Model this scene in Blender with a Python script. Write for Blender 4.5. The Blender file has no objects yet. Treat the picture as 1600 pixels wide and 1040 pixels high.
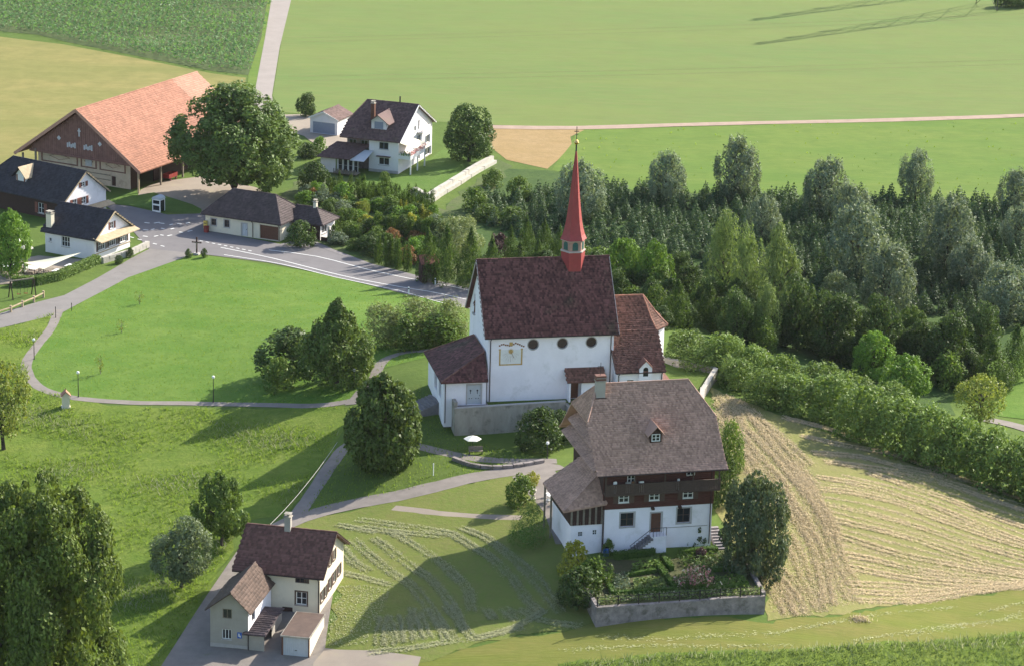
import bpy, math, random
import numpy as np
from mathutils import Vector, Matrix
from mathutils.geometry import delaunay_2d_cdt, tessellate_polygon

SC = bpy.context.scene
COL = SC.collection

# ------------------------------------------------------------------ camera
F_PX, PITCH, ROLL, CAM_Z = 4610.0, math.radians(16.95), math.radians(1.476), 115.0
cp, sp_, cr, sr = math.cos(PITCH), math.sin(PITCH), math.cos(ROLL), math.sin(ROLL)
X0, U0, D0 = np.array([1., 0, 0]), np.array([0, sp_, cp]), np.array([0, cp, -sp_])
AX, AU = X0 * cr + U0 * sr, -X0 * sr + U0 * cr
cam = bpy.data.cameras.new('camera')
cam.sensor_width = 36
cam.lens = 36 * F_PX / 1600
cam.clip_start, cam.clip_end = 1, 9000
cam_o = bpy.data.objects.new('camera', cam)
COL.objects.link(cam_o)
M = Matrix.Identity(4)
for i in range(3):
    M[i][0], M[i][1], M[i][2] = AX[i], AU[i], -D0[i]
M[2][3] = CAM_Z
cam_o.matrix_world = M
SC.camera = cam_o

# ------------------------------------------------------------------ light
SUN_AZ, SUN_EL = 41.0, 31.5          # azimuth from +x towards +y
w = bpy.data.worlds.new('World')
SC.world = w
w.use_nodes = True
wn = w.node_tree
bg = wn.nodes['Background']
sky = wn.nodes.new('ShaderNodeTexSky')
sky.sky_type = 'NISHITA'
sky.sun_disc = False
sky.sun_elevation = math.radians(SUN_EL)
sky.sun_rotation = math.radians(90 - SUN_AZ)
sky.air_density, sky.dust_density = 1.0, 1.5
wn.links.new(sky.outputs[0], bg.inputs[0])
bg.inputs[1].default_value = 0.15
sun = bpy.data.lights.new('sun', 'SUN')
sun.energy = 5.0
sun.angle = math.radians(0.5)
sun.color = (1.0, 0.93, 0.80)
sun_o = bpy.data.objects.new('sun', sun)
COL.objects.link(sun_o)
sd = Vector((math.cos(math.radians(SUN_EL)) * math.cos(math.radians(SUN_AZ)),
             math.cos(math.radians(SUN_EL)) * math.sin(math.radians(SUN_AZ)), math.sin(math.radians(SUN_EL))))
sun_o.rotation_euler = sd.to_track_quat('Z', 'Y').to_euler()
vs = SC.view_settings
vs.view_transform, vs.look, vs.exposure, vs.gamma = 'Standard', 'None', 1.05, 1.0
vs.use_curve_mapping = False
SC.cycles.max_bounces = 6
SC.cycles.transparent_max_bounces = 4

# ------------------------------------------------------------------ mesh helpers
class MB:
    def __init__(s): s.v, s.f = [], []
    def quad(s, *p):
        b = len(s.v); s.v += [tuple(q) for q in p]; s.f.append(tuple(range(b, b + len(p)))); return s
    def hexa(s, p):      # 8 points: bottom 4 ccw, top 4
        b = len(s.v); s.v += [tuple(q) for q in p]
        for f in ((3, 2, 1, 0), (4, 5, 6, 7), (0, 1, 5, 4), (1, 2, 6, 5), (2, 3, 7, 6), (3, 0, 4, 7)):
            s.f.append(tuple(b + i for i in f))
        return s
    def box(s, x0, y0, z0, x1, y1, z1):
        return s.hexa([(x0, y0, z0), (x1, y0, z0), (x1, y1, z0), (x0, y1, z0), (x0, y0, z1), (x1, y0, z1), (x1, y1, z1), (x0, y1, z1)])
    def prism(s, poly, z0, z1):
        b = len(s.v); n = len(poly)
        s.v += [(p[0], p[1], z0 if len(p) < 3 else z0 + p[2]) for p in poly] + [(p[0], p[1], z1 if len(p) < 3 else z1 + p[2]) for p in poly]
        s.f.append(tuple(b + n + i for i in range(n))); s.f.append(tuple(b + n - 1 - i for i in range(n)))
        for i in range(n): s.f.append((b + i, b + (i + 1) % n, b + n + (i + 1) % n, b + n + i))
        return s
    def slab(s, poly, t, n=None):   # 3D polygon extruded down by t along z (or along -n)
        b = len(s.v); k = len(poly); d = Vector((0, 0, -t)) if n is None else -Vector(n) * t
        s.v += [tuple(p) for p in poly] + [tuple(Vector(p) + d) for p in poly]
        s.f.append(tuple(b + i for i in range(k))); s.f.append(tuple(b + 2 * k - 1 - i for i in range(k)))
        for i in range(k): s.f.append((b + i, b + k + i, b + k + (i + 1) % k, b + (i + 1) % k))
        return s
    def bar(s, p, q, w_, h=None):
        h = h or w_; p, q = Vector(p), Vector(q); d = (q - p).normalized()
        a = d.cross(Vector((0, 0, 1)))
        a = Vector((1, 0, 0)) if a.length < 1e-4 else a.normalized()
        u = a.cross(d).normalized(); a = a * w_ / 2; u = u * h / 2
        return s.hexa([p - a - u, p + a - u, q + a - u, q - a - u, p - a + u, p + a + u, q + a + u, q - a + u])
    def tube(s, pts, rad, n=8, cap=True):
        b = len(s.v); pts = [Vector(p) for p in pts]
        if not hasattr(rad, '__len__'): rad = [rad] * len(pts)
        for i, p in enumerate(pts):
            d = (pts[min(i + 1, len(pts) - 1)] - pts[max(i - 1, 0)]).normalized()
            a = d.cross(Vector((0, 0, 1)))
            a = Vector((1, 0, 0)) if a.length < 1e-3 else a.normalized()
            u = a.cross(d)
            for k in range(n):
                t = 2 * math.pi * k / n
                s.v.append(tuple(p + (a * math.cos(t) + u * math.sin(t)) * rad[i]))
        for i in range(len(pts) - 1):
            for k in range(n):
                s.f.append((b + i * n + k, b + i * n + (k + 1) % n, b + (i + 1) * n + (k + 1) % n, b + (i + 1) * n + k))
        if cap:
            s.f.append(tuple(b + k for k in range(n))[::-1]); s.f.append(tuple(b + (len(pts) - 1) * n + k for k in range(n)))
        return s
    def lathe(s, prof, n=12, c=(0, 0), ph=0):
        b = len(s.v)
        for r, z in prof:
            for k in range(n):
                t = 2 * math.pi * k / n + ph; s.v.append((c[0] + r * math.cos(t), c[1] + r * math.sin(t), z))
        for i in range(len(prof) - 1):
            for k in range(n): s.f.append((b + i * n + k, b + i * n + (k + 1) % n, b + (i + 1) * n + (k + 1) % n, b + (i + 1) * n + k))
        s.f.append(tuple(b + k for k in range(n))[::-1]); s.f.append(tuple(b + (len(prof) - 1) * n + k for k in range(n)))
        return s
    def fill(s, loops):       # planar 3D polygon with holes
        loops = [[Vector(p) for p in l] for l in loops]
        tr = tessellate_polygon(loops); flat = [p for l in loops for p in l]; b = len(s.v)
        s.v += [tuple(p) for p in flat]; s.f += [tuple(b + i for i in t) for t in tr]
        return s
    def build(s, name, mat, parent=None, kind=None, label=None, loc=None, smooth=False):
        me = bpy.data.meshes.new(name); me.from_pydata(s.v, [], s.f); me.update()
        return link(name, me, mat, parent, kind, label, loc, smooth)

def link(name, me, mat, parent=None, kind=None, label=None, loc=None, smooth=False):
    if mat is not None and not me.materials: me.materials.append(mat)
    if smooth: me.polygons.foreach_set('use_smooth', [True] * len(me.polygons))
    o = bpy.data.objects.new(name, me); COL.objects.link(o)
    if parent is not None: o.parent = parent
    if kind: o['kind'] = kind
    if label: o['label'] = label
    if loc is not None: o.location = loc
    return o

def np_mesh(name, V, Fq):
    me = bpy.data.meshes.new(name)
    V = np.asarray(V, np.float32); Fq = np.asarray(Fq, np.int32); k = Fq.shape[1]
    me.vertices.add(len(V)); me.vertices.foreach_set('co', V.ravel())
    me.loops.add(Fq.size); me.loops.foreach_set('vertex_index', Fq.ravel())
    me.polygons.add(len(Fq)); me.polygons.foreach_set('loop_start', np.arange(0, Fq.size, k, dtype=np.int32))
    me.update(calc_edges=True)
    return me

def thing(name, label, cat, loc=(0, 0, 0), yaw=0, group=None, scale=None):
    o = bpy.data.objects.new(name, None); COL.objects.link(o)
    o.location = loc; o.rotation_euler = (0, 0, yaw); o['label'] = label; o['category'] = cat
    o.empty_display_size = 0.5
    if scale is not None: o.scale = scale
    if group: o['group'] = group
    return o
def tag(o, label, cat, group=None):
    o['label'] = label; o['category'] = cat
    if group: o['group'] = group
    return o

# ------------------------------------------------------------------ materials
def lin(c): return tuple(c) + (1.0,)
def pm(name, c, var=0.18, scale=3.0, rough=0.85, bump=0.0, island=0.0, c2=None, stain=None, metal=0.0, detail=5, stretch=None, spec=0.3):
    m = bpy.data.materials.new(name); m.use_nodes = True
    nt = m.node_tree; N = nt.nodes; L = nt.links; b = N['Principled BSDF']
    tc = N.new('ShaderNodeTexCoord'); nz = N.new('ShaderNodeTexNoise')
    src = tc.outputs['Object']
    if stretch:
        mp = N.new('ShaderNodeMapping'); mp.inputs['Scale'].default_value = stretch; L.new(src, mp.inputs[0]); src = mp.outputs[0]
    nz.inputs['Scale'].default_value = scale; nz.inputs['Detail'].default_value = detail; nz.inputs['Roughness'].default_value = 0.65
    L.new(src, nz.inputs['Vector'])
    rp = N.new('ShaderNodeValToRGB'); rp.color_ramp.elements[0].position = 0.3; rp.color_ramp.elements[1].position = 0.7
    hi = c2 if c2 else tuple(min(1, x * (1 + var)) for x in c)
    rp.color_ramp.elements[0].color = lin(tuple(x * (1 - var) for x in c)); rp.color_ramp.elements[1].color = lin(hi)
    L.new(nz.outputs[0], rp.inputs[0]); col = rp.outputs[0]
    if stain:      # (colour, scale, threshold, amount)
        n2 = N.new('ShaderNodeTexNoise'); n2.inputs['Scale'].default_value = stain[1]; n2.inputs['Detail'].default_value = 6; n2.inputs['Roughness'].default_value = 0.7
        L.new(tc.outputs['Object'], n2.inputs['Vector'])
        r2 = N.new('ShaderNodeMapRange'); r2.inputs[1].default_value = stain[2]; r2.inputs[2].default_value = stain[2] + 0.12; r2.inputs[4].default_value = stain[3]
        L.new(n2.outputs[0], r2.inputs[0])
        mx = N.new('ShaderNodeMix'); mx.data_type = 'RGBA'; L.new(r2.outputs[0], mx.inputs[0]); L.new(col, mx.inputs[6]); mx.inputs[7].default_value = lin(stain[0]); col = mx.outputs[2]
    if island:
        g = N.new('ShaderNodeNewGeometry'); hs = N.new('ShaderNodeMapRange'); hs.inputs[3].default_value = 1 - island; hs.inputs[4].default_value = 1 + island
        L.new(g.outputs['Random Per Island'], hs.inputs[0])
        mu = N.new('ShaderNodeMix'); mu.data_type = 'RGBA'; mu.blend_type = 'MULTIPLY'; mu.inputs[0].default_value = 1
        cb = N.new('ShaderNodeCombineColor')
        for i in range(3): L.new(hs.outputs[0], cb.inputs[i])
        L.new(col, mu.inputs[6]); L.new(cb.outputs[0], mu.inputs[7]); col = mu.outputs[2]
    L.new(col, b.inputs['Base Color'])
    b.inputs['Roughness'].default_value = rough; b.inputs['Metallic'].default_value = metal
    b.inputs['Specular IOR Level'].default_value = spec
    if bump:
        bp = N.new('ShaderNodeBump'); bp.inputs['Strength'].default_value = bump; bp.inputs['Distance'].default_value = 0.05
        L.new(nz.outputs[0], bp.inputs['Height']); L.new(bp.outputs[0], b.inputs['Normal'])
    return m

def gmat(name, c0, c1, c2, s1=12.0, s2=0.8, rot=0, stretch=(1, 1, 1), fine=0.55, bump=0.6, dist=0.12, stripes=None):
    """ground: broad patches c0/c1, fine speckle c2; stripes = (angle deg, width m, amount, colour)"""
    m = bpy.data.materials.new(name); m.use_nodes = True
    nt = m.node_tree; N = nt.nodes; L = nt.links; b = N['Principled BSDF']
    tc = N.new('ShaderNodeTexCoord'); mp = N.new('ShaderNodeMapping'); mp.inputs['Rotation'].default_value = (0, 0, math.radians(rot)); mp.inputs['Scale'].default_value = stretch
    L.new(tc.outputs['Object'], mp.inputs[0])
    def noise(sc, det, src):
        n = N.new('ShaderNodeTexNoise'); n.inputs['Scale'].default_value = sc; n.inputs['Detail'].default_value = det; n.inputs['Roughness'].default_value = 0.68
        L.new(src, n.inputs['Vector']); return n
    n1 = noise(1 / s1, 7, mp.outputs[0]); n2 = noise(1 / s2, 5, mp.outputs[0]); n3 = noise(1 / (s1 * 0.27), 6, tc.outputs['Object'])
    def ramp(src, a, z):
        r = N.new('ShaderNodeMapRange'); r.inputs[1].default_value = a; r.inputs[2].default_value = z; L.new(src, r.inputs[0]); return r.outputs[0]
    def mix(f, a, z, amt=None):
        x = N.new('ShaderNodeMix'); x.data_type = 'RGBA'
        if amt is not None:
            k = N.new('ShaderNodeMath'); k.operation = 'MULTIPLY'; k.inputs[1].default_value = amt; L.new(f, k.inputs[0]); f = k.outputs[0]
        L.new(f, x.inputs[0])
        for s_, q in ((6, a), (7, z)):
            if isinstance(q, tuple): x.inputs[s_].default_value = lin(q)
            else: L.new(q, x.inputs[s_])
        return x.outputs[2]
    col = mix(ramp(n1.outputs[0], 0.36, 0.64), c0, c1)
    col = mix(ramp(n3.outputs[0], 0.42, 0.66), col, tuple((a + z) / 2 * 0.8 for a, z in zip(c0, c2)), 0.45)
    if stripes:
        m2 = N.new('ShaderNodeMapping'); m2.inputs['Rotation'].default_value = (0, 0, math.radians(stripes[0])); L.new(tc.outputs['Object'], m2.inputs[0])
        wv = N.new('ShaderNodeTexWave'); wv.bands_direction = 'X'; wv.inputs['Scale'].default_value = 0.314 / stripes[1]; wv.inputs['Distortion'].default_value = 2.0; wv.inputs['Detail'].default_value = 3
        wv.inputs['Detail Scale'].default_value = 1.5
        L.new(m2.outputs[0], wv.inputs['Vector'])
        col = mix(ramp(wv.outputs[1], 0.35, 0.75), col, stripes[3], stripes[2])
    col = mix(ramp(n2.outputs[0], 0.45, 0.72), col, c2, fine)
    L.new(col, b.inputs['Base Color']); b.inputs['Roughness'].default_value = 0.95; b.inputs['Specular IOR Level'].default_value = 0.1
    bp = N.new('ShaderNodeBump'); bp.inputs['Strength'].default_value = bump; bp.inputs['Distance'].default_value = dist
    L.new(n2.outputs[0], bp.inputs['Height']); L.new(bp.outputs[0], b.inputs['Normal'])
    return m

def leafmat(name, c, c2, tr=0.24, gloss=0.5, obj_var=0.15, green=True):
    m = bpy.data.materials.new(name); m.use_nodes = True
    nt = m.node_tree; N = nt.nodes; L = nt.links; b = N['Principled BSDF']
    g = N.new('ShaderNodeNewGeometry'); oi = N.new('ShaderNodeObjectInfo')
    tc = N.new('ShaderNodeTexCoord'); nz = N.new('ShaderNodeTexNoise'); nz.inputs['Scale'].default_value = 5; L.new(tc.outputs['Object'], nz.inputs['Vector'])
    ad = N.new('ShaderNodeMath'); ad.operation = 'ADD'; L.new(g.outputs['Random Per Island'], ad.inputs[0]); L.new(nz.outputs[0], ad.inputs[1])
    r = N.new('ShaderNodeMapRange'); r.inputs[1].default_value = 0.25; r.inputs[2].default_value = 1.3; L.new(ad.outputs[0], r.inputs[0])
    mx = N.new('ShaderNodeMix'); mx.data_type = 'RGBA'; mx.inputs[6].default_value = lin(c); mx.inputs[7].default_value = lin(c2); L.new(r.outputs[0], mx.inputs[0])
    hv = N.new('ShaderNodeHueSaturation'); L.new(mx.outputs[2], hv.inputs['Color'])
    r2 = N.new('ShaderNodeMapRange'); r2.inputs[3].default_value = 1 - obj_var; r2.inputs[4].default_value = 1 + obj_var; L.new(oi.outputs['Random'], r2.inputs[0]); L.new(r2.outputs[0], hv.inputs['Value'])
    b.inputs['Roughness'].default_value = gloss; b.inputs['Specular IOR Level'].default_value = 0.12
    L.new(hv.outputs[0], b.inputs['Base Color'])
    t = N.new('ShaderNodeBsdfTranslucent'); tw = N.new('ShaderNodeMix'); tw.data_type = 'RGBA'; tw.blend_type = 'MULTIPLY'; tw.inputs[0].default_value = 1; tw.inputs[7].default_value = (1.5, 1.45, .75, 1) if green else (1.1, 1.1, 1, 1)
    L.new(hv.outputs[0], tw.inputs[6]); L.new(tw.outputs[2], t.inputs[0])
    ms = N.new('ShaderNodeMixShader'); ms.inputs[0].default_value = tr
    L.new(b.outputs[0], ms.inputs[1]); L.new(t.outputs[0], ms.inputs[2]); L.new(ms.outputs[0], N['Material Output'].inputs[0])
    return m

MT = {}
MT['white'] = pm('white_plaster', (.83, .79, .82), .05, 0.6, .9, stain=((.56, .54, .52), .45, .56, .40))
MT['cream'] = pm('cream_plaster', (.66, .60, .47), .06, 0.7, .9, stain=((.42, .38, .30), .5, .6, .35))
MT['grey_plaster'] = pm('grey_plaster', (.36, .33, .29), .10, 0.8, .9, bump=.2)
MT['villa'] = pm('villa_plaster', (.74, .71, .71), .05, .7, .9)
MT['concrete'] = pm('stained_concrete', (.34, .31, .26), .22, .9, .95, bump=.3, stain=((.12, .11, .09), .55, .52, .7), stretch=(1, 1, .35))
MT['oldstone'] = pm('old_stone', (.23, .20, .19), .3, 1.6, .95, bump=.5, stain=((.08, .075, .06), .7, .5, .7))
MT['palestone'] = pm('pale_stone', (.40, .375, .33), .15, 2, .9, bump=.3, island=.1)
MT['church_tile'] = pm('church_roof_tile', (.110, .047, .044), .28, .5, .85, island=.5, stain=((.062, .056, .036), .22, .54, .65))
MT['choir_tile'] = pm('choir_roof_tile', (.150, .072, .054), .25, .6, .85, island=.42, stain=((.075, .06, .042), .3, .54, .55))
MT['priest_tile'] = pm('rectory_roof_tile', (.38, .235, .178), .16, .4, .85, island=.26)
MT['small_tile'] = pm('interlocking_roof_tile', (.150, .072, .058), .15, .8, .8, island=.30, stain=((.25, .15, .12), 1.6, .62, .5))
MT['annex_tile'] = pm('annex_roof_tile', (.095, .064, .051), .2, 1.0, .85, island=.3)
MT['barn_tile'] = pm('barn_orange_tile', (.35, .165, .110), .12, .35, .85, island=.18, stain=((.30, .14, .10), .15, .55, .4))
MT['barn_tile_new'] = pm('barn_new_tile', (.42, .235, .165), .08, .6, .85, island=.12)
MT['slate'] = pm('dark_slate_tile', (.034, .031, .040), .2, .6, .7, island=.25)
MT['low_tile'] = pm('brown_grey_tile', (.075, .055, .056), .2, .6, .8, island=.25)
MT['villa_tile'] = pm('villa_brown_tile', (.125, .078, .072), .2, .5, .85, island=.28, stain=((.10, .10, .05), .5, .58, .5))
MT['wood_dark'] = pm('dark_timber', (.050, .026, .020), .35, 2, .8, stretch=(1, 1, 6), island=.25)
MT['wood_balcony'] = pm('weathered_balcony', (.080, .054, .042), .25, 2, .85, stretch=(1, 1, 6), island=.3)
MT['wood_red'] = pm('red_brown_timber', (.085, .030, .022), .3, 2, .75, stretch=(1, 1, 6), island=.25)
MT['wood_grey'] = pm('grey_timber', (.20, .17, .13), .25, 2, .85, island=.2)
MT['wood_pale'] = pm('pale_timber', (.40, .31, .20), .2, 2, .8, island=.15)
MT['barn_board'] = pm('barn_board', (.165, .085, .068), .25, 1.5, .85, island=.25)
MT['barn_cream'] = pm('barn_cream', (.50, .41, .30), .12, .9, .9, stain=((.22, .16, .11), .6, .55, .5))
MT['barn_paint'] = pm('faded_grey_paint', (.42, .44, .45), .2, 2, .9)
MT['red_paint'] = pm('red_spire_shingle', (.27, .040, .038), .12, 1.5, .6, island=.15, spec=.4)
MT['spire_wood'] = pm('belfry_boards', (.36, .22, .17), .15, 2, .8)
MT['gold'] = pm('gilded_metal', (.75, .48, .16), .1, 2, .3, metal=1.0)
MT['green_louvre'] = pm('green_louvre', (.03, .10, .085), .2, 3, .7)
MT['glass'] = pm('window_glass', (.022, .026, .032), .3, .8, .12, spec=.6)
MT['glass_red'] = pm('leaded_glass', (.045, .022, .022), .4, 6, .3, spec=.5)
MT['frame_white'] = pm('white_frame', (.72, .72, .70), .05, 3, .6)
MT['frame_grey'] = pm('grey_stone_frame', (.42, .39, .37), .1, 3, .85)
MT['frame_brown'] = pm('brown_frame', (.10, .065, .05), .15, 3, .7)
MT['shutter_red'] = pm('red_brown_shutter', (.19, .070, .05), .12, 3, .7)
MT['shutter_blue'] = pm('grey_blue_shutter', (.26, .29, .36), .06, 3, .7)
MT['door_grey'] = pm('pale_grey_door', (.48, .50, .52), .06, 2, .7)
MT['door_brown'] = pm('brown_door', (.13, .058, .035), .2, 2, .7, stretch=(1, 1, 6))
MT['metal'] = pm('dark_metal', (.045, .042, .045), .15, 3, .5, metal=.6)
MT['copper'] = pm('brown_gutter', (.05, .032, .030), .2, 3, .5, metal=.4)
MT['ochre'] = pm('ochre_paint', (.50, .33, .12), .2, 5, .9)
MT['ochre_dark'] = pm('brown_paint', (.24, .12, .06), .2, 5, .9)
MT['dial'] = pm('sundial_plaster', (.72, .71, .67), .05, 2, .9)
MT['trim'] = pm('pale_metal_trim', (.42, .37, .34), .1, 3, .6)
MT['canvas'] = pm('white_canvas', (.80, .78, .70), .03, 2, .8)
MT['canvas_yellow'] = pm('cream_canvas', (.82, .76, .55), .03, 2, .8)
MT['plastic_white'] = pm('white_paint', (.80, .80, .78), .03, 2, .5)
MT['red'] = pm('bright_red_paint', (.24, .032, .028), .1, 2, .5)
MT['yellow'] = pm('yellow_paint', (.62, .45, .10), .1, 2, .5)
MT['blue'] = pm('blue_sign_paint', (.03, .12, .45), .05, 2, .5)
MT['bark'] = pm('bark', (.065, .050, .042), .35, 6, .95, bump=.5, stretch=(1, 1, .3))
MT['pale_bark'] = pm('pale_bark', (.20, .18, .14), .3, 6, .95, stretch=(1, 1, .3))
MT['roadpaint'] = pm('road_paint', (.62, .62, .60), .15, 4, .8)
MT['asphalt'] = pm('asphalt', (.150, .140, .142), .10, .35, .95, detail=8, stain=((.09, .085, .09), .25, .58, .5))
MT['asphalt_light'] = pm('old_asphalt', (.185, .17, .16), .10, .4, .95, detail=8, stain=((.13, .12, .11), .5, .55, .5))
MT['lane'] = pm('pale_lane', (.27, .235, .21), .08, .3, .95)
MT['path'] = pm('gravel_path', (.20, .175, .155), .15, .7, .95, stain=((.14, .15, .08), .6, .6, .4))
MT['gravel'] = pm('gravel_yard', (.27, .225, .18), .12, .3, .95, stain=((.26, .24, .15), .3, .55, .5))
MT['track'] = pm('brown_track', (.31, .225, .17), .15, .5, .95)
MT['cobble'] = pm('grey_paving', (.18, .165, .165), .2, 1.2, .95, bump=.3)

G_ = {}
G_['ground'] = gmat('base_grass', (0.081, 0.131, 0.025), (0.109, 0.156, 0.032), (0.057, 0.094, 0.018), 18, .7)
G_['meadow'] = gmat('mown_meadow', (0.081, 0.160, 0.021), (0.121, 0.188, 0.034), (0.060, 0.124, 0.015), 7, .4, fine=.45)
G_['tall'] = gmat('tall_meadow', (0.099, 0.159, 0.019), (0.160, 0.202, 0.037), (0.072, 0.116, 0.015), 5, .4, fine=.6, dist=.25)
G_['far'] = gmat('far_field_grass', (0.142, 0.184, 0.050), (0.116, 0.176, 0.048), (0.168, 0.184, 0.066), 24, 1.8, rot=8, stretch=(.25, 1.3, 1), fine=.5)
G_['mid'] = gmat('mid_field_grass', (0.099, 0.168, 0.028), (0.138, 0.187, 0.037), (0.078, 0.140, 0.024), 16, 1.2, rot=4, stretch=(.4, 1.2, 1), fine=.5)
G_['corn'] = gmat('corn_soil', (0.063, 0.102, 0.032), (0.081, 0.119, 0.041), (0.108, 0.085, 0.054), 14, .8)
G_['wheat'] = gmat('ripening_wheat', (.178, .180, .056), (.240, .208, .075), (.145, .150, .045), 12, 1.2, rot=12, stretch=(.3, 1, 1), fine=.5)
G_['tan'] = gmat('ripe_wheat', (0.289, 0.200, 0.090), (0.323, 0.225, 0.113), (0.230, 0.170, 0.072), 8, .8)
G_['lawn'] = gmat('garden_lawn', (0.083, 0.152, 0.028), (0.106, 0.168, 0.038), (0.064, 0.120, 0.021), 6, .4)
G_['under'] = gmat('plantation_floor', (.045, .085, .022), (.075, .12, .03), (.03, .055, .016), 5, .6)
G_['mown'] = gmat('cut_meadow', (.115, .158, .030), (.150, .168, .042), (.19, .165, .07), 6, .5, fine=.45)
G_['hayfield'] = gmat('stubble_field', (.165, .178, .050), (.225, .205, .080), (.27, .23, .11), 7, .45, fine=.55)
G_['lower'] = gmat('lower_strip', (0.135, 0.159, 0.028), (0.175, 0.159, 0.046), (0.115, 0.150, 0.025), 8, .5, rot=-8, stretch=(.25, 1.6, 1), fine=.5)
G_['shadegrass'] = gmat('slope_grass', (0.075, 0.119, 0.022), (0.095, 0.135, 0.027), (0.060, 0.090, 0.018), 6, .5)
G_['soil'] = gmat('garden_soil', (.07, .085, .03), (.10, .09, .05), (.05, .06, .025), 2, .3)
G_['villagarden'] = gmat('nursery_ground', (.075, .12, .03), (.12, .13, .06), (.05, .08, .025), 5, .6)

LM = {}
LM['broad'] = leafmat('broad_leaf', (.036, .068, .014), (0.137, 0.208, 0.044))
LM['oak'] = leafmat('oak_leaf', (.036, .066, .016), (0.117, 0.176, 0.047))
LM['dark'] = leafmat('dark_leaf', (.018, .038, .012), (0.086, 0.137, 0.039))
LM['chestnut'] = leafmat('chestnut_leaf', (.030, .058, .012), (0.130, 0.189, 0.047))
LM['light'] = leafmat('light_green_leaf', (.060, .125, .016), (0.163, 0.280, 0.047))
LM['poplar'] = leafmat('poplar_leaf', (.070, .115, .032), (0.182, 0.247, 0.081))
LM['silver'] = leafmat('silver_leaf', (.040, .075, .036), (0.215, 0.267, 0.176), obj_var=.12)
LM['greyfruit'] = leafmat('grey_green_leaf', (.055, .082, .040), (0.169, 0.215, 0.117))
LM['willow'] = leafmat('willow_leaf', (.085, .120, .040), (0.221, 0.267, 0.104))
LM['thuja'] = leafmat('thuja_leaf', (.016, .038, .010), (0.085, 0.140, 0.031), tr=.3)
LM['conifer'] = leafmat('conifer_needle', (.015, .040, .019), (.076, .122, .052), tr=.2, obj_var=.3)
LM['hedge'] = leafmat('hedge_leaf', (.052, .098, .020), (0.169, 0.247, 0.060))
LM['yellow'] = leafmat('yellow_leaf', (.15, .17, .02), (0.325, 0.325, 0.052))
LM['orange'] = leafmat('rust_leaf', (.15, .07, .03), (0.312, 0.169, 0.065), green=False)
LM['purple'] = leafmat('purple_leaf', (.05, .028, .03), (0.130, 0.078, 0.072), green=False)
LM['sparse'] = leafmat('yellow_green_leaf', (.095, .130, .025), (0.234, 0.273, 0.062))
LM['fuzzy'] = leafmat('asparagus_leaf', (.045, .10, .02), (0.104, 0.195, 0.039))
LM['grassblade'] = leafmat('grass_blade', (.110, .195, .026), (.190, .270, .062), tr=.5, gloss=.8)
LM['seed'] = leafmat('seed_head', (.27, .29, .15), (.38, .38, .24), tr=.4, gloss=.8, green=False)
LM['cornleaf'] = leafmat('corn_leaf', (.070, .165, .058), (.135, .250, .105), tr=.4)
LM['straw'] = leafmat('straw', (.38, .305, .175), (.65, .535, .35), tr=.3, gloss=.85, green=False)
LM['bankblade'] = leafmat('bank_blade', (.095, .150, .040), (.165, .215, .085), tr=.4, gloss=.8)
LM['greydark'] = leafmat('grey_dark_leaf', (.036, .056, .028), (.115, .150, .078))
LM['walnut'] = leafmat('walnut_leaf', (.032, .056, .012), (.150, .205, .046))
LM['hay'] = leafmat('cut_grass', (.29, .31, .15), (.55, .55, .33), tr=.3, gloss=.85, green=False)
LM['pink'] = leafmat('pink_petal', (.50, .16, .18), (.65, .32, .30), tr=.3, green=False)
LM['creamflower'] = leafmat('cream_petal', (.60, .52, .36), (.70, .62, .48), tr=.3, green=False)
LM['box'] = leafmat('box_leaf', (.034, .078, .014), (.080, .140, .026))

# ------------------------------------------------------------------ terrain
def ray(u, v):
    a, b = (u - 800) / F_PX, (v - 520) / F_PX
    return AX * a - AU * b + D0
def at(u, v, z=0.0):
    d = ray(u, v); return np.array([0, 0, CAM_Z]) + d * ((z - CAM_Z) / d[2])

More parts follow.
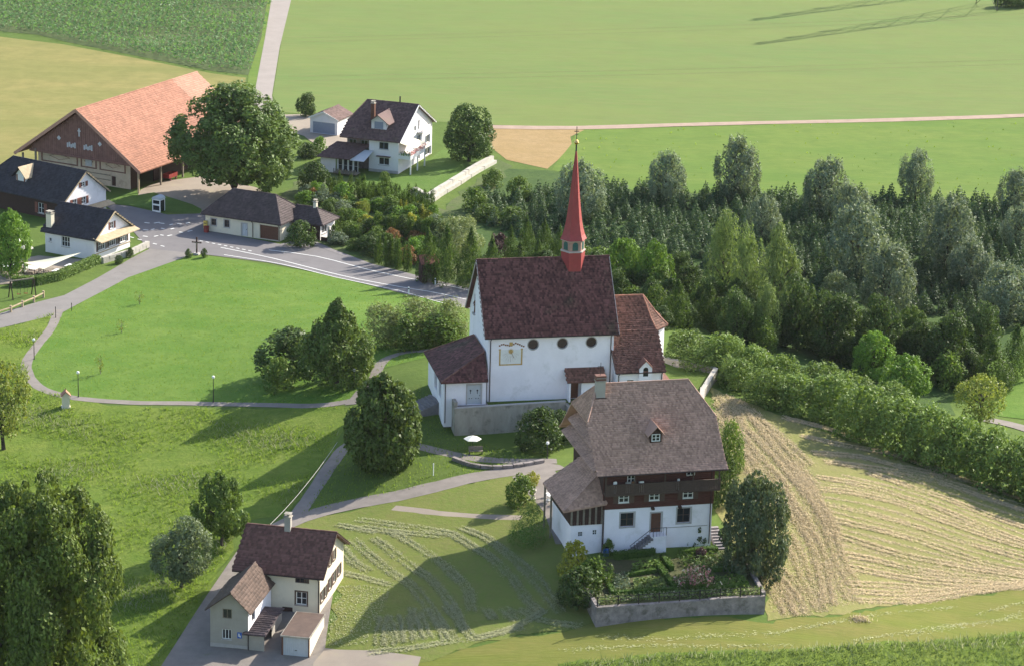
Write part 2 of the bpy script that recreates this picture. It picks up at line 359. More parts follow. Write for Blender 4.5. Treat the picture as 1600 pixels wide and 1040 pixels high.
CTRL = [(100,490,.5),(45,560,1),(105,620,1.6),(250,520,1.3),(334,628,2.5),(450,560,3.3),(540,630,5),(620,550,6),(500,480,1.6),(640,500,3.6),(600,460,.3),
 (330,410,.2),(200,440,.1),(0,510,.2),(0,600,.8),
 (690,600,7.3),(660,640,6.2),(800,585,7.5),(900,580,7.5),(715,680,4.9),(760,678,4.9),(800,671,5.0),(850,664,5.1),(900,658,5.2),(1060,585,7.7),(1105,600,7.4),(830,520,6.5),(1000,500,3.0),
 (712,685,5.0),(740,690,5.1),(840,720,5.2),(600,730,4.5),(670,740,4.7),(770,745,4.9),(520,790,3),(440,812,2.5),(860,720,5.2),
 (0,700,.5),(150,750,.9),(300,700,2),(280,915,1.2),(150,950,.2),(0,1040,-1),(200,1040,0),(80,860,.3),(420,700,3),
 (497,958,2),(330,1010,.8),(480,1028,.8),(370,860,1.9),(530,927,2.1),(300,1035,.6),(560,1035,1.0),
 (700,850,3.6),(620,800,3.6),(840,800,4.9),(850,900,4.0),(600,970,2.1),(650,1030,1.6),(900,960,2.9),(760,900,3.2),
 (945,862,5.1),(1110,850,5.1),(880,850,4.9),(850,780,5.2),(1020,760,5.3),
 (1120,625,7.3),(1180,800,5.3),(1220,940,3.0),(1300,800,4.8),(1300,700,5.8),(1450,700,4.0),(1600,790,1.5),(1600,900,.8),(1400,900,1.9),(1195,962,3.0),(930,967,3.0),
 (1340,965,2.2),(1600,1000,.4),(1300,1040,1.9),(900,1040,2.4),(1500,1040,.8),(1000,1000,2.9),
 (1120,540,6.3),(1200,600,5.6),(1300,640,4.8),(1420,690,3.4),(1540,740,2),(1300,600,2.0),(1450,630,.4),(1150,490,1.2),(1590,650,0),(1050,480,1.5),(1240,540,1.0),
 (728,465,0),(640,450,0),(560,420,0),(800,430,0),(900,420,0),(1000,430,.2),(1100,440,0),(1250,470,0),(1400,500,0),(1600,560,0)]
_c = np.array([at(u, v, z) for u, v, z in CTRL])
_xy, _z = _c[:, :2], _c[:, 2]
_ex = [(x, y) for x in range(-120, 141, 20) for y in (425, 450, 480)] + [(x, y) for x in (-120, -100) for y in range(240, 420, 20)] + [(x, y) for x in (95, 115, 135) for y in range(240, 420, 20)]
_xy = np.vstack([_xy, np.array(_ex, float)]); _z = np.concatenate([_z, np.zeros(len(_ex))])
def _tps(r2): return np.where(r2 > 1e-9, 0.5 * r2 * np.log(np.maximum(r2, 1e-9)), 0)
def _rbf():
    n = len(_xy); s = 50.0
    P = _xy / s
    K = _tps(((P[:, None] - P[None]) ** 2).sum(-1)) + np.eye(n) * 0.0015
    A = np.zeros((n + 3, n + 3)); A[:n, :n] = K; A[:n, n] = 1; A[:n, n + 1:] = P; A[n, :n] = 1; A[n + 1:, :n] = P.T
    return P, np.linalg.solve(A, np.concatenate([_z, [0, 0, 0]])), s
_P, _W, _S = _rbf()
def sstep(a, b, x):
    t = np.clip((x - a) / (b - a), 0, 1); return t * t * (3 - 2 * t)
def hts(xy):
    xy = np.atleast_2d(np.asarray(xy, float)); out = np.zeros(len(xy))
    for i in range(0, len(xy), 4000):
        q = xy[i:i + 4000]; p = q / _S
        h = _tps(((p[:, None] - _P[None]) ** 2).sum(-1)) @ _W[:len(_P)] + _W[-3] + p @ _W[-2:]
        m = sstep(225, 248, q[:, 1]) * (1 - sstep(415, 440, q[:, 1])) * sstep(-105, -75, q[:, 0]) * (1 - sstep(80, 100, q[:, 0]))
        out[i:i + 4000] = np.clip(h, -1.5, 9) * m
    return out
def H(x, y): return float(hts([(x, y)])[0])
def G(u, v, dz=0.0):
    """the point of the ground seen at (u, v)"""
    z = 2.0
    for _ in range(12):
        p = at(u, v, z + dz); z = 0.5 * z + 0.5 * H(p[0], p[1])
    return np.array([p[0], p[1], H(p[0], p[1]) + dz])
def GG(pts):
    pts = np.asarray(pts, float); z = np.full(len(pts), 1.0)
    D = np.array([ray(u, v) for u, v in pts])
    for _ in range(14):
        t = (z - CAM_Z) / D[:, 2]; xy = D[:, :2] * t[:, None]; z = .5 * z + .5 * hts(xy)
    return xy
def inside(poly, xy):
    poly = np.asarray(poly); x, y = xy[:, 0], xy[:, 1]; r = np.zeros(len(xy), bool); j = len(poly) - 1
    for i in range(len(poly)):
        xi, yi = poly[i]; xj, yj = poly[j]
        c = ((yi > y) != (yj > y)) & (x < (xj - xi) * (y - yi) / (yj - yi + 1e-12) + xi)
        r ^= c; j = i
    return r
def spline(pts, step):
    P = np.asarray(pts, float); P = np.vstack([2 * P[0] - P[1], P, 2 * P[-1] - P[-2]]); out = []
    for i in range(1, len(P) - 2):
        n = max(2, int(np.linalg.norm(P[i + 1] - P[i]) / step))
        for k in range(n):
            t = k / n
            out.append(.5 * ((2 * P[i]) + (-P[i - 1] + P[i + 1]) * t + (2 * P[i - 1] - 5 * P[i] + 4 * P[i + 1] - P[i + 2]) * t * t + (-P[i - 1] + 3 * P[i] - 3 * P[i + 1] + P[i + 2]) * t ** 3))
    out.append(P[-2]); return np.array(out)

gx = np.concatenate([[-4000, -1500, -600, -300, -200], np.arange(-150, 150.1, 1.6), [200, 300, 600, 1500, 4000]])
gy = np.concatenate([[-3000, -500, 0, 120, 180, 205], np.arange(222, 450.1, 1.6), np.arange(465, 760, 20), [900, 1500, 3000, 6000, 9000]])
XX, YY = np.meshgrid(gx, gy); ZZ = hts(np.c_[XX.ravel(), YY.ravel()])
nx = len(gx)
ids = np.arange(len(gx) * len(gy)).reshape(len(gy), nx)
Fg = np.stack([ids[:-1, :-1], ids[:-1, 1:], ids[1:, 1:], ids[1:, :-1]], -1).reshape(-1, 4)
link('ground', np_mesh('ground', np.c_[XX.ravel(), YY.ravel(), ZZ], Fg), G_['ground'], kind='structure', smooth=True)

def sheet(name, plan, off, mat, step=2.2, wob=0.0):
    plan = np.asarray(plan, float); edge = []
    for i in range(len(plan)):
        a, b = plan[i], plan[(i + 1) % len(plan)]; n = max(1, int(np.linalg.norm(b - a) / step))
        edge += [a + (b - a) * k / n for k in range(n)]
    edge = np.array(edge)
    if wob:
        rg = np.random.default_rng(len(edge)); e = edge + (np.c_[np.sin(edge[:, 1] * .9 + 3 * np.sin(edge[:, 0] * .31)), np.sin(edge[:, 0] * .8 + 3 * np.sin(edge[:, 1] * .27))] * .6 + rg.normal(0, .45, edge.shape)) * wob; edge = e
    lo, hi = edge.min(0), edge.max(0)
    g = np.stack(np.meshgrid(np.arange(lo[0], hi[0], step), np.arange(lo[1], hi[1], step)), -1).reshape(-1, 2)
    g = g[inside(edge, g)]
    if len(g):
        d = np.min(((g[:, None] - edge[None]) ** 2).sum(-1), 1) if len(g) * len(edge) < 6e6 else np.ones(len(g)) * 9
        g = g[d > (step * .4) ** 2]
    pts = np.vstack([edge, g]); n = len(edge)
    r = delaunay_2d_cdt([Vector(p) for p in pts], [], [list(range(n))], 1, 1e-4)
    vv = np.array([[p.x, p.y] for p in r[0]]); z = hts(vv) + off
    me = bpy.data.meshes.new(name); me.from_pydata(np.c_[vv, z].tolist(), [], r[2]); me.update()
    if len(me.polygons) and me.polygons[0].normal.z < 0: me.flip_normals()
    return link(name, me, mat, kind='structure', smooth=True)
def region(name, px, off, mat, step=2.2, curve=0, wob=0.0):
    px = np.asarray(px, float)
    if curve: px = spline(np.vstack([px, px[:1]]), curve)[:-1]
    return sheet(name, GG(px), off, mat, step, wob)
def ribbon_plan(line, width, step=1.2):
    c = spline(line, step); t = np.gradient(c, axis=0); t /= np.linalg.norm(t, axis=1)[:, None] + 1e-9
    return c, np.c_[-t[:, 1], t[:, 0]]
def ribbon(name, px, width, off, mat, parent=None, kind='structure', plan=False, step=1.2, wob=0.0, seed=0):
    line = np.asarray(px, float) if plan else GG(px)
    c, nn = ribbon_plan(line, width, step); rows = []; rg = np.random.default_rng(seed)
    ww = width * (1 + wob * rg.normal(size=(len(c), 2)))
    for k in range(4):
        s = k / 3 - .5
        p = c + nn * (ww[:, :1] if s < 0 else ww[:, 1:]) * s; rows.append(np.c_[p, hts(p) + off])
    V = np.stack(rows, 1).reshape(-1, 3); n = len(c); i = np.arange(n - 1)
    Fq = np.vstack([np.c_[i * 4 + k, i * 4 + k + 1, (i + 1) * 4 + k + 1, (i + 1) * 4 + k] for k in range(3)])
    return link(name, np_mesh(name, V, Fq[:, ::-1]), mat, parent, kind, smooth=True)

# far fields
region('far_field', [(456,-40),(1750,-60),(1750,177),(1400,186),(1200,191),(900,199),(780,196),(690,191),(500,180),(440,176),(426,150)], .03, G_['far'], 25)
region('corn_field', [(-200,-60),(436,-60),(425,0),(412,60),(388,118),(330,111),(200,85),(100,65),(60,55),(-200,30)], .03, G_['corn'], 12)
region('wheat_field', [(-200,34),(0,58),(100,70),(200,89),(330,115),(384,122),(383,150),(330,215),(250,262),(100,300),(-60,330),(-250,300)], .03, G_['wheat'], 8)
region('mid_field', [(905,203),(1200,195),(1400,190),(1750,180),(1800,345),(1600,318),(1250,305),(1000,300),(862,266),(890,225)], .03, G_['mid'], 10)
region('ripe_wheat_patch', [(755,196),(904,203),(890,225),(861,264),(790,250),(765,230)], .035, G_['tan'], 5, wob=.8)
region('field_lane', [(430,-60),(455,-60),(455,0),(437,75),(425,150),(430,185),(396,185),(397,150),(414,60),(424,0)], .07, MT['lane'], 6)
region('lane_verge', [(418,-60),(432,-60),(426,0),(416,60),(399,150),(384,150),(388,118),(408,60),(418,0)], .05, G_['mid'], 6)
ribbon('farm_track', [(770,199),(900,200.5),(1050,196),(1200,192.5),(1400,188),(1600,181),(1760,173)], 2.6, .07, MT['track'], step=6, wob=.08)
region('village_verge', [(155,316),(230,290),(330,325),(325,335),(270,332),(205,322)], .05, G_['lawn'], 3)
region('barn_yard', [(215,306),(228,288),(262,282),(350,275),(420,300),(380,320),(325,334),(285,312),(245,302)], .06, MT['gravel'], 3, wob=.8)
region('nursery_ground', [(395,330),(500,265),(600,290),(690,330),(780,250),(800,262),(745,330),(730,455),(640,432),(470,375)], .035, G_['villagarden'], 3, wob=.8)
region('villa_lawn', [(520,290),(600,306),(668,318),(778,256),(760,240),(690,235),(640,270)], .06, G_['lawn'], 3)
region('villa_drive', [(440,180),(480,178),(560,215),(545,250),(500,245),(478,215),(450,200)], .06, MT['gravel'], 3, wob=.8)
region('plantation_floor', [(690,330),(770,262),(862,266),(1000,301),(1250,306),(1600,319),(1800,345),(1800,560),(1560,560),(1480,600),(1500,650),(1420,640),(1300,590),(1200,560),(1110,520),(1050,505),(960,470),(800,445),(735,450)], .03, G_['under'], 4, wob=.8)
region('orchard_grass', [(1480,600),(1560,560),(1700,560),(1760,640),(1700,665),(1560,650)], .05, G_['meadow'], 3)
ribbon('orchard_path', [(1540,655),(1590,666),(1660,690),(1720,715)], 2.2, .07, MT['path'])
G_['worn'] = gmat('worn_grass', (.135, .165, .052), (.15, .17, .06), (.11, .15, .045), 10, 1.5)
for k, (a, b) in enumerate((((470,60),(1650,20)), ((470,66),(1650,26)), ((450,120),(1650,92)), ((450,127),(1650,99)))):
    ribbon('tractor_track', [a, ((a[0] + b[0]) / 2, (a[1] + b[1]) / 2 + 3), b], .55, .045, G_['worn'], step=8, wob=.25, seed=k)
# meadow and slopes
region('meadow', [(92,492),(140,466),(200,434),(288,402),(330,401),(500,428),(600,452),(705,474),(735,500),(730,545),(660,560),(600,575),(545,628),(420,632),(300,629),(200,627),(120,620),(70,607),(46,585),(52,548)], .035, G_['meadow'])
region('tall_meadow', [(-120,505),(0,515),(85,490),(40,560),(45,600),(120,627),(200,634),(300,636),(420,638),(530,634),(545,640),(530,690),(480,760),(450,805),(380,815),(350,880),(320,935),(250,1045),(200,1110),(-120,1110)], .035, G_['tall'], step=1.1, wob=.45)
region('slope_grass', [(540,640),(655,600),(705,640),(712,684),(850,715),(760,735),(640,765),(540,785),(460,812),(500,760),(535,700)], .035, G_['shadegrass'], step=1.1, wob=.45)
region('cut_meadow', [(455,818),(560,795),(640,772),(790,745),(850,735),(880,860),(930,966),(880,985),(760,1000),(650,1035),(600,1035),(510,1012),(530,925)], .04, G_['mown'], step=1.1, wob=.45)
region('hay_field', [(1112,606),(1180,632),(1250,662),(1330,690),(1420,722),(1500,752),(1620,796),(1700,830),(1700,900),(1600,916),(1450,935),(1340,955),(1200,968),(1192,915),(1150,850),(1120,800),(1125,700)], .035, G_['hayfield'], step=1.1, wob=.45)
region('lower_strip', [(1700,905),(1600,918),(1450,938),(1340,957),(1200,970),(930,970),(880,986),(760,1003),(640,1040),(640,1110),(1750,1110)], .03, G_['lower'], step=1.1, wob=.45)
region('bank_grass', [(880,1036),(1050,1020),(1200,1016),(1400,1003),(1600,988),(1720,975),(1750,1110),(850,1110)], .05, G_['tall'], step=1.1, wob=.45)

# road through the village, side road and paths
region('main_road', [(160,318),(205,323),(262,336),(322,334),(320,359),(438,382),(478,372),(520,393),(580,415),(640,430),(728,452),(800,468),(900,488),(900,510),(790,496),(700,473),(600,451.5),(500,427),(420,411),(330,399.5),(300,396),(232,389),(208,362),(190,340)], .05, MT['asphalt'], 3)
region('side_road', [(240,386),(305,394),(285,404),(200,434),(140,466),(95,490),(0,513),(-120,545),(-120,520),(0,490),(60,472),(100,462),(150,436),(205,404)], .045, MT['asphalt_light'], 2.5)
region('footway', [(478,371),(520,390),(580,412.5),(640,428),(728,450),(800,466),(800,469.5),(728,454),(640,432),(580,416.5),(520,394.5),(474,377)], .065, MT['cobble'], 3)
def marking(px, wd, off=.075): return ribbon('road_marking', px, wd, off, MT['roadpaint'], step=3)
marking([(345,387.5),(425,404),(500,423),(560,437),(640,451.5),(700,462),(800,480)], .22)
marking([(420,391.5),(495,401.5),(575,422),(640,436),(700,447),(790,465)], .22)
marking([(350,399),(440,413.5),(525,434),(600,450),(655,463.5),(790,492)], .2)
rg = random.Random(5)
for i in range(9):
    u = 312 + i * 9.5; marking([(u, 377 + i * 1.9), (u + 5, 378 + i * 1.9)], .25)
for i in range(16):
    u = 222 + (i % 6) * 13 + rg.random() * 6; v = 345 + (i // 6) * 10 + rg.random() * 5 + (i % 6)
    marking([(u, v), (u + 5 + rg.random() * 4, v + (-1.5 if i % 2 else 1))], .3)
for i in range(5): marking([(203 + i * 12, 371 + i * 3.4), (209 + i * 12, 372.5 + i * 3.4)], .25)
ribbon('footpath', [(92,484),(80,512),(58,540),(42,565),(44,585),(60,604),(85,614),(120,622),(200,628.5),(300,630),(400,632),(480,634),(520,631),(548,626)], 1.35, .045, MT['path'], wob=.04)
ribbon('church_path', [(548,632),(566,610),(585,590),(592,572),(605,560),(628,552),(650,549),(676,548)], 1.5, .05, MT['path'], wob=.04)
ribbon('slope_path', [(458,812),(480,782),(500,752),(520,722),(545,695),(585,690),(640,694),(690,706),(740,716),(800,720),(870,720)], 1.7, .05, MT['path'], wob=.04)
ribbon('drive', [(360,905),(395,860),(440,822),(500,800),(560,786),(620,775),(690,758),(740,746),(800,736),(850,728),(870,735)], 2.6, .06, MT['path'], wob=.03)
ribbon('gravel_spur', [(615,793),(650,797),(700,803),(760,807),(815,809)], 1.2, .045, MT['gravel'], wob=.1)
region('house_yard', [(225,1075),(252,1040),(300,965),(340,905),(372,858),(400,850),(520,930),(508,1012),(600,1022),(655,1030),(640,1090)], .045, MT['path'], 2)
region('rectory_yard', [(800,745),(835,735),(862,725),(885,770),(890,850),(868,850),(850,800)], .06, MT['path'], 2)
region('yard_gravel', [(508,1014),(590,1016),(658,1026),(640,1080),(480,1080),(490,1035)], .06, MT['gravel'], 2)

# ------------------------------------------------------------------ leaf clouds
def leaf_cloud(C, size, seed, nrm=None, up=.25, rnd=.8, asp=.62, fold=.18, tdir=None):
    """one folded diamond leaf (4 corners) per centre"""
    rg = np.random.default_rng(seed); C = np.asarray(C, float); n = len(C)
    N = rg.normal(size=(n, 3)) * rnd
    if nrm is not None: N = N + nrm
    N[:, 2] += up; N /= np.linalg.norm(N, axis=1)[:, None] + 1e-9
    T = np.cross(N, rg.normal(size=(n, 3)) if tdir is None else np.cross(tdir + rg.normal(0, .35, (n, 3)), N)); T /= np.linalg.norm(T, axis=1)[:, None] + 1e-9
    B = np.cross(N, T); s = (np.asarray(size) * rg.uniform(.65, 1.35, n))[:, None]
    A = [C - T * s * .5, C + B * s * asp * .5 - N * s * fold * .5, C + T * s * .5, C - B * s * asp * .5 - N * s * fold * .5]
    V = np.stack(A, 1).reshape(-1, 3); b = np.arange(n)[:, None] * 4
    return V, b + np.arange(4)[None]

# ------------------------------------------------------------------ building kit
class Site:
    """a frame in which parts of one building are laid out"""
    def __init__(s, th, loc=(0, 0, 0), rz=0): s.th, s.loc, s.rz = th, loc, rz
    def part(s, mb, name, mat, parent=None, label=None, kind=None):
        o = mb.build(name, mat, parent if parent is not None else s.th, kind, label)
        if parent is None: o.location = s.loc; o.rotation_euler = (0, 0, s.rz)
        return o
class Fr:
    """wall frame: a along, z up, d inward"""
    def __init__(s, O, A, N): s.O, s.A, s.N = Vector(O), Vector(A), Vector(N)
    def p(s, a, z, d=0): return s.O + s.A * a + Vector((0, 0, z)) - s.N * d
    def box(s, mb, a0, a1, z0, z1, d0, d1):
        return mb.hexa([s.p(a0, z0, d0), s.p(a1, z0, d0), s.p(a1, z0, d1), s.p(a0, z0, d1), s.p(a0, z1, d0), s.p(a1, z1, d0), s.p(a1, z1, d1), s.p(a0, z1, d1)])
def front(y): return Fr((0, y, 0), (1, 0, 0), (0, -1, 0))
def rightw(x): return Fr((x, 0, 0), (0, 1, 0), (1, 0, 0))
def leftw(x): return Fr((x, 0, 0), (0, 1, 0), (-1, 0, 0))
def backw(y): return Fr((0, y, 0), (1, 0, 0), (0, 1, 0))
def rect(a0, z0, a1, z1): return [(a0, z0), (a1, z0), (a1, z1), (a0, z1)]
def circ(a, z, r, n=20): return [(a + r * math.cos(2 * math.pi * k / n), z + r * math.sin(2 * math.pi * k / n)) for k in range(n)]
def arch(a0, z0, a1, z1, n=8):
    r = (a1 - a0) / 2; c = (a0 + a1) / 2
    return [(a0, z0), (a1, z0)] + [(c + r * math.cos(math.pi * k / n), z1 - r + r * math.sin(math.pi * k / n)) for k in range(n + 1)]
def wall(S, fr, poly, mat, holes=(), depth=.16, name='wall', label=None):
    mb = MB(); mb.fill([[fr.p(a, z) for a, z in poly]] + [[fr.p(a, z) for a, z in h] for h in holes])
    for h in holes:
        for i in range(len(h)):
            p, q = h[i], h[(i + 1) % len(h)]
            mb.quad(fr.p(*p), fr.p(*q), fr.p(*q, depth), fr.p(*p, depth))
    return S.part(mb, name, mat, label=label)
def window(S, fr, a0, z0, a1, z1, fm='frame_white', nx=2, nz=2, shut=None, sw=None, sill='frame_grey', sur=None, d=.10, t=.07, glass='glass', name='window', open_=False):
    mb = MB()
    fr.box(mb, a0, a1, z0, z0 + t, d, d + .06); fr.box(mb, a0, a1, z1 - t, z1, d, d + .06)
    fr.box(mb, a0, a0 + t, z0 + t, z1 - t, d, d + .06); fr.box(mb, a1 - t, a1, z0 + t, z1 - t, d, d + .06)
    for i in range(1, nx):
        c = a0 + (a1 - a0) * i / nx; fr.box(mb, c - t * .5, c + t * .5, z0 + t, z1 - t, d + .003, d + .055)
    for i in range(1, nz):
        c = z0 + (z1 - z0) * i / nz; fr.box(mb, a0 + t, a1 - t, c - t * .35, c + t * .35, d + .006, d + .05)
    o = S.part(mb, name, MT[fm])
    mb = MB(); mb.quad(fr.p(a0, z0, d + .045), fr.p(a1, z0, d + .045), fr.p(a1, z1, d + .045), fr.p(a0, z1, d + .045)); S.part(mb, 'pane', MT[glass], o)
    if sill:
        mb = MB(); fr.box(mb, a0 - .08, a1 + .08, z0 - .09, z0 - .002, -.08, d); S.part(mb, 'sill', MT[sill], o)
    if sur:
        mb = MB(); k = .15
        for r in ((a0 - k, a1 + k, z1, z1 + k), (a0 - k, a0, z0, z1), (a1, a1 + k, z0, z1), (a0 - k, a1 + k, z0 - k, z0)): fr.box(mb, *r, -.025, .02)
        S.part(mb, 'surround', MT[sur], o)
    if shut:
        sw = sw or (a1 - a0) / 2
        for x0 in (a0 - sw - .03, a1 + .03):
            mb = MB(); fr.box(mb, x0, x0 + sw, z0 - .03, z1 + .03, -.05, -.004)
            for k in range(int((z1 - z0) / .16)):
                zz = z0 + .06 + k * .16; fr.box(mb, x0 + .06, x0 + sw - .06, zz, zz + .09, -.075, -.045)
            S.part(mb, 'shutter', MT[shut])
    return o
def door(S, fr, a0, z0, a1, z1, mat='door_brown', sur='frame_grey', n=3, d=.12, name='door'):
    mb = MB(); fr.box(mb, a0, a1, z0, z1, d, d + .06)
    w_ = (a1 - a0) / n
    for i in range(n): fr.box(mb, a0 + i * w_ + .04, a0 + (i + 1) * w_ - .04, z0 + .08, z1 - .08, d - .025, d + .01)
    o = S.part(mb, name, MT[mat])
    mb = MB(); fr.box(mb, a1 - .16, a1 - .10, z0 + .95, z0 + 1.07, d - .07, d - .02); S.part(mb, 'handle', MT['metal'], o)
    if sur:
        mb = MB(); k = .15
        for r in ((a0 - k, a1 + k, z1, z1 + k), (a0 - k, a0, z0, z1), (a1, a1 + k, z0, z1)): fr.box(mb, *r, -.03, .02)
        S.part(mb, 'surround', MT[sur], o)
    return o
def tiles(polys, tw, th_, lift=.05, seed=0, jit=.012, thick=.035):
    """overlapping tiles laid on planar 3D polygons; first edge of each polygon is its eave"""
    Vs, Fs = [], []; rg = np.random.default_rng(seed); nv = 0
    for poly in polys:
        P = [np.array(p, float) for p in poly]; u = P[1] - P[0]; Lu = np.linalg.norm(u); u /= Lu
        n = np.zeros(3)
        for i in range(1, len(P) - 1): n += np.cross(P[i] - P[0], P[i + 1] - P[0])
        n /= np.linalg.norm(n)
        if n[2] < 0: n = -n
        v = np.cross(n, u)
        if v[2] < 0: v = -v
        q2 = np.array([[np.dot(p - P[0], u), np.dot(p - P[0], v)] for p in P])
        lo, hi = q2.min(0), q2.max(0); rows = max(1, int(round((hi[1] - lo[1]) / th_))); rh = (hi[1] - lo[1]) / rows
        g = []
        for r in range(rows):
            off = (r % 2) * tw / 2; cols = np.arange(lo[0] - tw + off, hi[0] + tw, tw)
            g.append(np.c_[cols, np.full(len(cols), lo[1] + r * rh)])
        g = np.vstack(g); g = g[inside(q2, g + np.array([tw / 2, rh / 2]))]
        m = len(g)
        if not m: continue
        j = rg.normal(0, jit, m); gw = tw * .955
        zt = lift + j
        def pt(du, dv, dz): return P[0] + (g[:, :1] + du) * u + (g[:, 1:] + dv) * v + np.asarray(dz).reshape(-1, 1) * n
        A = [pt(0, -rh * .15, zt), pt(gw, -rh * .15, zt), pt(gw, rh * 1.02, np.full(m, lift * .3)), pt(0, rh * 1.02, np.full(m, lift * .3)), pt(0, -rh * .15, zt - thick), pt(gw, -rh * .15, zt - thick)]
        V = np.stack(A, 1).reshape(-1, 3); b = nv + np.arange(m) * 6
        Fs += [np.c_[b, b + 1, b + 2, b + 3], np.c_[b + 4, b + 5, b + 1, b]]; Vs.append(V); nv += len(V)
    return np_mesh('roof_tiles', np.vstack(Vs), np.vstack(Fs))
def roof(S, polys, mat, tile=(.22, .30), t=.16, caps=(), cap_r=.10, capmat=None, name='roof', seed=0, lift=.05, jit=.012):
    mb = MB()
    for p in polys: mb.slab(p, t)
    o = S.part(mb, name, MT[mat])
    me = tiles(polys, tile[0], tile[1], seed=seed, lift=lift, jit=jit)
    link('roof_tiles', me, MT[mat], o, kind='stuff')
    if caps:
        mb = MB(); rg = random.Random(seed)
        for a, b in caps:
            a, b = Vector(a), Vector(b); k = max(1, int((b - a).length / .42))
            for i in range(k):
                p = a + (b - a) * (i / k); q = a + (b - a) * ((i + 1.12) / k); e = Vector((0, 0, .05 + rg.uniform(-.01, .01)))
                mb.tube([p + e, q + e], [cap_r, cap_r * .9], 6)
        S.part(mb, 'ridge_cap', MT[capmat or mat], o, kind='stuff')
    return o
def gable_roof(L, W, he, hr, hl=None, hr_=None, x0=0, y0=0):
    """polygons + cap lines; hl / hr_ = (height where the hip starts, ridge inset)"""
    ym = y0 + W / 2; x1 = x0 + L
    def side(x, hp, sg):
        if not hp: return [(x, y0, he)], [(x, ym, hr)], [(x, y0 + W, he)], None
        f = (hp[0] - he) / (hr - he); ya = y0 + f * W / 2; yb = y0 + W - f * W / 2; rp = (x + sg * hp[1], ym, hr)
        lo = [(x, y0, he)] + ([(x, ya, hp[0])] if f > .01 else []); hi = [(x, y0 + W, he)] + ([(x, yb, hp[0])] if f > .01 else [])
        return lo, [rp], hi, [(x, ya, hp[0]), (x, yb, hp[0]), rp]
    l, lr, lb, lh = side(x0, hl, 1); r, rr, rb, rh = side(x1, hr_, -1)
    P = [[l[0]] + r + rr + lr + l[1:][::-1]]
    P.append([rb[0]] + lb + lr + rr + rb[1:][::-1])
    caps = [(lr[0], rr[0])]
    for h in (lh, rh):
        if h: P.append(h); caps += [(h[0], h[2]), (h[1], h[2])]
    return P, caps
def under(W, he, hr, y, y0=0):
    m = W / 2; return he + (hr - he) * (1 - abs(y - y0 - m) / m) - .17
def gable_poly(W, he, hr, a0, a1, zb, top=None):
    zt = under(W, he, hr, W / 2)
    if top and top < zt:
        f = (top - he) / (hr - he); ya = f * W / 2
        return [(a0, zb), (a1, zb), (a1, under(W, he, hr, a1)), (W - ya, top - .17), (ya, top - .17), (a0, under(W, he, hr, a0))]
    return [(a0, zb), (a1, zb), (a1, under(W, he, hr, a1)), (W / 2, zt), (a0, under(W, he, hr, a0))]
def verge(S, W, he, hr, x, mat='trim', top=None, w_=.05, h=.22):
    mb = MB(); m = W / 2; f = 1 if not top else (top - he) / (hr - he)
    for s in (0, 1):
        p = (x, s * W, he - .06); q = (x, m + (s - .5) * 2 * m * (1 - f), he + (hr - he) * f - .06)
        mb.bar(p, q, w_, h)
    return S.part(mb, 'bargeboard', MT[mat])
def gutter(S, x0, x1, y, z, mat='copper', pipes=(), zb=0, ywall=None):
    mb = MB(); mb.tube([(x0, y - .06, z - .08), (x1, y - .06, z - .08)], .07, 6); S.part(mb, 'gutter', MT[mat])
    for x in pipes:
        mb = MB(); yw = y + .3 if ywall is None else ywall - .07
        mb.tube([(x, y - .05, z - .1), (x, yw, z - .5), (x, yw, zb)], .055, 6); S.part(mb, 'downpipe', MT[mat])
def chimney(S, x, y, w_, d, z0, z1, mat='grey_plaster', cap='concrete', parent=None, pots=0, name='chimney'):
    mb = MB(); mb.box(x - w_ / 2, y - d / 2, z0, x + w_ / 2, y + d / 2, z1)
    o = S.part(mb, name, MT[mat])
    mb = MB(); mb.box(x - w_ / 2 - .08, y - d / 2 - .08, z1 + .002, x + w_ / 2 + .08, y + d / 2 + .08, z1 + .12)
    for i in range(max(1, pots)): mb.box(x - .12 + i * .3, y - .12, z1 + .12, x + .12 + i * .3, y + .12, z1 + .36)
    mb.box(x - w_ / 2 - .05, y - d / 2 - .05, z1 + .362, x + w_ / 2 + .05, y + d / 2 + .05, z1 + .42)
    S.part(mb, 'chimney_cap', MT[cap], o); return o

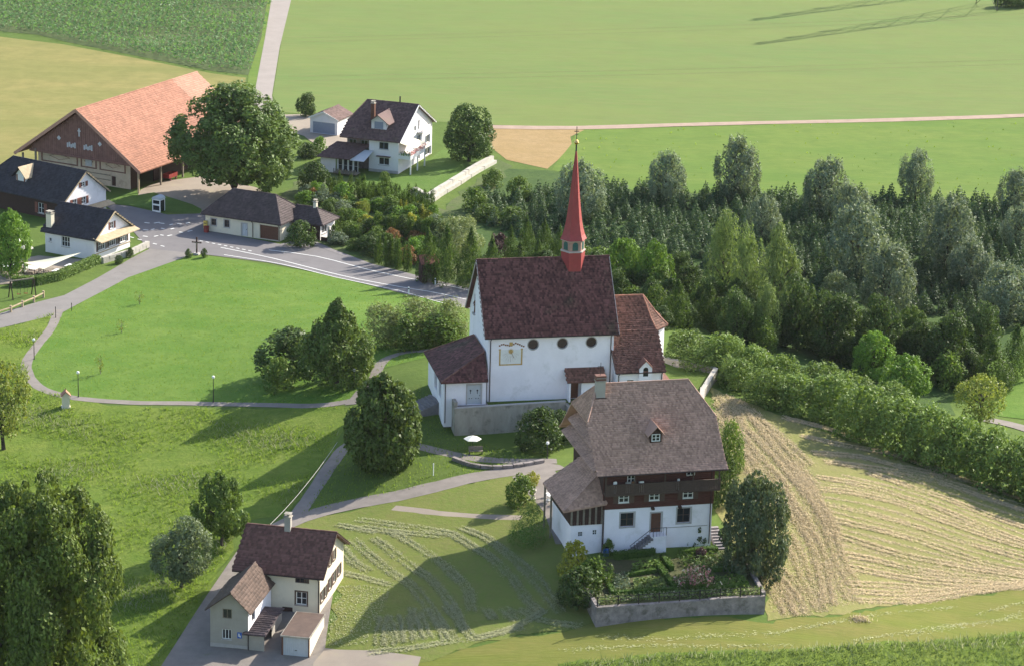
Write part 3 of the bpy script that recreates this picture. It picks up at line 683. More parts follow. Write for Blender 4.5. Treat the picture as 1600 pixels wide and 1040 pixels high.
# ------------------------------------------------------------------ church
def build_church():
    x, y, yaw, z0 = -3.071, 323.109, .203, 8.0
    L, W, he, hr = 15.776, 12.68, 7.8, 15.33
    T = thing('church', 'white church with steep red-brown tiled roof and slim red spire on the hilltop', 'church', (x, y, z0), yaw)
    S = Site(T)
    f = front(.45)
    ocs = [(5.75, 6.72), (9.2, 6.74), (12.62, 6.76)]
    wall(S, f, rect(.5, -2.5, L - .5, under(W, he, hr, .45)), MT['white'], [circ(a, z, .60) for a, z in ocs], depth=.25)
    wall(S, leftw(.5), gable_poly(W, he, hr, .45, W - .45, -2.5), MT['white'], [arch(8.95, 8.05, 9.75, 10.35), rect(7.0, 11.9, 7.3, 12.8)], depth=.45)
    wall(S, rightw(L - .5), gable_poly(W, he, hr, .45, W - .45, -2.5), MT['white'])
    wall(S, backw(W - .45), rect(.5, -2.5, L - .5, under(W, he, hr, .45)), MT['white'])
    for a, z in ocs:
        mb = MB(); n = 20
        for k in range(n):
            t0, t1 = 2 * math.pi * k / n, 2 * math.pi * (k + 1) / n
            P = lambda t, r, d: f.p(a + r * math.cos(t), z + r * math.sin(t), d)
            for r0, r1, d0, d1 in ((.60, .70, -.03, -.03), (.70, .70, -.03, .01), (.60, .60, -.03, .2)): mb.quad(P(t0, r0, d0), P(t1, r0, d0), P(t1, r1, d1), P(t0, r1, d1))
        o = S.part(mb, 'round_window', MT['frame_grey'])
        mb = MB(); mb.quad(*[f.p(*q, .2) for q in circ(a, z, .62)]); S.part(mb, 'pane', MT['glass_red'], o)
        mb = MB()
        for k in (-.3, 0, .3): f.box(mb, a + k - .015, a + k + .015, z - math.sqrt(.36 - k * k), z + math.sqrt(.36 - k * k), .17, .195)
        for k in (-.3, 0, .3): f.box(mb, a - math.sqrt(.36 - k * k), a + math.sqrt(.36 - k * k), z + k - .015, z + k + .015, .165, .19)
        S.part(mb, 'glazing_bar', MT['metal'], o)
    mb = MB(); mb.quad(*[leftw(.5).p(*q, .4) for q in rect(6.95, 11.85, 7.35, 12.85)]); S.part(mb, 'slit', MT['glass'])
    mb = MB(); mb.fill([[leftw(.5).p(a, z, .43) for a, z in arch(8.9, 8.0, 9.8, 10.4)]]); S.part(mb, 'niche_back', MT['frame_grey'])
    mb = MB(); leftw(.5).box(mb, 8.85, 9.85, 7.85, 8.04, -.22, .4); S.part(mb, 'console', MT['frame_grey'])
    # nave roof
    P, caps = gable_roof(L, W, he, hr)
    roof(S, P, 'church_tile', (.24, .29), caps=caps, seed=3, lift=.06, jit=.016)
    verge(S, W, he, hr, -.02, 'trim'); verge(S, W, he, hr, L + .02, 'trim')
    gutter(S, 0, L, 0, he, pipes=(.75, 14.95), zb=.05, ywall=.45)
    # sundial
    mb = MB(); f.box(mb, 1.95, 4.35, 4.5, 6.22, -.02, .0); o = S.part(mb, 'sundial', MT['dial'])
    mb = MB()
    for r in ((1.78, 1.95, 4.35, 6.2), (4.35, 4.52, 4.35, 6.2), (1.78, 4.52, 4.35, 4.5)): f.box(mb, *r, -.03, -.001)
    for q in (1.72, 4.3): f.box(mb, q, q + .26, 6.2, 6.32, -.035, -.001)
    S.part(mb, 'dial_border', MT['ochre'], o)
    mb = MB()
    for k in range(13):
        a = 1.72 + k * .235; z = 6.72 + .16 * math.sin(k * .9) + (.12 if 4 <= k <= 8 else 0)
        f.box(mb, a, a + .19, z - .09, z + .09, -.028, -.001)
    S.part(mb, 'painted_scroll', MT['ochre_dark'], o)
    mb = MB(); mb.quad(*[f.p(*q, -.03) for q in circ(3.14, 6.0, .26, 12)])
    for k in range(14):
        t = math.pi * 2 * k / 14; mb.quad(f.p(3.14 + .26 * math.cos(t - .1), 6.0 + .26 * math.sin(t - .1), -.029), f.p(3.14 + .44 * math.cos(t), 6.0 + .44 * math.sin(t), -.029), f.p(3.14 + .26 * math.cos(t + .1), 6.0 + .26 * math.sin(t + .1), -.029))
    f.box(mb, 2.95, 3.35, 6.7, 7.1, -.03, -.001)
    S.part(mb, 'sun_face', MT['ochre'], o, kind='stuff')
    mb = MB()
    for k in range(9):
        t = math.radians(200 + k * 17.5); mb.bar(f.p(3.14 + .5 * math.cos(t), 5.95 + .5 * math.sin(t), -.024), f.p(3.14 + 1.0 * math.cos(t), 5.95 + min(1.2, 1.2) * math.sin(t), -.024), .022, .008)
    mb.bar(f.p(3.14, 6.0, -.02), f.p(3.45, 5.3, -.4), .03)
    S.part(mb, 'hour_lines', MT['ochre_dark'], o)
    # spire on the ridge
    cx, cy = 11.45, W / 2; ph = 0.0
    hx = lambda pr, n=6: MB().lathe(pr, n, (cx, cy), math.pi / 6 * 0 + ph)
    o = S.part(hx([(1.42, 12.3), (1.42, 16.15)]), 'spire_base', MT['red_paint'])
    S.part(hx([(1.5, 16.152), (1.5, 16.30)]), 'cornice', MT['trim'], o)
    S.part(hx([(1.34, 16.302), (1.34, 17.45)]), 'belfry', MT['spire_wood'])
    for k in range(6):
        t = math.pi / 6 + k * math.pi / 3; ap = 1.34 * math.cos(math.pi / 6)
        N = Vector((math.cos(t), math.sin(t), 0)); A = Vector((-math.sin(t), math.cos(t), 0))
        fr = Fr(Vector((cx, cy, 0)) + N * ap, A, N)
        mb = MB(); ar = arch(-.34, 16.40, .34, 17.38); mb.fill([[fr.p(*q, -.03) for q in ar]])
        for i in range(len(ar)): mb.quad(fr.p(*ar[i], -.03), fr.p(*ar[(i + 1) % len(ar)], -.03), fr.p(*ar[(i + 1) % len(ar)], .05), fr.p(*ar[i], .05))
        o = S.part(mb, 'louvre', MT['green_louvre'])
        mb = MB()
        for i in range(5): fr.box(mb, -.29, .29, 16.5 + i * .15, 16.54 + i * .15, -.07, -.03)
        S.part(mb, 'slat', MT['green_louvre'], o)
    S.part(hx([(1.48, 17.452), (1.55, 17.56)]), 'eaves_trim', MT['trim'])
    o = S.part(hx([(1.6, 17.562), (1.34, 18.1), (1.14, 18.8), (.98, 19.6), (.78, 21.1), (.60, 22.7), (.42, 24.6), (.26, 26.4), (.10, 28.0)]), 'spire', MT['red_paint'])
    mb = MB(); mb.tube([(cx, cy, 27.9), (cx, cy, 28.9)], .09, 8); mb.tube([(cx, cy, 29.0), (cx, cy, 30.9)], .045, 6)
    mb.box(cx - .28, cy - .03, 30.3, cx + .28, cy + .03, 30.38); mb.box(cx - .2, cy - .028, 29.95, cx + .2, cy + .028, 30.0)
    S.part(mb, 'finial', MT['metal'], o)
    S.part(MB().lathe([(.02, 28.75), (.2, 28.85), (.3, 29.05), (.2, 29.25), (.05, 29.35)], 12, (cx, cy)), 'gilded_ball', MT['gold'], o)
    # choir with three-sided apse
    ez, rz = 7.3, 10.45; ya, yb, ym = 2.5, 10.2, 6.34; xe = 20.9
    A = [(15.4, ya), (xe, ya), (22.7, 4.4), (22.7, 8.3), (xe, yb), (15.4, yb)]
    ci = lambda p: (p[0] - (.35 if p[0] > 16 else 0), p[1] + .35 * (1 if p[1] < ym else -1) * (1 if p[0] < 22 else .6))
    B = [ci(p) for p in A]
    for i in range(5):
        p, q = B[i], B[i + 1]; d = Vector((q[0] - p[0], q[1] - p[1], 0)); ln = d.length; d.normalize(); n = Vector((d.y, -d.x, 0))
        fr = Fr((p[0], p[1], 0), d, n); hs = []
        if i in (1, 2): hs = [arch(ln / 2 - .42, 2.6, ln / 2 + .42, 6.0)]
        wall(S, fr, rect(0, -2.5, ln, ez - .15), MT['white'], hs, depth=.3)
        if hs:
            mb = MB(); mb.fill([[fr.p(a, z, .28) for a, z in arch(ln / 2 - .44, 2.58, ln / 2 + .44, 6.02)]]); S.part(mb, 'choir_window', MT['glass_red'])
    rp = (20.05, ym, rz); r0 = (15.3, ym, rz)
    E3 = [(p[0], p[1], ez) for p in A]
    m1 = lambda p, t: tuple(a + (b - a) * t for a, b in zip(p, rp))
    # concave apse faces: lower kick flatter than the upper part
    def kick(p, t=.38): q = m1(p, t); return (q[0], q[1], ez + (rz - ez) * t * .78)
    polys = [[E3[0], E3[1], kick(E3[1]), (15.4, kick(E3[1])[1], kick(E3[1])[2])], [(15.4, kick(E3[1])[1], kick(E3[1])[2]), kick(E3[1]), rp, r0],
             [E3[4], E3[5], (15.4, kick(E3[4])[1], kick(E3[4])[2]), kick(E3[4])], [kick(E3[4]), (15.4, kick(E3[4])[1], kick(E3[4])[2]), r0, rp]]
    caps = [(r0, rp)]
    for i in (1, 2, 3):
        polys += [[E3[i], E3[i + 1], kick(E3[i + 1]), kick(E3[i])], [kick(E3[i]), kick(E3[i + 1]), rp]]
    for i in (1, 2, 3, 4): caps += [(E3[i], kick(E3[i])), (kick(E3[i]), rp)]
    roof(S, polys, 'choir_tile', (.24, .29), caps=caps, capmat='barn_tile', cap_r=.09, name='choir_roof', seed=5, jit=.018)
    # sacristy: lean-to continuing the choir slope
    s0, s1 = (15.1, -2.0, 3.7), (21.0, -2.0, 3.7); t1, t0 = (21.0, 2.62, 7.42), (15.1, 2.62, 7.42)
    roof(S, [[s0, s1, t1, t0]], 'choir_tile', (.24, .29), name='sacristy_roof', seed=6, jit=.018)
    wall(S, front(-1.65), rect(15.3, -3.0, 20.75, 3.7), MT['white'], [rect(16.5, 1.5, 17.3, 2.7)])
    window(S, front(-1.65), 16.5, 1.5, 17.3, 2.7, 'frame_grey')
    zt = lambda yy: 3.7 + (yy + 2) * 3.72 / 4.62 - .17
    for xx, fr in ((20.75, rightw(20.75)), (15.3, leftw(15.3))):
        wall(S, fr, [(-1.65, -3), (2.6, -3), (2.6, zt(2.6)), (-1.65, zt(-1.65))], MT['white'])
    mb = MB(); mb.bar((15.07, -2.0, 3.66), (15.07, 2.62, 7.38), .08, .22); S.part(mb, 'bargeboard', MT['copper'])
    gutter(S, 15.1, 21.0, -2.0, 3.7, pipes=(15.5, 20.6), zb=-1, ywall=-1.65)
    # bell gable on the sacristy eave
    mb = MB(); bx = 18.6; mb.fill([[(bx - .75, -2.06, 2.6), (bx + .75, -2.06, 2.6), (bx + .75, -2.06, 4.2), (bx, -2.06, 5.0), (bx - .75, -2.06, 4.2)], [(bx + a, -2.06, z) for a, z in arch(-.3, 3.2, .3, 4.3)]])
    mb.box(bx - .75, -2.055, 2.6, bx - .55, -1.2, 4.2); mb.box(bx + .55, -2.055, 2.6, bx + .75, -1.2, 4.2)
    o = S.part(mb, 'bell_gable', MT['white'])
    mb = MB(); mb.fill([[(bx + a, -1.9, z) for a, z in arch(-.34, 3.1, .34, 4.4)]]); S.part(mb, 'bell_opening', MT['glass'], o)
    mb = MB(); mb.slab([(bx - .9, -2.2, 4.18), (bx, -2.2, 5.12), (bx, -.6, 5.12), (bx - .9, -1.2, 4.18)], .07); mb.slab([(bx, -2.2, 5.125), (bx + .9, -2.2, 4.18), (bx + .9, -1.2, 4.18), (bx, -.6, 5.125)], .07); S.part(mb, 'gable_roof', MT['choir_tile'], o)
    # side lean-to over the south door
    roof(S, [[(9.55, -1.2, 2.5), (14.2, -1.2, 2.5), (14.2, .46, 3.75), (9.55, .46, 3.75)]], 'choir_tile', (.24, .29), name='side_porch_roof', seed=7, t=.12)
    mb = MB(); mb.box(9.85, -.9, -2.5, 10.05, .445, 2.3); S.part(mb, 'side_porch_wall', MT['white'])
    wall(S, front(-.85), rect(11.3, -2.5, 14.1, 2.35), MT['white'])
    door(S, front(.42), 10.3, .1, 11.2, 2.1, 'door_brown', sur=None, d=-.05)
    # west porch
    pz, pt = 3.0, 5.6; pl = -5.2; p0, p1 = -1.0, 10.7; q0, q1 = 1.75, 8.5
    a, b, c, d = (pl, p0, pz), (.3, p0, pz), (.3, q0, pt), (.3, q1, pt); e, g = (pl, p1, pz), (.3, p1, pz)
    roof(S, [[a, b, c], [e, a, c, d], [g, e, d]], 'church_tile', (.24, .29), caps=[(a, c), (e, d), (c, d)], name='porch_roof', capmat='choir_tile', seed=8)
    wall(S, front(-.55), rect(-4.75, -2.5, .15, 2.9), MT['white'], [rect(-2.05, .12, -.45, 2.45)])
    o = door(S, front(-.55), -2.05, .12, -.45, 2.45, 'door_grey', sur='frame_grey', n=2)
    mb = MB()
    for ax in (-1.65, -.85):
        mb.quad(*[front(-.55).p(*q, .085) for q in circ(ax, 1.75, .11, 8)]); front(-.55).box(mb, ax - .035, ax + .035, 1.35, 1.75, .083, .1)
    for ax in (-1.78, -1.5, -1.0, -.72): front(-.55).box(mb, ax - .05, ax + .05, .75, .85, .083, .1)
    S.part(mb, 'door_cutout', MT['metal'], o, kind='stuff')
    wall(S, leftw(-4.75), rect(-.55, -2.5, 10.2, 2.9), MT['white'], [arch(1.4, .3, 2.9, 2.5), arch(4.2, .3, 5.9, 2.6)], depth=.3)
    wall(S, rightw(.15), rect(-.55, -2.5, .5, 2.9), MT['white'])
    mb = MB(); mb.tube([(-4.6, -.62, 2.7), (-4.6, -.62, -2)], .05, 6); S.part(mb, 'downpipe', MT['copper'])
    mb = MB(); mb.box(-4.4, -.2, -.5, .3, 9.8, .1); S.part(mb, 'porch_floor', MT['cobble'])
    # terrace and steps
    return T
church = build_church()
def nave(x, y, z=0):
    c, s = math.cos(.203), math.sin(.203); return (-3.071 + x * c - y * s, 323.109 + x * s + y * c, 8 + z)
tp = [nave(-3.75, 3.6), nave(-3.75, -2.3), nave(9.4, -1.3), nave(9.4, -4.2), nave(24.5, -3.6), nave(29.6, 7.9), nave(25.6, 11.4), nave(24, 15), nave(-2.5, 15), nave(-2.5, 3.6)]
MB().prism([(p[0], p[1]) for p in tp], 1.0, 7.96).build('church_terrace', MT['concrete'], kind='structure')
ti = [nave(-3.3, 3.3), nave(-3.3, -1.85), nave(9.8, -.85), nave(9.8, -3.8), nave(24.2, -3.2), nave(29.1, 7.9), nave(25.5, 10.9), nave(23.6, 14.6), nave(-2.2, 14.6), nave(-2.2, 3.3)]
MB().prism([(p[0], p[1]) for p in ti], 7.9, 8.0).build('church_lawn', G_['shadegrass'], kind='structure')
MB().prism([nave(-3.3, .2)[:2], nave(.4, .2)[:2], nave(.4, -1.0)[:2], nave(-3.3, -1.0)[:2]], 7.95, 8.04).build('porch_paving', MT['cobble'], kind='structure')
T = thing('terrace_wall', 'tall stained concrete retaining wall below the white church', 'retaining wall', nave(0, 0), .203)
S = Site(T)
mb = MB(); mb.prism([(-3.8, -2.35), (9.4, -1.38), (9.4, -1.0), (-3.4, -1.98)], -6.5, .25); S.part(mb, 'wall_face', MT['concrete'])
mb = MB(); mb.prism([(-3.85, -2.4), (9.42, -1.42), (9.42, -.96), (-3.35, -1.93)], .252, .34); S.part(mb, 'coping', MT['frame_grey'])
mb = MB(); mb.prism([(-3.8, -2.0), (-3.4, -1.95), (-3.4, 3.3), (-3.8, 3.3)], -6.5, .9); S.part(mb, 'side_wall', MT['concrete'])
mb = MB(); mb.box(6.2, -1.72, -6.5, 9.3, -1.5, -.9); S.part(mb, 'buttress', MT['palestone'])
T = thing('boundary_wall', 'low pale churchyard wall bending round the lawn behind the choir', 'wall', nave(0, 0), .203)
S = Site(T)
for k, (a, b) in enumerate((((22.5, 15.2), (25.8, 11.6)), ((25.8, 11.6), (29.8, 8.2)), ((29.8, 7.9), (26.3, .8)), ((26.3, .8), (25.0, -3.4)))):
    mb = MB(); mb.bar((a[0], a[1], -.9), (b[0], b[1], -.9 - .1 * k), .45, 3.0); S.part(mb, 'wall_section', MT['concrete'])
    mb = MB(); mb.bar((a[0], a[1], .64), (b[0], b[1], .64 - .1 * k), .55, .08); S.part(mb, 'coping', MT['palestone'])
mb = MB(); mb.prism([(22.75, 3.2), (23.6, 4.2), (23.6, 8.4), (22.75, 9.3)], 0, .12); S.part(mb, 'brick_edging', MT['choir_tile'])
T = thing('stone_steps', 'grey stone steps climbing to the church porch', 'steps', nave(-5.0, 4.2, -.6), .203 + .2)
S = Site(T)
for k in range(8):
    mb = MB(); mb.box(-.2 - k * .42, -1.6, -1.6 - k * .14, .22 - k * .42, 1.6, -.02 - k * .14); S.part(mb, 'step', MT['cobble'])
T = thing('statue', 'dark brown robed saint figure in the niche of the church gable', 'statue', nave(.72, 9.35, 8.05), .203)
S = Site(T)
S.part(MB().lathe([(.24, 0), (.30, .15), (.26, .8), (.24, 1.15), (.30, 1.4), (.12, 1.55), (.10, 1.6), (.14, 1.68), (.15, 1.8), (.08, 1.93)], 10), 'figure', MT['door_brown'])
mb = MB(); mb.tube([(-.2, -.25, 1.3), (-.3, -.28, 1.0), (-.34, -.1, .95)], .07, 6); mb.tube([(-.2, .25, 1.3), (-.3, .28, 1.05), (-.34, .1, 1.1)], .07, 6); S.part(mb, 'arm', MT['door_brown'])

# ------------------------------------------------------------------ rectory (large house with balcony)
def build_rectory():
    x, y, yaw, z0 = 8.902, 282.733, .24, 5.3
    L, W, he, hr = 13.80, 14.5, 8.84, 16.0
    T = thing('rectory', 'large white and dark timber house with broad half-hipped brown roof and front balcony', 'house', (x, y, z0), yaw)
    S = Site(T); f = front(1.0)
    wins = [(3.06, 2.5, 4.5, 4.0), (9.12, 2.55, 10.55, 4.15)]; dr = (6.32, 1.65, 7.43, 3.8)
    wall(S, f, rect(1.2, -2, L - .95, 4.5), MT['white'], [rect(*q) for q in wins] + [rect(*dr)], depth=.3)
    for q in wins: window(S, f, *q, fm='frame_brown', nx=2, nz=2, sur='frame_grey', d=.2, sill=None)
    door(S, f, *dr, d=.2)
    wall(S, rightw(L - .95), gable_poly(W, he, hr, 1.0, W - 1, -2, 13.0), MT['white'], label=None)
    wall(S, backw(W - 1), rect(1.2, -2, L - .95, under(W, he, hr, 1)), MT['white'])
    wall(S, leftw(1.2), gable_poly(W, he, hr, 1.0, W - 1, -2, 13.0), MT['wood_dark'])
    # timber storeys: horizontal boards
    tw = [(2.75, 5.2, 3.85, 6.2, 1), (6.0, 5.25, 7.1, 6.2, 0), (9.6, 5.3, 10.7, 6.25, 0)]; up = [(9.9, 7.75, 10.8, 8.5), (3.6, 7.0, 4.4, 8.5)]
    k = 0; z = 4.503
    while z < 8.75:
        h = .21; mb = MB(); spans = [(1.1, L - .85)]
        for q in [t[:4] for t in tw] + up:
            if q[1] - .02 < z + h and z < q[3] + .02:
                spans = [s for a, b in spans for s in ((a, min(b, q[0])), (max(a, q[2]), b)) if s[1] - s[0] > .02]
        for a, b in spans: mb = MB(); f.box(mb, a, b, z + .006, z + h - .006, -.07 - .012 * (k % 2), .0); S.part(mb, 'board', MT['wood_red'])
        z += h; k += 1
    k = 0; z = 4.503
    while z < 12.6:
        h = .27; mb = MB(); d = max(0, (z - 8.4) / (hr - he) * W / 2)
        for fr in (rightw(L - .95),): fr.box(mb, max(1.0, d + .1), min(W - 1, W - d - .1), z, z + h - .01, -.07, 0)
        S.part(mb, 'board', MT['wood_red']); z += h; k += 1
    for q in tw: window(S, f, *q[:4], fm='frame_white', nx=2, nz=2, d=-.1, t=.09, sill='frame_white', open_=q[4])
    for q in up: window(S, f, *q, fm='frame_white', nx=2, nz=2, d=-.1, t=.07, sill=None)
    for a0 in (2.75, 6.0, 9.6):
        for s in (-.55, 1.13):
            mb = MB(); f.box(mb, a0 + s, a0 + s + .52, 5.15, 6.25, -.13, -.086); S.part(mb, 'shutter', MT['frame_brown'])
    mb = MB()
    for a in (6.4, 9.3): f.box(mb, a - .15, a + .15, 4.3, 4.52, -.45, 0)
    S.part(mb, 'beam_end', MT['wood_dark'], kind='stuff')
    # balcony
    mb = MB(); f.box(mb, 1.1, L - .5, 6.28, 6.42, -1.0, -.09); o = S.part(mb, 'balcony', MT['wood_balcony'])
    mb = MB(); f.box(mb, 1.1, L - .5, 7.42, 7.52, -1.02, -.90); S.part(mb, 'handrail', MT['wood_balcony'], o)
    a = 1.1; kk = 0
    while a < L - .6:
        mb = MB(); f.box(mb, a + .012, a + .165, 6.24, 7.42, -.985 - .01 * (kk % 2), -.945); S.part(mb, 'slat', MT['wood_balcony'], o); a += .18; kk += 1
    for a in (1.15, 4.2, 7.4, 10.4, L - .62):
        mb = MB(); f.box(mb, a - .07, a + .07, 6.4, 8.9, -.96, -.82); S.part(mb, 'post', MT['wood_balcony'], o)
    for i, (a, m, w_, h) in enumerate(((2.0, 'plastic_white', .35, .55), (3.3, 'palestone', .5, .3), (3.9, 'ochre_dark', .35, .35), (4.7, 'canvas', .5, .3), (8.8, 'plastic_white', .22, .4))):
        mb = MB(); f.box(mb, a, a + w_, 6.425, 7.45 + h * .4, -.7, -.5); f.box(mb, a + .05, a + w_ - .05, 7.2, 7.5 + h * .5, -.78, -.7)
        o2 = S.part(mb, 'balcony_box', MT[m], o)
    # main roof with a flatter eave strip
    P, caps = gable_roof(L, W, he + .55, hr, (13.0, 1.9), (12.9, 2.2))
    k0, k1 = (he + .55), he
    P += [[(-.05, -.75, k1), (L + .05, -.75, k1), (L, 0, k0), (0, 0, k0)], [(L + .05, W + .75, k1), (-.05, W + .75, k1), (0, W, k0), (L, W, k0)]]
    roof(S, P, 'priest_tile', (.20, .26), caps=caps[1:], cap_r=.08, seed=11, jit=.009, lift=.04)
    mb = MB(); mb.tube([(2, W / 2, hr + .03), (L - 2.2, W / 2, hr + .03)], .10, 6); S.part(mb, 'ridge_cap', MT['priest_tile'])
    gutter(S, 0, L, -.75, k1, pipes=(1.25, L - 1.15), zb=.1, ywall=1.0)
    # boarded gable with pent roofs on the left
    for i, (z, d) in enumerate(((9.3, 1.3), (11.2, 1.1))):
        e = max(.6, (z - he) / (hr - he) * W / 2)
        roof(S, [[(1.2 - d, W - e, z - .5), (1.2 - d, e, z - .5), (1.2, e, z + .25), (1.2, W - e, z + .25)]], 'priest_tile', (.2, .26), t=.1, name='pent_roof', seed=12 + i)
    for i in range(5):
        q = (3.0 + i * 1.6, 9.75, 3.75 + i * 1.6, 10.5); window(S, leftw(1.13), *q, fm='frame_white', d=0, sill=None, t=.08)
    # dormer
    dx, dy, dz = 6.75, 3.0, 0
    zr = lambda yy: he + .55 + (hr - he - .55) * yy / (W / 2)
    mb = MB(); yf = 1.9; zb = zr(yf); mb.prism([(dx - .62, yf), (dx + .62, yf), (dx + .62, yf + 1.4), (dx - .62, yf + 1.4)], zb - .3, zb + 1.0)
    mb.fill([[(dx - .62, yf, zb + 1.0), (dx + .62, yf, zb + 1.0), (dx, yf, zb + 1.85)]])
    o = S.part(mb, 'dormer', MT['wood_dark'])
    mb = MB(); r = (dx, yf - .45, zb + 1.95); rb = (dx, yf + 2.6, zb + 1.95)
    mb.slab([(dx - .95, yf - .4, zb + .85), (dx, yf - .55, zb + 1.95), rb, (dx - .95, yf + 1.25, zb + .9)], .08); mb.slab([(dx, yf - .55, zb + 1.95), (dx + .95, yf - .4, zb + .85), (dx + .95, yf + 1.25, zb + .9), rb], .08)
    S.part(mb, 'dormer_roof', MT['priest_tile'], o)
    mb = MB(); ff = front(yf)
    for q in (rect(dx - .42, zb + .25, dx + .42, zb + .95),):
        ff.box(mb, dx - .45, dx + .45, zb + .2, zb + .28, -.05, -.003); ff.box(mb, dx - .45, dx + .45, zb + .9, zb + .98, -.05, -.003)
        for c in (dx - .41, dx, dx + .41): ff.box(mb, c - .04, c + .04, zb + .28, zb + .9, -.05, -.003)
        ff.box(mb, dx - .4, dx + .4, zb + .56, zb + .61, -.045, -.003)
    S.part(mb, 'window_frame', MT['frame_white'], o)
    mb = MB(); mb.quad(ff.p(dx - .42, zb + .25, -.002), ff.p(dx + .42, zb + .25, -.002), ff.p(dx + .42, zb + .95, -.002), ff.p(dx - .42, zb + .95, -.002)); S.part(mb, 'pane', MT['glass'], o)
    chimney(S, 1.9, 6.4, .95, .75, 14.0, 16.6, 'grey_plaster', 'concrete')
    mb = MB(); mb.box(1.3, 5.9, 13.9, 2.5, 6.9, 14.9); S.part(mb, 'chimney_flashing', MT['copper'])
    mb = MB(); mb.box(1.36, 6.0, 16.6, 2.44, 6.8, 17.25); S.part(mb, 'chimney_hood', MT['choir_tile'])
    mb = MB(); mb.tube([(1.9, 6.4, 17.2), (1.9, 6.4, 18.6)], .03, 5); mb.tube([(1.6, 6.4, 18.2), (2.2, 6.4, 18.2)], .025, 5); S.part(mb, 'aerial', MT['metal'])
    # lower wing on the left: pent roof over boarded and white walls
    wx = -2.5
    a, b = (-3.0, 1.0, 4.55), (-3.0, 9.8, 4.55); c, d = (1.5, 9.8, 7.6), (1.5, 3.6, 7.6); e = (1.45, .6, 5.3)
    roof(S, [[b, a, d, c], [a, e, d]], 'priest_tile', (.2, .26), caps=[(a, d)], cap_r=.07, name='wing_roof', seed=15)
    wall(S, front(1.25), rect(wx + .4, -2, 1.22, 3.2), MT['white'], [rect(-1.35, 1.6, -.85, 2.15), rect(.2, 1.7, .65, 2.25)])
    for q in ((-1.35, 1.6, -.85, 2.15), (.2, 1.7, .65, 2.25)): window(S, front(1.25), *q, fm='frame_white', nx=2, nz=2, t=.05, sill=None)
    wall(S, leftw(wx + .4), rect(1.25, -2, 9.0, 3.2), MT['white'])
    a_ = wx + .3; kk = 0
    while a_ < 1.2:
        mb = MB(); front(1.18).box(mb, a_ + .01, a_ + .2, 2.9, 4.6 + max(0, min(.75, (a_ + 2.2) * .22)), -.03 - .012 * (kk % 2), .05); S.part(mb, 'board', MT['wood_grey'] if kk % 3 == 0 else MT['wood_dark']); a_ += .215; kk += 1
    a_ = 1.2; kk = 0
    while a_ < 9.2:
        mb = MB(); leftw(wx + .32).box(mb, a_ + .01, a_ + .26, 2.9, 4.55, -.03 - .012 * (kk % 2), .05); S.part(mb, 'board', MT['wood_dark']); a_ += .275; kk += 1
    for yy in (6.6, 9.3):
        mb = MB(); mb.box(-2.95, yy, -.8, -2.78, yy + .17, 4.3); S.part(mb, 'post', MT['wood_grey'])
    # outside stair
    mb = MB(); mb.fill([[(3.9, -.05, -1.5), (7.75, -.05, -1.5), (7.75, -.05, 1.5), (6.2, -.05, 1.5), (3.9, -.05, -.1)]]); mb.quad((7.75, -.05, -1.5), (7.75, .99, -1.5), (7.75, .99, 1.5), (7.75, -.05, 1.5))
    mb.box(6.15, -.1, 1.5, 7.8, .995, 1.62); S.part(mb, 'stair_wall', MT['white'])
    for i in range(9):
        mb = MB(); mb.box(3.75 + i * .27, -.25, -.35 + i * .20, 4.12 + i * .27, .98, -.13 + i * .20); S.part(mb, 'step', MT['cobble'])
    mb = MB(); mb.bar((3.8, -.2, .8), (6.2, -.05, 2.55), .05); mb.bar((6.2, -.05, 2.55), (7.75, -.05, 2.55), .05)
    for i in range(7): mb.bar((3.9 + i * .4, -.18, -.1 + i * .28), (3.9 + i * .4, -.18, .9 + i * .28), .025)
    for i in range(5): mb.bar((6.3 + i * .36, -.05, 1.6), (6.3 + i * .36, -.05, 2.55), .025)
    S.part(mb, 'stair_railing', MT['metal'])
    mb = MB()
    for q in ((8.0, 2.1, 12.4, 2.14), (8.0, -.2, 8.04, 2.1)): f.box(mb, *[q[0], q[2], q[1], q[3]], -.05, -.003)
    S.part(mb, 'rose_trellis', MT['wood_grey'])
    return T
rectory = build_rectory()
RY = .24
def rect_at(x, y, z=0):
    c, s = math.cos(RY), math.sin(RY); return (8.902 + x * c - y * s, 282.733 + x * s + y * c, 5.3 + z)

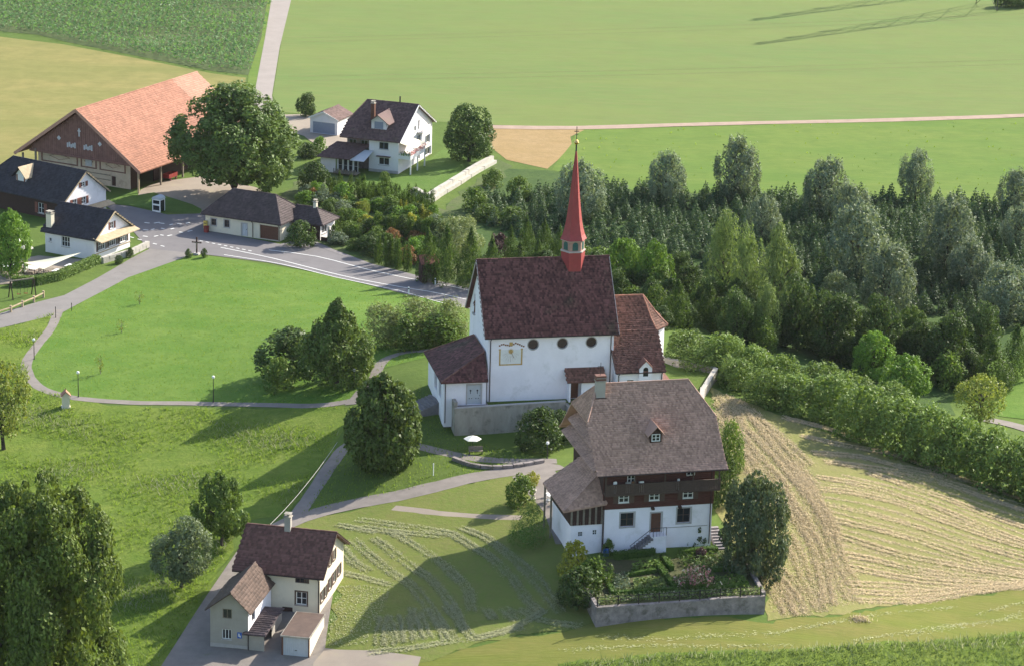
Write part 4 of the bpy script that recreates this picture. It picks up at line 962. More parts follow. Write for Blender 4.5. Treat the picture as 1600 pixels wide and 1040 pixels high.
# ------------------------------------------------------------------ small house with annexes
def build_small():
    x, y, yaw, z0 = -27.283, 274.484, -.196, 2.0
    L, W, he, hr, o = 9.39, 10.26, 3.92, 6.95, .5
    T = thing('cottage', 'cream two-storey house with brown tiled gable roof and small chimney beside the drive', 'house', (x, y, z0), yaw)
    S = Site(T); f = front(.5)
    w1 = [(6.45, .75, 7.55, 2.1), (6.35, 3.05, 7.8, 3.62)]; dk = (5.0, -1.4, 6.1, .35)
    wall(S, f, rect(.5, -3.5, L - .5, under(W, he, hr, .5)), MT['cream'], [rect(*q) for q in w1] + [rect(2.65, .8, 3.55, 1.95), rect(*dk)], depth=.2)
    window(S, f, *w1[0], nx=2, nz=2, d=.1, sur='frame_brown'); window(S, f, *w1[1], fm='frame_brown', nx=3, nz=1, d=.08, sill=None)
    window(S, f, 2.65, .8, 3.55, 1.95, fm='frame_brown', sur='frame_brown'); door(S, f, *dk, mat='wood_dark', sur=None)
    gw = [(1.0, .95, 1.95, 2.15), (2.35, .95, 3.05, 2.1), (4.0, 1.1, 4.9, 2.35), (5.6, 1.2, 6.5, 2.4), (7.6, 1.3, 8.4, 2.4), (4.1, 3.7, 4.8, 4.8), (5.6, 3.7, 6.3, 4.8)]
    r = rightw(L - .5)
    wall(S, r, gable_poly(W, he, hr, .5, W - .5, -3), MT['cream'], [rect(*q) for q in gw], depth=.15)
    for q in gw: window(S, r, *q, fm='frame_grey', nx=2, nz=2, shut='frame_brown', sw=.36, sill='frame_brown')
    wall(S, leftw(.5), gable_poly(W, he, hr, .5, W - .5, -3), MT['cream']); wall(S, backw(W - .5), rect(.5, -3, L - .5, under(W, he, hr, .5)), MT['cream'])
    P, caps = gable_roof(L, W, he, hr); roof(S, P, 'small_tile', (.27, .33), caps=caps, cap_r=.11, seed=21, lift=.06, jit=.012)
    verge(S, W, he, hr, L + .02, 'wood_dark'); verge(S, W, he, hr, -.02, 'wood_dark')
    mb = MB()
    for k in range(4): yy = W - .2 - k * .55; mb.bar((L - .6, yy, under(W, he, hr, yy) + .02), (L - .02, yy, under(W, he, hr, yy) + .02), .1)
    S.part(mb, 'rafter_end', MT['wood_grey'], kind='stuff')
    gutter(S, 0, L, 0, he, pipes=(L - .6,), zb=-1.5, ywall=.5)
    chimney(S, 4.35, W / 2 - .15, .62, .62, 6.5, 8.2, 'grey_plaster', 'concrete')
    # two-storey annex, gable towards the yard
    yf = -7.6; zb = -2.6
    A = Site(T, (0.05, yf, 0), 0); aw, ah, ar = 3.85, 3.05, 4.85
    fa = front(0); g2 = [(1.25, 1.95, 2.2, 2.95), (1.18, -.25, 2.15, .8)]
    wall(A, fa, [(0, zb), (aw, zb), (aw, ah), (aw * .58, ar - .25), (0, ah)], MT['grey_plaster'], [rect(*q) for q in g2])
    window(A, fa, *g2[0], fm='wood_grey', nx=2, nz=1, d=.03, sill=None); window(A, fa, *g2[1], nx=3, nz=1, sill='frame_grey')
    mb = MB(); fa.box(mb, 0, aw, -1.4, -.75, -.03, -.001); A.part(mb, 'plinth', MT['frame_grey'])
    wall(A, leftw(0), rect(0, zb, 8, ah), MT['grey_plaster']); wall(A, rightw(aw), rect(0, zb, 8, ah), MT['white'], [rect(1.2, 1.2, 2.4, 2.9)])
    mb = MB(); mb.quad((aw - .1, 1.1, 1.1), (aw - .1, 2.5, 1.1), (aw - .1, 2.5, 3.0), (aw - .1, 1.1, 3.0)); A.part(mb, 'shed_opening', MT['glass'])
    rx = aw * .58; yb = 7.9
    roof(A, [[(-.4, yb, ah - .25), (-.4, -.5, ah - .25), (rx, -.6, ar), (rx, yb, ar)], [(aw + .4, -.5, ah - .25), (aw + .4, yb, ah - .25), (rx, yb, ar), (rx, -.6, ar)]], 'annex_tile', (.26, .32), t=.1, caps=[((rx, -.6, ar), (rx, yb, ar))], cap_r=.09, name='annex_roof', seed=22)
    mb = MB(); fa.box(mb, 2.75, 3.2, .0, .62, -.03, -.001); S2 = A.part(mb, 'blue_sign', MT['blue'])
    mb = MB(); fa.box(mb, 2.86, 2.98, .18, .5, -.04, -.031); fa.box(mb, 2.98, 3.1, .12, .3, -.039, -.031); A.part(mb, 'sign_print', MT['plastic_white'], S2)
    # low shed between annex and garage
    wall(A, front(-.1), rect(aw + .02, zb, 5.5, .75), MT['grey_plaster']); wall(A, rightw(5.48), rect(2.6, zb, 6.2, .75), MT['grey_plaster'])
    roof(A, [[(3.4, -.6, .72), (5.75, -.6, .78), (5.8, 5.6, 1.25), (3.9, 5.6, 1.25)]], 'low_tile', (.4, .45), t=.1, name='shed_roof', seed=23)
    mb = MB(); mb.tube([(aw + .05, -.18, .6), (aw + .05, -.18, -1.9)], .05, 6); A.part(mb, 'downpipe', MT['metal'])
    # garage
    Gs = Site(T, (7.4, -7.95, 0), .02); gw_, gl, gz = 2.75, 5.9, 1.0
    wall(Gs, front(0), rect(0, zb, gw_, gz), MT['grey_plaster'], [rect(.12, -1.35, gw_ - .12, .75)], depth=.12)
    mb = MB(); n = 12
    for i in range(n):
        a = .12 + i * (gw_ - .24) / n; mb.box(a + .01, .06, -1.34, a + (gw_ - .24) / n - .005, .1 + .012 * (i % 2), .74)
    o2 = Gs.part(mb, 'garage_door', MT['door_grey'], kind='stuff')
    mb = MB(); mb.box(1.3, .0, -.55, 1.5, .05, -.5); Gs.part(mb, 'handle', MT['metal'], o2)
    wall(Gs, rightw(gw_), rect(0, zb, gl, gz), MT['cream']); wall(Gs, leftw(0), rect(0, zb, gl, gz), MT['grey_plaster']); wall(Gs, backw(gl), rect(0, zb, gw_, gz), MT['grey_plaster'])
    mb = MB(); mb.box(-.1, -.25, gz - .12, gw_ + .1, gl + .1, gz + .04); Gs.part(mb, 'garage_roof', MT['concrete'])
    mb = MB(); mb.box(-.02, -.17, gz + .041, gw_ + .02, gl + .02, gz + .06); Gs.part(mb, 'roof_felt', MT['annex_tile'])
    mb = MB(); mb.box(-.02, -.05, zb, .11, .05, gz - .13); mb.box(gw_ - .11, -.05, zb, gw_ + .02, .05, gz - .13); Gs.part(mb, 'door_post', MT['door_brown'], kind='stuff')
    return T
small = build_small()

# ------------------------------------------------------------------ barn
def build_barn():
    x, y, yaw, z0 = -58.457, 445.77, 1.099, 0
    L, W, he, hr = 34.5, 24.07, 3.53, 12.03
    T = thing('barn', 'huge farm barn with bright orange tiled roof and painted gable front', 'barn', (x, y, z0), yaw)
    S = Site(T)
    P, caps = gable_roof(27.0, W, he, hr)
    roof(S, P, 'barn_tile', (.34, .42), caps=caps, cap_r=.14, seed=31)
    P, caps = gable_roof(7.4, W, he, hr, x0=27.05)
    roof(S, P, 'barn_tile_new', (.34, .42), caps=caps, cap_r=.14, name='newer_roof', seed=32)
    verge(S, W, he, hr, -.03, 'barn_tile_new', h=.5)
    zt = 4.55
    l = leftw(2.0); l2 = leftw(.9)
    # boarded triangle, overhanging: boards one by one
    a = 3.2; k = 0
    while a < W - 3.0:
        top = he + (hr - he) * (1 - abs(a + .2 - W / 2) / (W / 2)) - .45
        if top > zt + .25:
            mb = MB(); l2.box(mb, a + .015, a + .385, zt - .1, top, -.03 - .015 * (k % 2), .06); S.part(mb, 'board', MT['barn_board'])
        a += .4; k += 1
    mb = MB(); l2.box(mb, 2.4, W - 2.4, zt - .45, zt - .05, -.12, .2); S.part(mb, 'tie_beam', MT['barn_board'])
    for s in (0, 1):
        mb = MB(); p = l2.p(W / 2 - 1.2 if s else W / 2 + .1, 6.1, -.07); c = W / 2 + (-1.6 if s == 0 else 1.6)
        for i in range(5): l2.box(mb, c - .9 + i * .35, c - .62 + i * .35, 5.6 + .12 * (i % 2), 6.5 - .15 * (i % 3), -.075, -.046)
        S.part(mb, 'painted_figure', MT['barn_paint'], kind='stuff')
        mb = MB(); c = W / 2 + (-3.9 if s == 0 else 3.9)
        mb.quad(*[l2.p(c + u, 6.9 + v, -.06) for u, v in ((0, -.4), (.4, 0), (0, .4), (-.4, 0))]); S.part(mb, 'painted_diamond', MT['barn_paint'])
    mb = MB(); l2.box(mb, W / 2 - .12, W / 2 + .12, 7.6, 8.9, -.07, -.046); l2.box(mb, W / 2 - .3, W / 2 + .3, 8.4, 8.6, -.072, -.046); S.part(mb, 'painted_cross', MT['barn_paint'])
    # rendered panels between timbers
    wall(S, l, rect(3.2, -.5, W - 3.2, 4.6), MT['barn_cream'], [rect(6.0, .15, 6.8, 1.7)], depth=.3)
    door(S, l, 6.0, .15, 6.8, 1.7, 'wood_dark', sur=None)
    for a0, a1 in ((4.1, 9.0), (9.6, 12.6), (13.2, 20.2)):
        mb = MB()
        for r in ((a0, a1, 2.45, 2.6), (a0, a1, 4.35, 4.5), (a0, a0 + .18, 2.6, 4.35), (a1 - .18, a1, 2.6, 4.35)): l.box(mb, *r, -.12, -.002)
        o = S.part(mb, 'panel_frame', MT['barn_board'])
        c = (a0 + a1) / 2; w_ = (a1 - a0) * .28
        mb = MB()
        for p, q in (((c - w_, 3.5), (c, 4.0)), ((c, 4.0), (c + w_, 3.5)), ((c + w_, 3.5), (c, 3.0)), ((c, 3.0), (c - w_, 3.5))): mb.bar(l.p(*p, -.03), l.p(*q, -.03), .07, .05)
        S.part(mb, 'painted_lozenge', MT['barn_board'], o)
    mb = MB(); l.box(mb, 10.5, 11.7, 2.75, 4.2, -.08, -.003); S.part(mb, 'hayloft_door', MT['barn_paint'])
    mb = MB()
    for zz in (.9, 1.7): l.box(mb, 7.0, W - 3.3, zz, zz + .14, -.06, -.003)
    S.part(mb, 'rail_beam', MT['wood_grey'], kind='stuff')
    f = front(3.2)
    wall(S, f, rect(2.0, -.5, L - 2, 5.4), MT['wood_dark'], [rect(4, 0, 8.5, 3.2)])
    wall(S, rightw(L - 1), rect(3.2, -.5, W - 3.2, 5), MT['wood_dark']); wall(S, backw(W - 3.2), rect(2, -.5, L - 2, 5.4), MT['wood_dark'])
    for i in range(5):
        mb = MB(); mb.box(.6 + i * 6.2, .7, -.3, .85 + i * 6.2, .95, 3.6); S.part(mb, 'post', MT['wood_grey'] if i else MT['wood_pale'])
    for i in range(2):
        mb = MB(); mb.box(.7, W - 1.2 - i * 2.5, -.3, .95, W - .95 - i * 2.5, 3.6 + i); S.part(mb, 'post', MT['wood_grey'])
    return T
barn = build_barn()

# ------------------------------------------------------------------ inn (two houses)
def build_inn():
    x, y, yaw = -81.463, 436.916, -.589
    L, W, he, hr = 16.57, 10.6, 2.9, 7.0
    T = thing('inn', 'dark-roofed white inn with red shutters and a dormer beside the barn', 'inn', (x, y, 0), yaw)
    S = Site(T)
    P, caps = gable_roof(L, W, he, hr, (5.2, 1.6)); roof(S, P, 'slate', (.30, .34), caps=caps, seed=41)
    f = front(.5); wall(S, f, rect(.5, -1, L - .5, 3.2), MT['wood_dark'], [rect(11, .6, 12.2, 2.2)]); window(S, f, 11, .6, 12.2, 2.2, shut='shutter_red')  # front wall timber is dark partly to put tree shade into its colour
    r = rightw(L - .5); ws = [(2.6, 1.9, 3.6, 3.0), (4.6, 1.9, 5.6, 3.0), (4.6, 4.6, 5.5, 5.3)]
    wall(S, r, gable_poly(W, he, hr, .5, W - .5, -1), MT['white'], [rect(*q) for q in ws])
    for q in ws: window(S, r, *q, shut='shutter_red', sw=.5)
    wall(S, leftw(.5), gable_poly(W, he, hr, .5, W - .5, -1, 5.2), MT['white']); wall(S, backw(W - .5), rect(.5, -1, L - .5, 3.2), MT['white'])
    verge(S, W, he, hr, L + .02, 'wood_pale')
    mb = MB(); roof_p = [(L - .3, .2, 1.55), (L + 1.1, .2, 1.2), (L + 1.1, W - .2, 1.2), (L - .3, W - .2, 1.55)]; mb.slab(roof_p, .12); S.part(mb, 'pent_roof', MT['wood_pale'])
    for q in (3.0, 6.4, 8.0): window(S, r, q, -.4, q + 1.0, .8, shut='shutter_red', sw=.4)
    # dormer
    yf = 2.0; zb = he + (hr - he) * yf / (W / 2); dx = 6.2
    mb = MB(); mb.box(dx - 1.0, yf, zb - .5, dx + 1.0, yf + 2.5, zb + 1.0); mb.fill([[(dx - 1, yf, zb + 1), (dx + 1, yf, zb + 1), (dx, yf, zb + 2.1)]]); o = S.part(mb, 'dormer', MT['villa'])
    mb = MB(); mb.slab([(dx - 1.5, yf - .6, zb + .7), (dx, yf - .6, zb + 2.3), (dx, yf + 3.4, zb + 2.3), (dx - 1.5, yf + 1.5, zb + .7)], .12); S.part(mb, 'dormer_roof', MT['slate'], o)
    mb = MB(); mb.slab([(dx, yf - .6, zb + 2.305), (dx + 1.5, yf - .6, zb + .7), (dx + 1.5, yf + 1.5, zb + .7), (dx, yf + 3.4, zb + 2.305)], .12); S.part(mb, 'dormer_lit_side', MT['wood_pale'], o)  # dormer slope facing the sun: sunlight put into its pale colour
    ff = front(yf); mb = MB()
    for c in (dx - .55, dx, dx + .55): ff.box(mb, c - .06, c + .06, zb + .05, zb + .95, -.05, -.003)
    S.part(mb, 'window_frame', MT['frame_white'], o)
    for s in (-.9, .62):
        mb = MB(); ff.box(mb, dx + s, dx + s + .28, zb, zb + .95, -.045, -.004); S.part(mb, 'shutter', MT['shutter_red'], o)
    return T
inn = build_inn()
def build_annex():
    x, y, yaw = -68.519, 411.493, -.485
    L, W, he, hr = 9.75, 9.70, 3.12, 6.4
    T = thing('guest_house', 'white inn annexe with dark slate roof and row of gable windows on the road', 'house', (x, y, 0), yaw)
    S = Site(T); P, caps = gable_roof(L, W, he, hr); roof(S, P, 'slate', (.30, .34), caps=caps, seed=43)
    f = front(.5); q = (3.4, 1.25, 4.85, 2.75); wall(S, f, rect(.5, -1, L - .55, 3.3), MT['villa'], [rect(*q), rect(1.2, 1.6, 1.6, 2.2)]); window(S, f, *q, nx=3, nz=2); window(S, f, 1.2, 1.6, 1.6, 2.2, nx=1, nz=1)
    r = rightw(L - .55); ws = [(1.3, 1.15, 3.1, 2.5), (3.95, 1.15, 5.75, 2.5), (6.6, 1.15, 8.4, 2.5), (4.35, 3.75, 5.3, 4.75)]
    wall(S, r, gable_poly(W, he, hr, .5, W - .5, -1), MT['white'], [rect(*q) for q in ws])
    for i, q in enumerate(ws): window(S, r, *q, nx=4 if i < 3 else 2, nz=2, shut='frame_brown' if i < 3 else 'shutter_red', sw=.32)
    mb = MB(); r.box(mb, .4, W - .4, .75, .9, -.06, -.003); S.part(mb, 'band_course', MT['wood_pale'])
    mb = MB(); mb.slab([(L - .5, .1, 3.35), (L + 1.0, .1, 2.9), (L + 1.0, W - .1, 2.9), (L - .5, W - .1, 3.35)], .12); S.part(mb, 'pent_roof', MT['wood_pale'])
    wall(S, leftw(.5), gable_poly(W, he, hr, .5, W - .5, -1), MT['white']); wall(S, backw(W - .5), rect(.5, -1, L - .55, 3.3), MT['white'])
    verge(S, W, he, hr, L + .02, 'wood_pale')
    chimney(S, 1.0, 1.1, .9, .8, 2.6, 5.6, 'cream', 'concrete')
    return T
annex = build_annex()
def build_low():
    x, y, yaw = -46.80, 425.14, -.42
    L, W, he, hr = 13.6, 8.4, 2.75, 6.0
    T = thing('post_office', 'low cream house with brown hipped roof and brown garage door on the road', 'house', (x, y, 0), yaw)
    S = Site(T); P, caps = gable_roof(L, W, he, hr, (2.76, 3.2), (2.76, 3.2)); roof(S, P, 'low_tile', (.30, .34), caps=caps, seed=45)
    f = front(.5); ws = [(1.5, 1.05, 2.35, 2.05), (3.75, 1.05, 4.6, 2.15)]; dq = (6.7, .1, 7.6, 2.0); gq = (9.75, .1, 12.9, 2.2)
    wall(S, f, rect(.5, -.8, L - .5, 2.85), MT['cream'], [rect(*q) for q in ws + [dq, gq]], depth=.25)
    for q in ws: window(S, f, *q, fm='frame_brown', sur='frame_grey')
    door(S, f, *dq, mat='door_grey')
    mb = MB(); f.box(mb, gq[0], gq[2], gq[1], gq[3], .2, .26); o = S.part(mb, 'garage_door', MT['door_brown'])
    for i in range(9):
        mb = MB(); a = gq[0] + i * .35; f.box(mb, a + .02, a + .33, .12, 2.18, .165, .198); S.part(mb, 'plank', MT['door_brown'], o)
    wall(S, rightw(L - .5), rect(.5, -.8, W - .5, 2.85), MT['cream']); wall(S, leftw(.5), rect(.5, -.8, W - .5, 2.85), MT['cream']); wall(S, backw(W - .5), rect(.5, -.8, L - .5, 2.85), MT['cream'])
    gutter(S, 0, L, 0, he, pipes=(L - .55, 8.6), zb=.1, ywall=.5)
    # pavilion at the garden end
    A = Site(T, (L - .8, 3.6, 0), 0)
    wall(A, front(.4), rect(.6, -.8, 5.2, 2.6), MT['wood_dark']); wall(A, rightw(5.2), rect(.4, -.8, 5.0, 2.6), MT['villa'], [rect(.9, .9, 2.6, 2.2)])
    window(A, rightw(5.2), .9, .9, 2.6, 2.2, nx=3, nz=1, shut=None); wall(A, backw(5.0), rect(.6, -.8, 5.2, 2.6), MT['villa'])
    P, caps = gable_roof(5.8, 5.4, 2.5, 4.3, None, (2.52, 2.4)); roof(A, P, 'low_tile', (.3, .34), caps=caps, name='pavilion_roof', seed=46)
    mb = MB(); mb.box(5.3, .4, -.5, 6.6, .5, .6); mb.box(6.5, .4, -.5, 6.62, 4.9, .6); A.part(mb, 'parapet', MT['wood_dark'])
    mb = MB(); mb.box(6.45, .3, -.5, 6.75, .6, 2.4); A.part(mb, 'porch_post', MT['palestone'])
    chimney(A, 3.1, 2.8, .5, .5, 3.6, 5.1, 'cream', 'concrete')
    return T
low = build_low()

# ------------------------------------------------------------------ villa and its garage
def build_villa():
    x, y, yaw = -28.731, 466.194, -.322
    L, W, he, hr, o = 10.5, 16.74, 5.39, 9.92, .6
    T = thing('villa', 'white three-storey villa with brown hipped roof, dormer and flower balcony', 'house', (x, y, 0), yaw)
    S = Site(T)
    P, caps = gable_roof(L, W, he, hr, (7.4, 1.5)); roof(S, P, 'villa_tile', (.30, .36), caps=caps, seed=51)
    f = front(.6); ws = [(6.65, 3.85, 8.25, 5.0), (6.6, 1.25, 8.4, 2.45)]
    wall(S, f, rect(4.9, -1, L - .5, he), MT['villa'], [rect(*q) for q in ws], depth=.2)
    mb = MB(); f.box(mb, 4.88, L - .5, -1, .45, -.06, -.002); S.part(mb, 'plinth', MT['frame_grey'])
    window(S, f, *ws[0], nx=2, nz=1, fm='shutter_blue', d=.02); window(S, f, *ws[1], nx=2, nz=1)
    mb = MB(); f.box(mb, 6.3, 8.7, 2.65, 2.75, -.55, -.002); S.part(mb, 'awning_box', MT['frame_brown'])
    fl = front(1.8); wall(S, fl, rect(.6, -1, 4.9, he), MT['oldstone'], [rect(1.0, 3.6, 2.2, 4.7), rect(3.0, 3.6, 4.2, 4.7)])
    for a in (1.0, 3.0): window(S, fl, a, 3.6, a + 1.2, 4.7, fm='shutter_blue', nx=2, nz=1, d=.04)
    wall(S, leftw(4.9), rect(.6, -1, 1.8, he), MT['villa'])
    r = rightw(L - .5); rw = [(9.3, 5.4, 10.2, 7.0), (7.6, 5.5, 8.6, 6.4), (9.5, 3.0, 10.8, 4.4), (13.2, 2.3, 14.9, 3.6), (13.0, .2, 15.4, 1.5), (9.6, .4, 10.6, 1.6)]
    wall(S, r, gable_poly(W, he, hr, .6, W - .6, -1), MT['villa'], [rect(*q) for q in rw])
    for i, q in enumerate(rw): window(S, r, *q, nx=2, nz=1, shut='shutter_blue' if i in (2, 3, 4) else None, sw=.4)
    mb = MB(); mb.box(L - .5, 9.0, 5.05, L + .5, 12.6, 5.2); mb.box(L + .42, 9.0, 5.2, L + .5, 12.6, 5.9); S.part(mb, 'upper_balcony', MT['villa'])
    wall(S, leftw(.6), gable_poly(W, he, hr, 1.8, W - .6, -1, 7.4), MT['villa']); wall(S, backw(W - .6), rect(.6, -1, L - .5, he), MT['villa'])
    verge(S, W, he, hr, L + .02, 'frame_white')
    # flower balcony, striped awnings on the sunny end
    mb = MB(); mb.box(L - .5, .6, 2.5, L + 1.6, 7.4, 2.68); mb.box(L + 1.5, .6, 2.68, L + 1.6, 7.4, 3.5); mb.box(L - .5, .6, 2.68, L + 1.5, .7, 3.5); S.part(mb, 'balcony', MT['villa'])
    V, Fq = leaf_cloud(np.random.default_rng(3).uniform((L + 1.45, .5, 3.3), (L + 1.85, 7.4, 4.0), (260, 3)), .22, 4)
    link('balcony_flowers', np_mesh('balcony_flowers', V, Fq), LM['pink'], T)
    V, Fq = leaf_cloud(np.random.default_rng(5).uniform((L - .3, .3, 3.2), (L + 1.7, .75, 3.9), (140, 3)), .22, 5)
    link('balcony_leaves', np_mesh('balcony_leaves', V, Fq), LM['hedge'], T)
    mb = MB(); mb.slab([(L - .45, .9, 5.1), (L + 2.2, .9, 4.5), (L + 2.2, 5.6, 4.5), (L - .45, 5.6, 5.1)], .05); S.part(mb, 'awning', MT['canvas_yellow'])
    for yy in (.7, 3.9, 7.2):
        mb = MB(); mb.box(L + 1.45, yy, -.5, L + 1.62, yy + .17, 2.5); S.part(mb, 'post', MT['frame_white'])
    # dormer
    yf = 2.3; zb = he + (hr - he) * yf / (W / 2); dx = 5.9
    mb = MB(); mb.box(dx - 1.3, yf, zb - .5, dx + 1.3, yf + 3, zb + 1.4); mb.fill([[(dx - 1.3, yf, zb + 1.4), (dx + 1.3, yf, zb + 1.4), (dx, yf, zb + 2.35)]]); o2 = S.part(mb, 'dormer', MT['villa'])
    mb = MB(); zz = zb + 1.05
    mb.slab([(dx - 2.0, yf - .7, zz), (dx, yf - .7, zz + 1.5), (dx, yf + 4.6, zz + 1.5), (dx - 2.0, yf + 2.2, zz)], .12); mb.slab([(dx, yf - .7, zz + 1.505), (dx + 2.0, yf - .7, zz), (dx + 2.0, yf + 2.2, zz), (dx, yf + 4.6, zz + 1.505)], .12); S.part(mb, 'dormer_roof', MT['villa_tile'], o2)
    ff = front(yf); mb = MB(); ff.box(mb, dx - .75, dx + .75, zb + .1, zb + 1.25, -.05, -.003); S.part(mb, 'shutter', MT['shutter_blue'], o2)
    chimney(S, 4.0, 4.6, .6, .6, 7.5, 10.3, 'door_brown', 'concrete')
    mb = MB(); mb.tube([(7.2, W / 2, hr), (7.2, W / 2, hr + 1.1)], .12, 6); S.part(mb, 'vent_pipe', MT['metal'])
    # conservatory wing
    A = Site(T, (-2.4, -3.2, 0), 0)
    wall(A, front(.3), rect(.3, -1, 2.9, 2.6), MT['villa']); wall(A, leftw(.3), rect(.3, -1, 5, 2.6), MT['villa'])
    wall(A, front(.9), rect(2.9, -1, 6.6, 2.7), MT['frame_white'], [rect(3.1 + i * .9, .2, 3.8 + i * .9, 2.3) for i in range(4)])
    for i in range(4): window(A, front(.9), 3.1 + i * .9, .2, 3.8 + i * .9, 2.3, nx=1, nz=2, t=.05, sill=None)
    roof(A, [[(-.2, -.2, 2.6), (5.4, -.2, 2.6), (7.2, 5.0, 4.1), (1.2, 5.0, 4.1)]], 'villa_tile', (.3, .36), t=.12, name='wing_roof', seed=53)
    mb = MB(); mb.slab([(5.5, .0, 2.45), (7.9, .0, 2.45), (8.2, 3.6, 3.5), (6.6, 3.6, 3.5)], .06); A.part(mb, 'glass_canopy', MT['door_grey'])
    mb = MB(); mb.box(3.0, -1.0, .3, 7.0, .8, .42); o2 = A.part(mb, 'deck', MT['wood_grey'])
    for i in range(12):
        mb = MB(); mb.box(3.05 + i * .34, -1.0, .42, 3.2 + i * .34, -.94, 1.1); A.part(mb, 'baluster', MT['wood_grey'], o2)
    return T
villa = build_villa()
def build_vgarage():
    yw = -.379 - math.pi / 2; c, s = math.cos(-.379), math.sin(-.379); D, Wg = 6.3, 5.65
    x, y = -35.662 - D * s, 491.124 + D * c
    T = thing('double_garage', 'white garage with grey roller door and brown gable roof behind the villa', 'garage', (x, y, 0), yw)
    S = Site(T); P, caps = gable_roof(D, Wg, 2.7, 3.95); roof(S, P, 'villa_tile', (.3, .36), caps=caps, seed=55)
    r = rightw(D - .3); g = rect(.75, .1, 4.9, 2.05); wall(S, r, gable_poly(Wg, 2.7, 3.95, .25, Wg - .25, -.5), MT['villa'], [g])
    mb = MB()
    for i in range(9): r.box(mb, .75, 4.9, .1 + i * .217, .1 + i * .217 + .205, .08 + .01 * (i % 2), .13)
    S.part(mb, 'roller_door', MT['shutter_blue'], kind='stuff')
    wall(S, leftw(.3), gable_poly(Wg, 2.7, 3.95, .25, Wg - .25, -.5), MT['villa'])
    wall(S, front(.25), rect(.3, -.5, D - .3, 2.75), MT['villa']); wall(S, backw(Wg - .25), rect(.3, -.5, D - .3, 2.75), MT['villa'])
    verge(S, Wg, 2.7, 3.95, D + .02, 'frame_white')
    return T
build_vgarage()

# ------------------------------------------------------------------ vegetation kit
PROF = {
 'round': [(.12,.22),(.28,.44),(.5,.5),(.7,.44),(.88,.28),(1,.07)],
 'egg': [(.06,.34),(.25,.48),(.48,.5),(.72,.38),(.9,.2),(1,.04)],
 'cone': [(.04,.42),(.16,.5),(.5,.35),(.8,.17),(1,.02)],
 'column': [(.02,.38),(.2,.5),(.6,.45),(.85,.28),(1,.03)],
 'poplar': [(.06,.36),(.3,.5),(.6,.45),(.84,.3),(1,.05)],
 'bush': [(.0,.42),(.2,.5),(.55,.47),(.85,.3),(1,.1)],
 'upright': [(.14,.2),(.35,.40),(.55,.5),(.78,.44),(.93,.27),(1,.08)],
 'pointed': [(.05,.42),(.22,.5),(.45,.46),(.65,.33),(.85,.15),(1,.02)],
 'giant': [(.0,.40),(.3,.50),(.5,.50),(.68,.47),(.82,.40),(.93,.28),(1,.16)],
 'flat': [(0,.42),(.2,.5),(.6,.5),(.85,.45),(1,.34)],
 'oval': [(.04,.3),(.2,.45),(.45,.5),(.7,.43),(.9,.25),(1,.06)],
 'broadtop': [(0,.42),(.2,.5),(.5,.5),(.75,.46),(.9,.35),(1,.14)],
 'dome': [(.02,.44),(.25,.5),(.55,.46),(.8,.32),(1,.06)]}
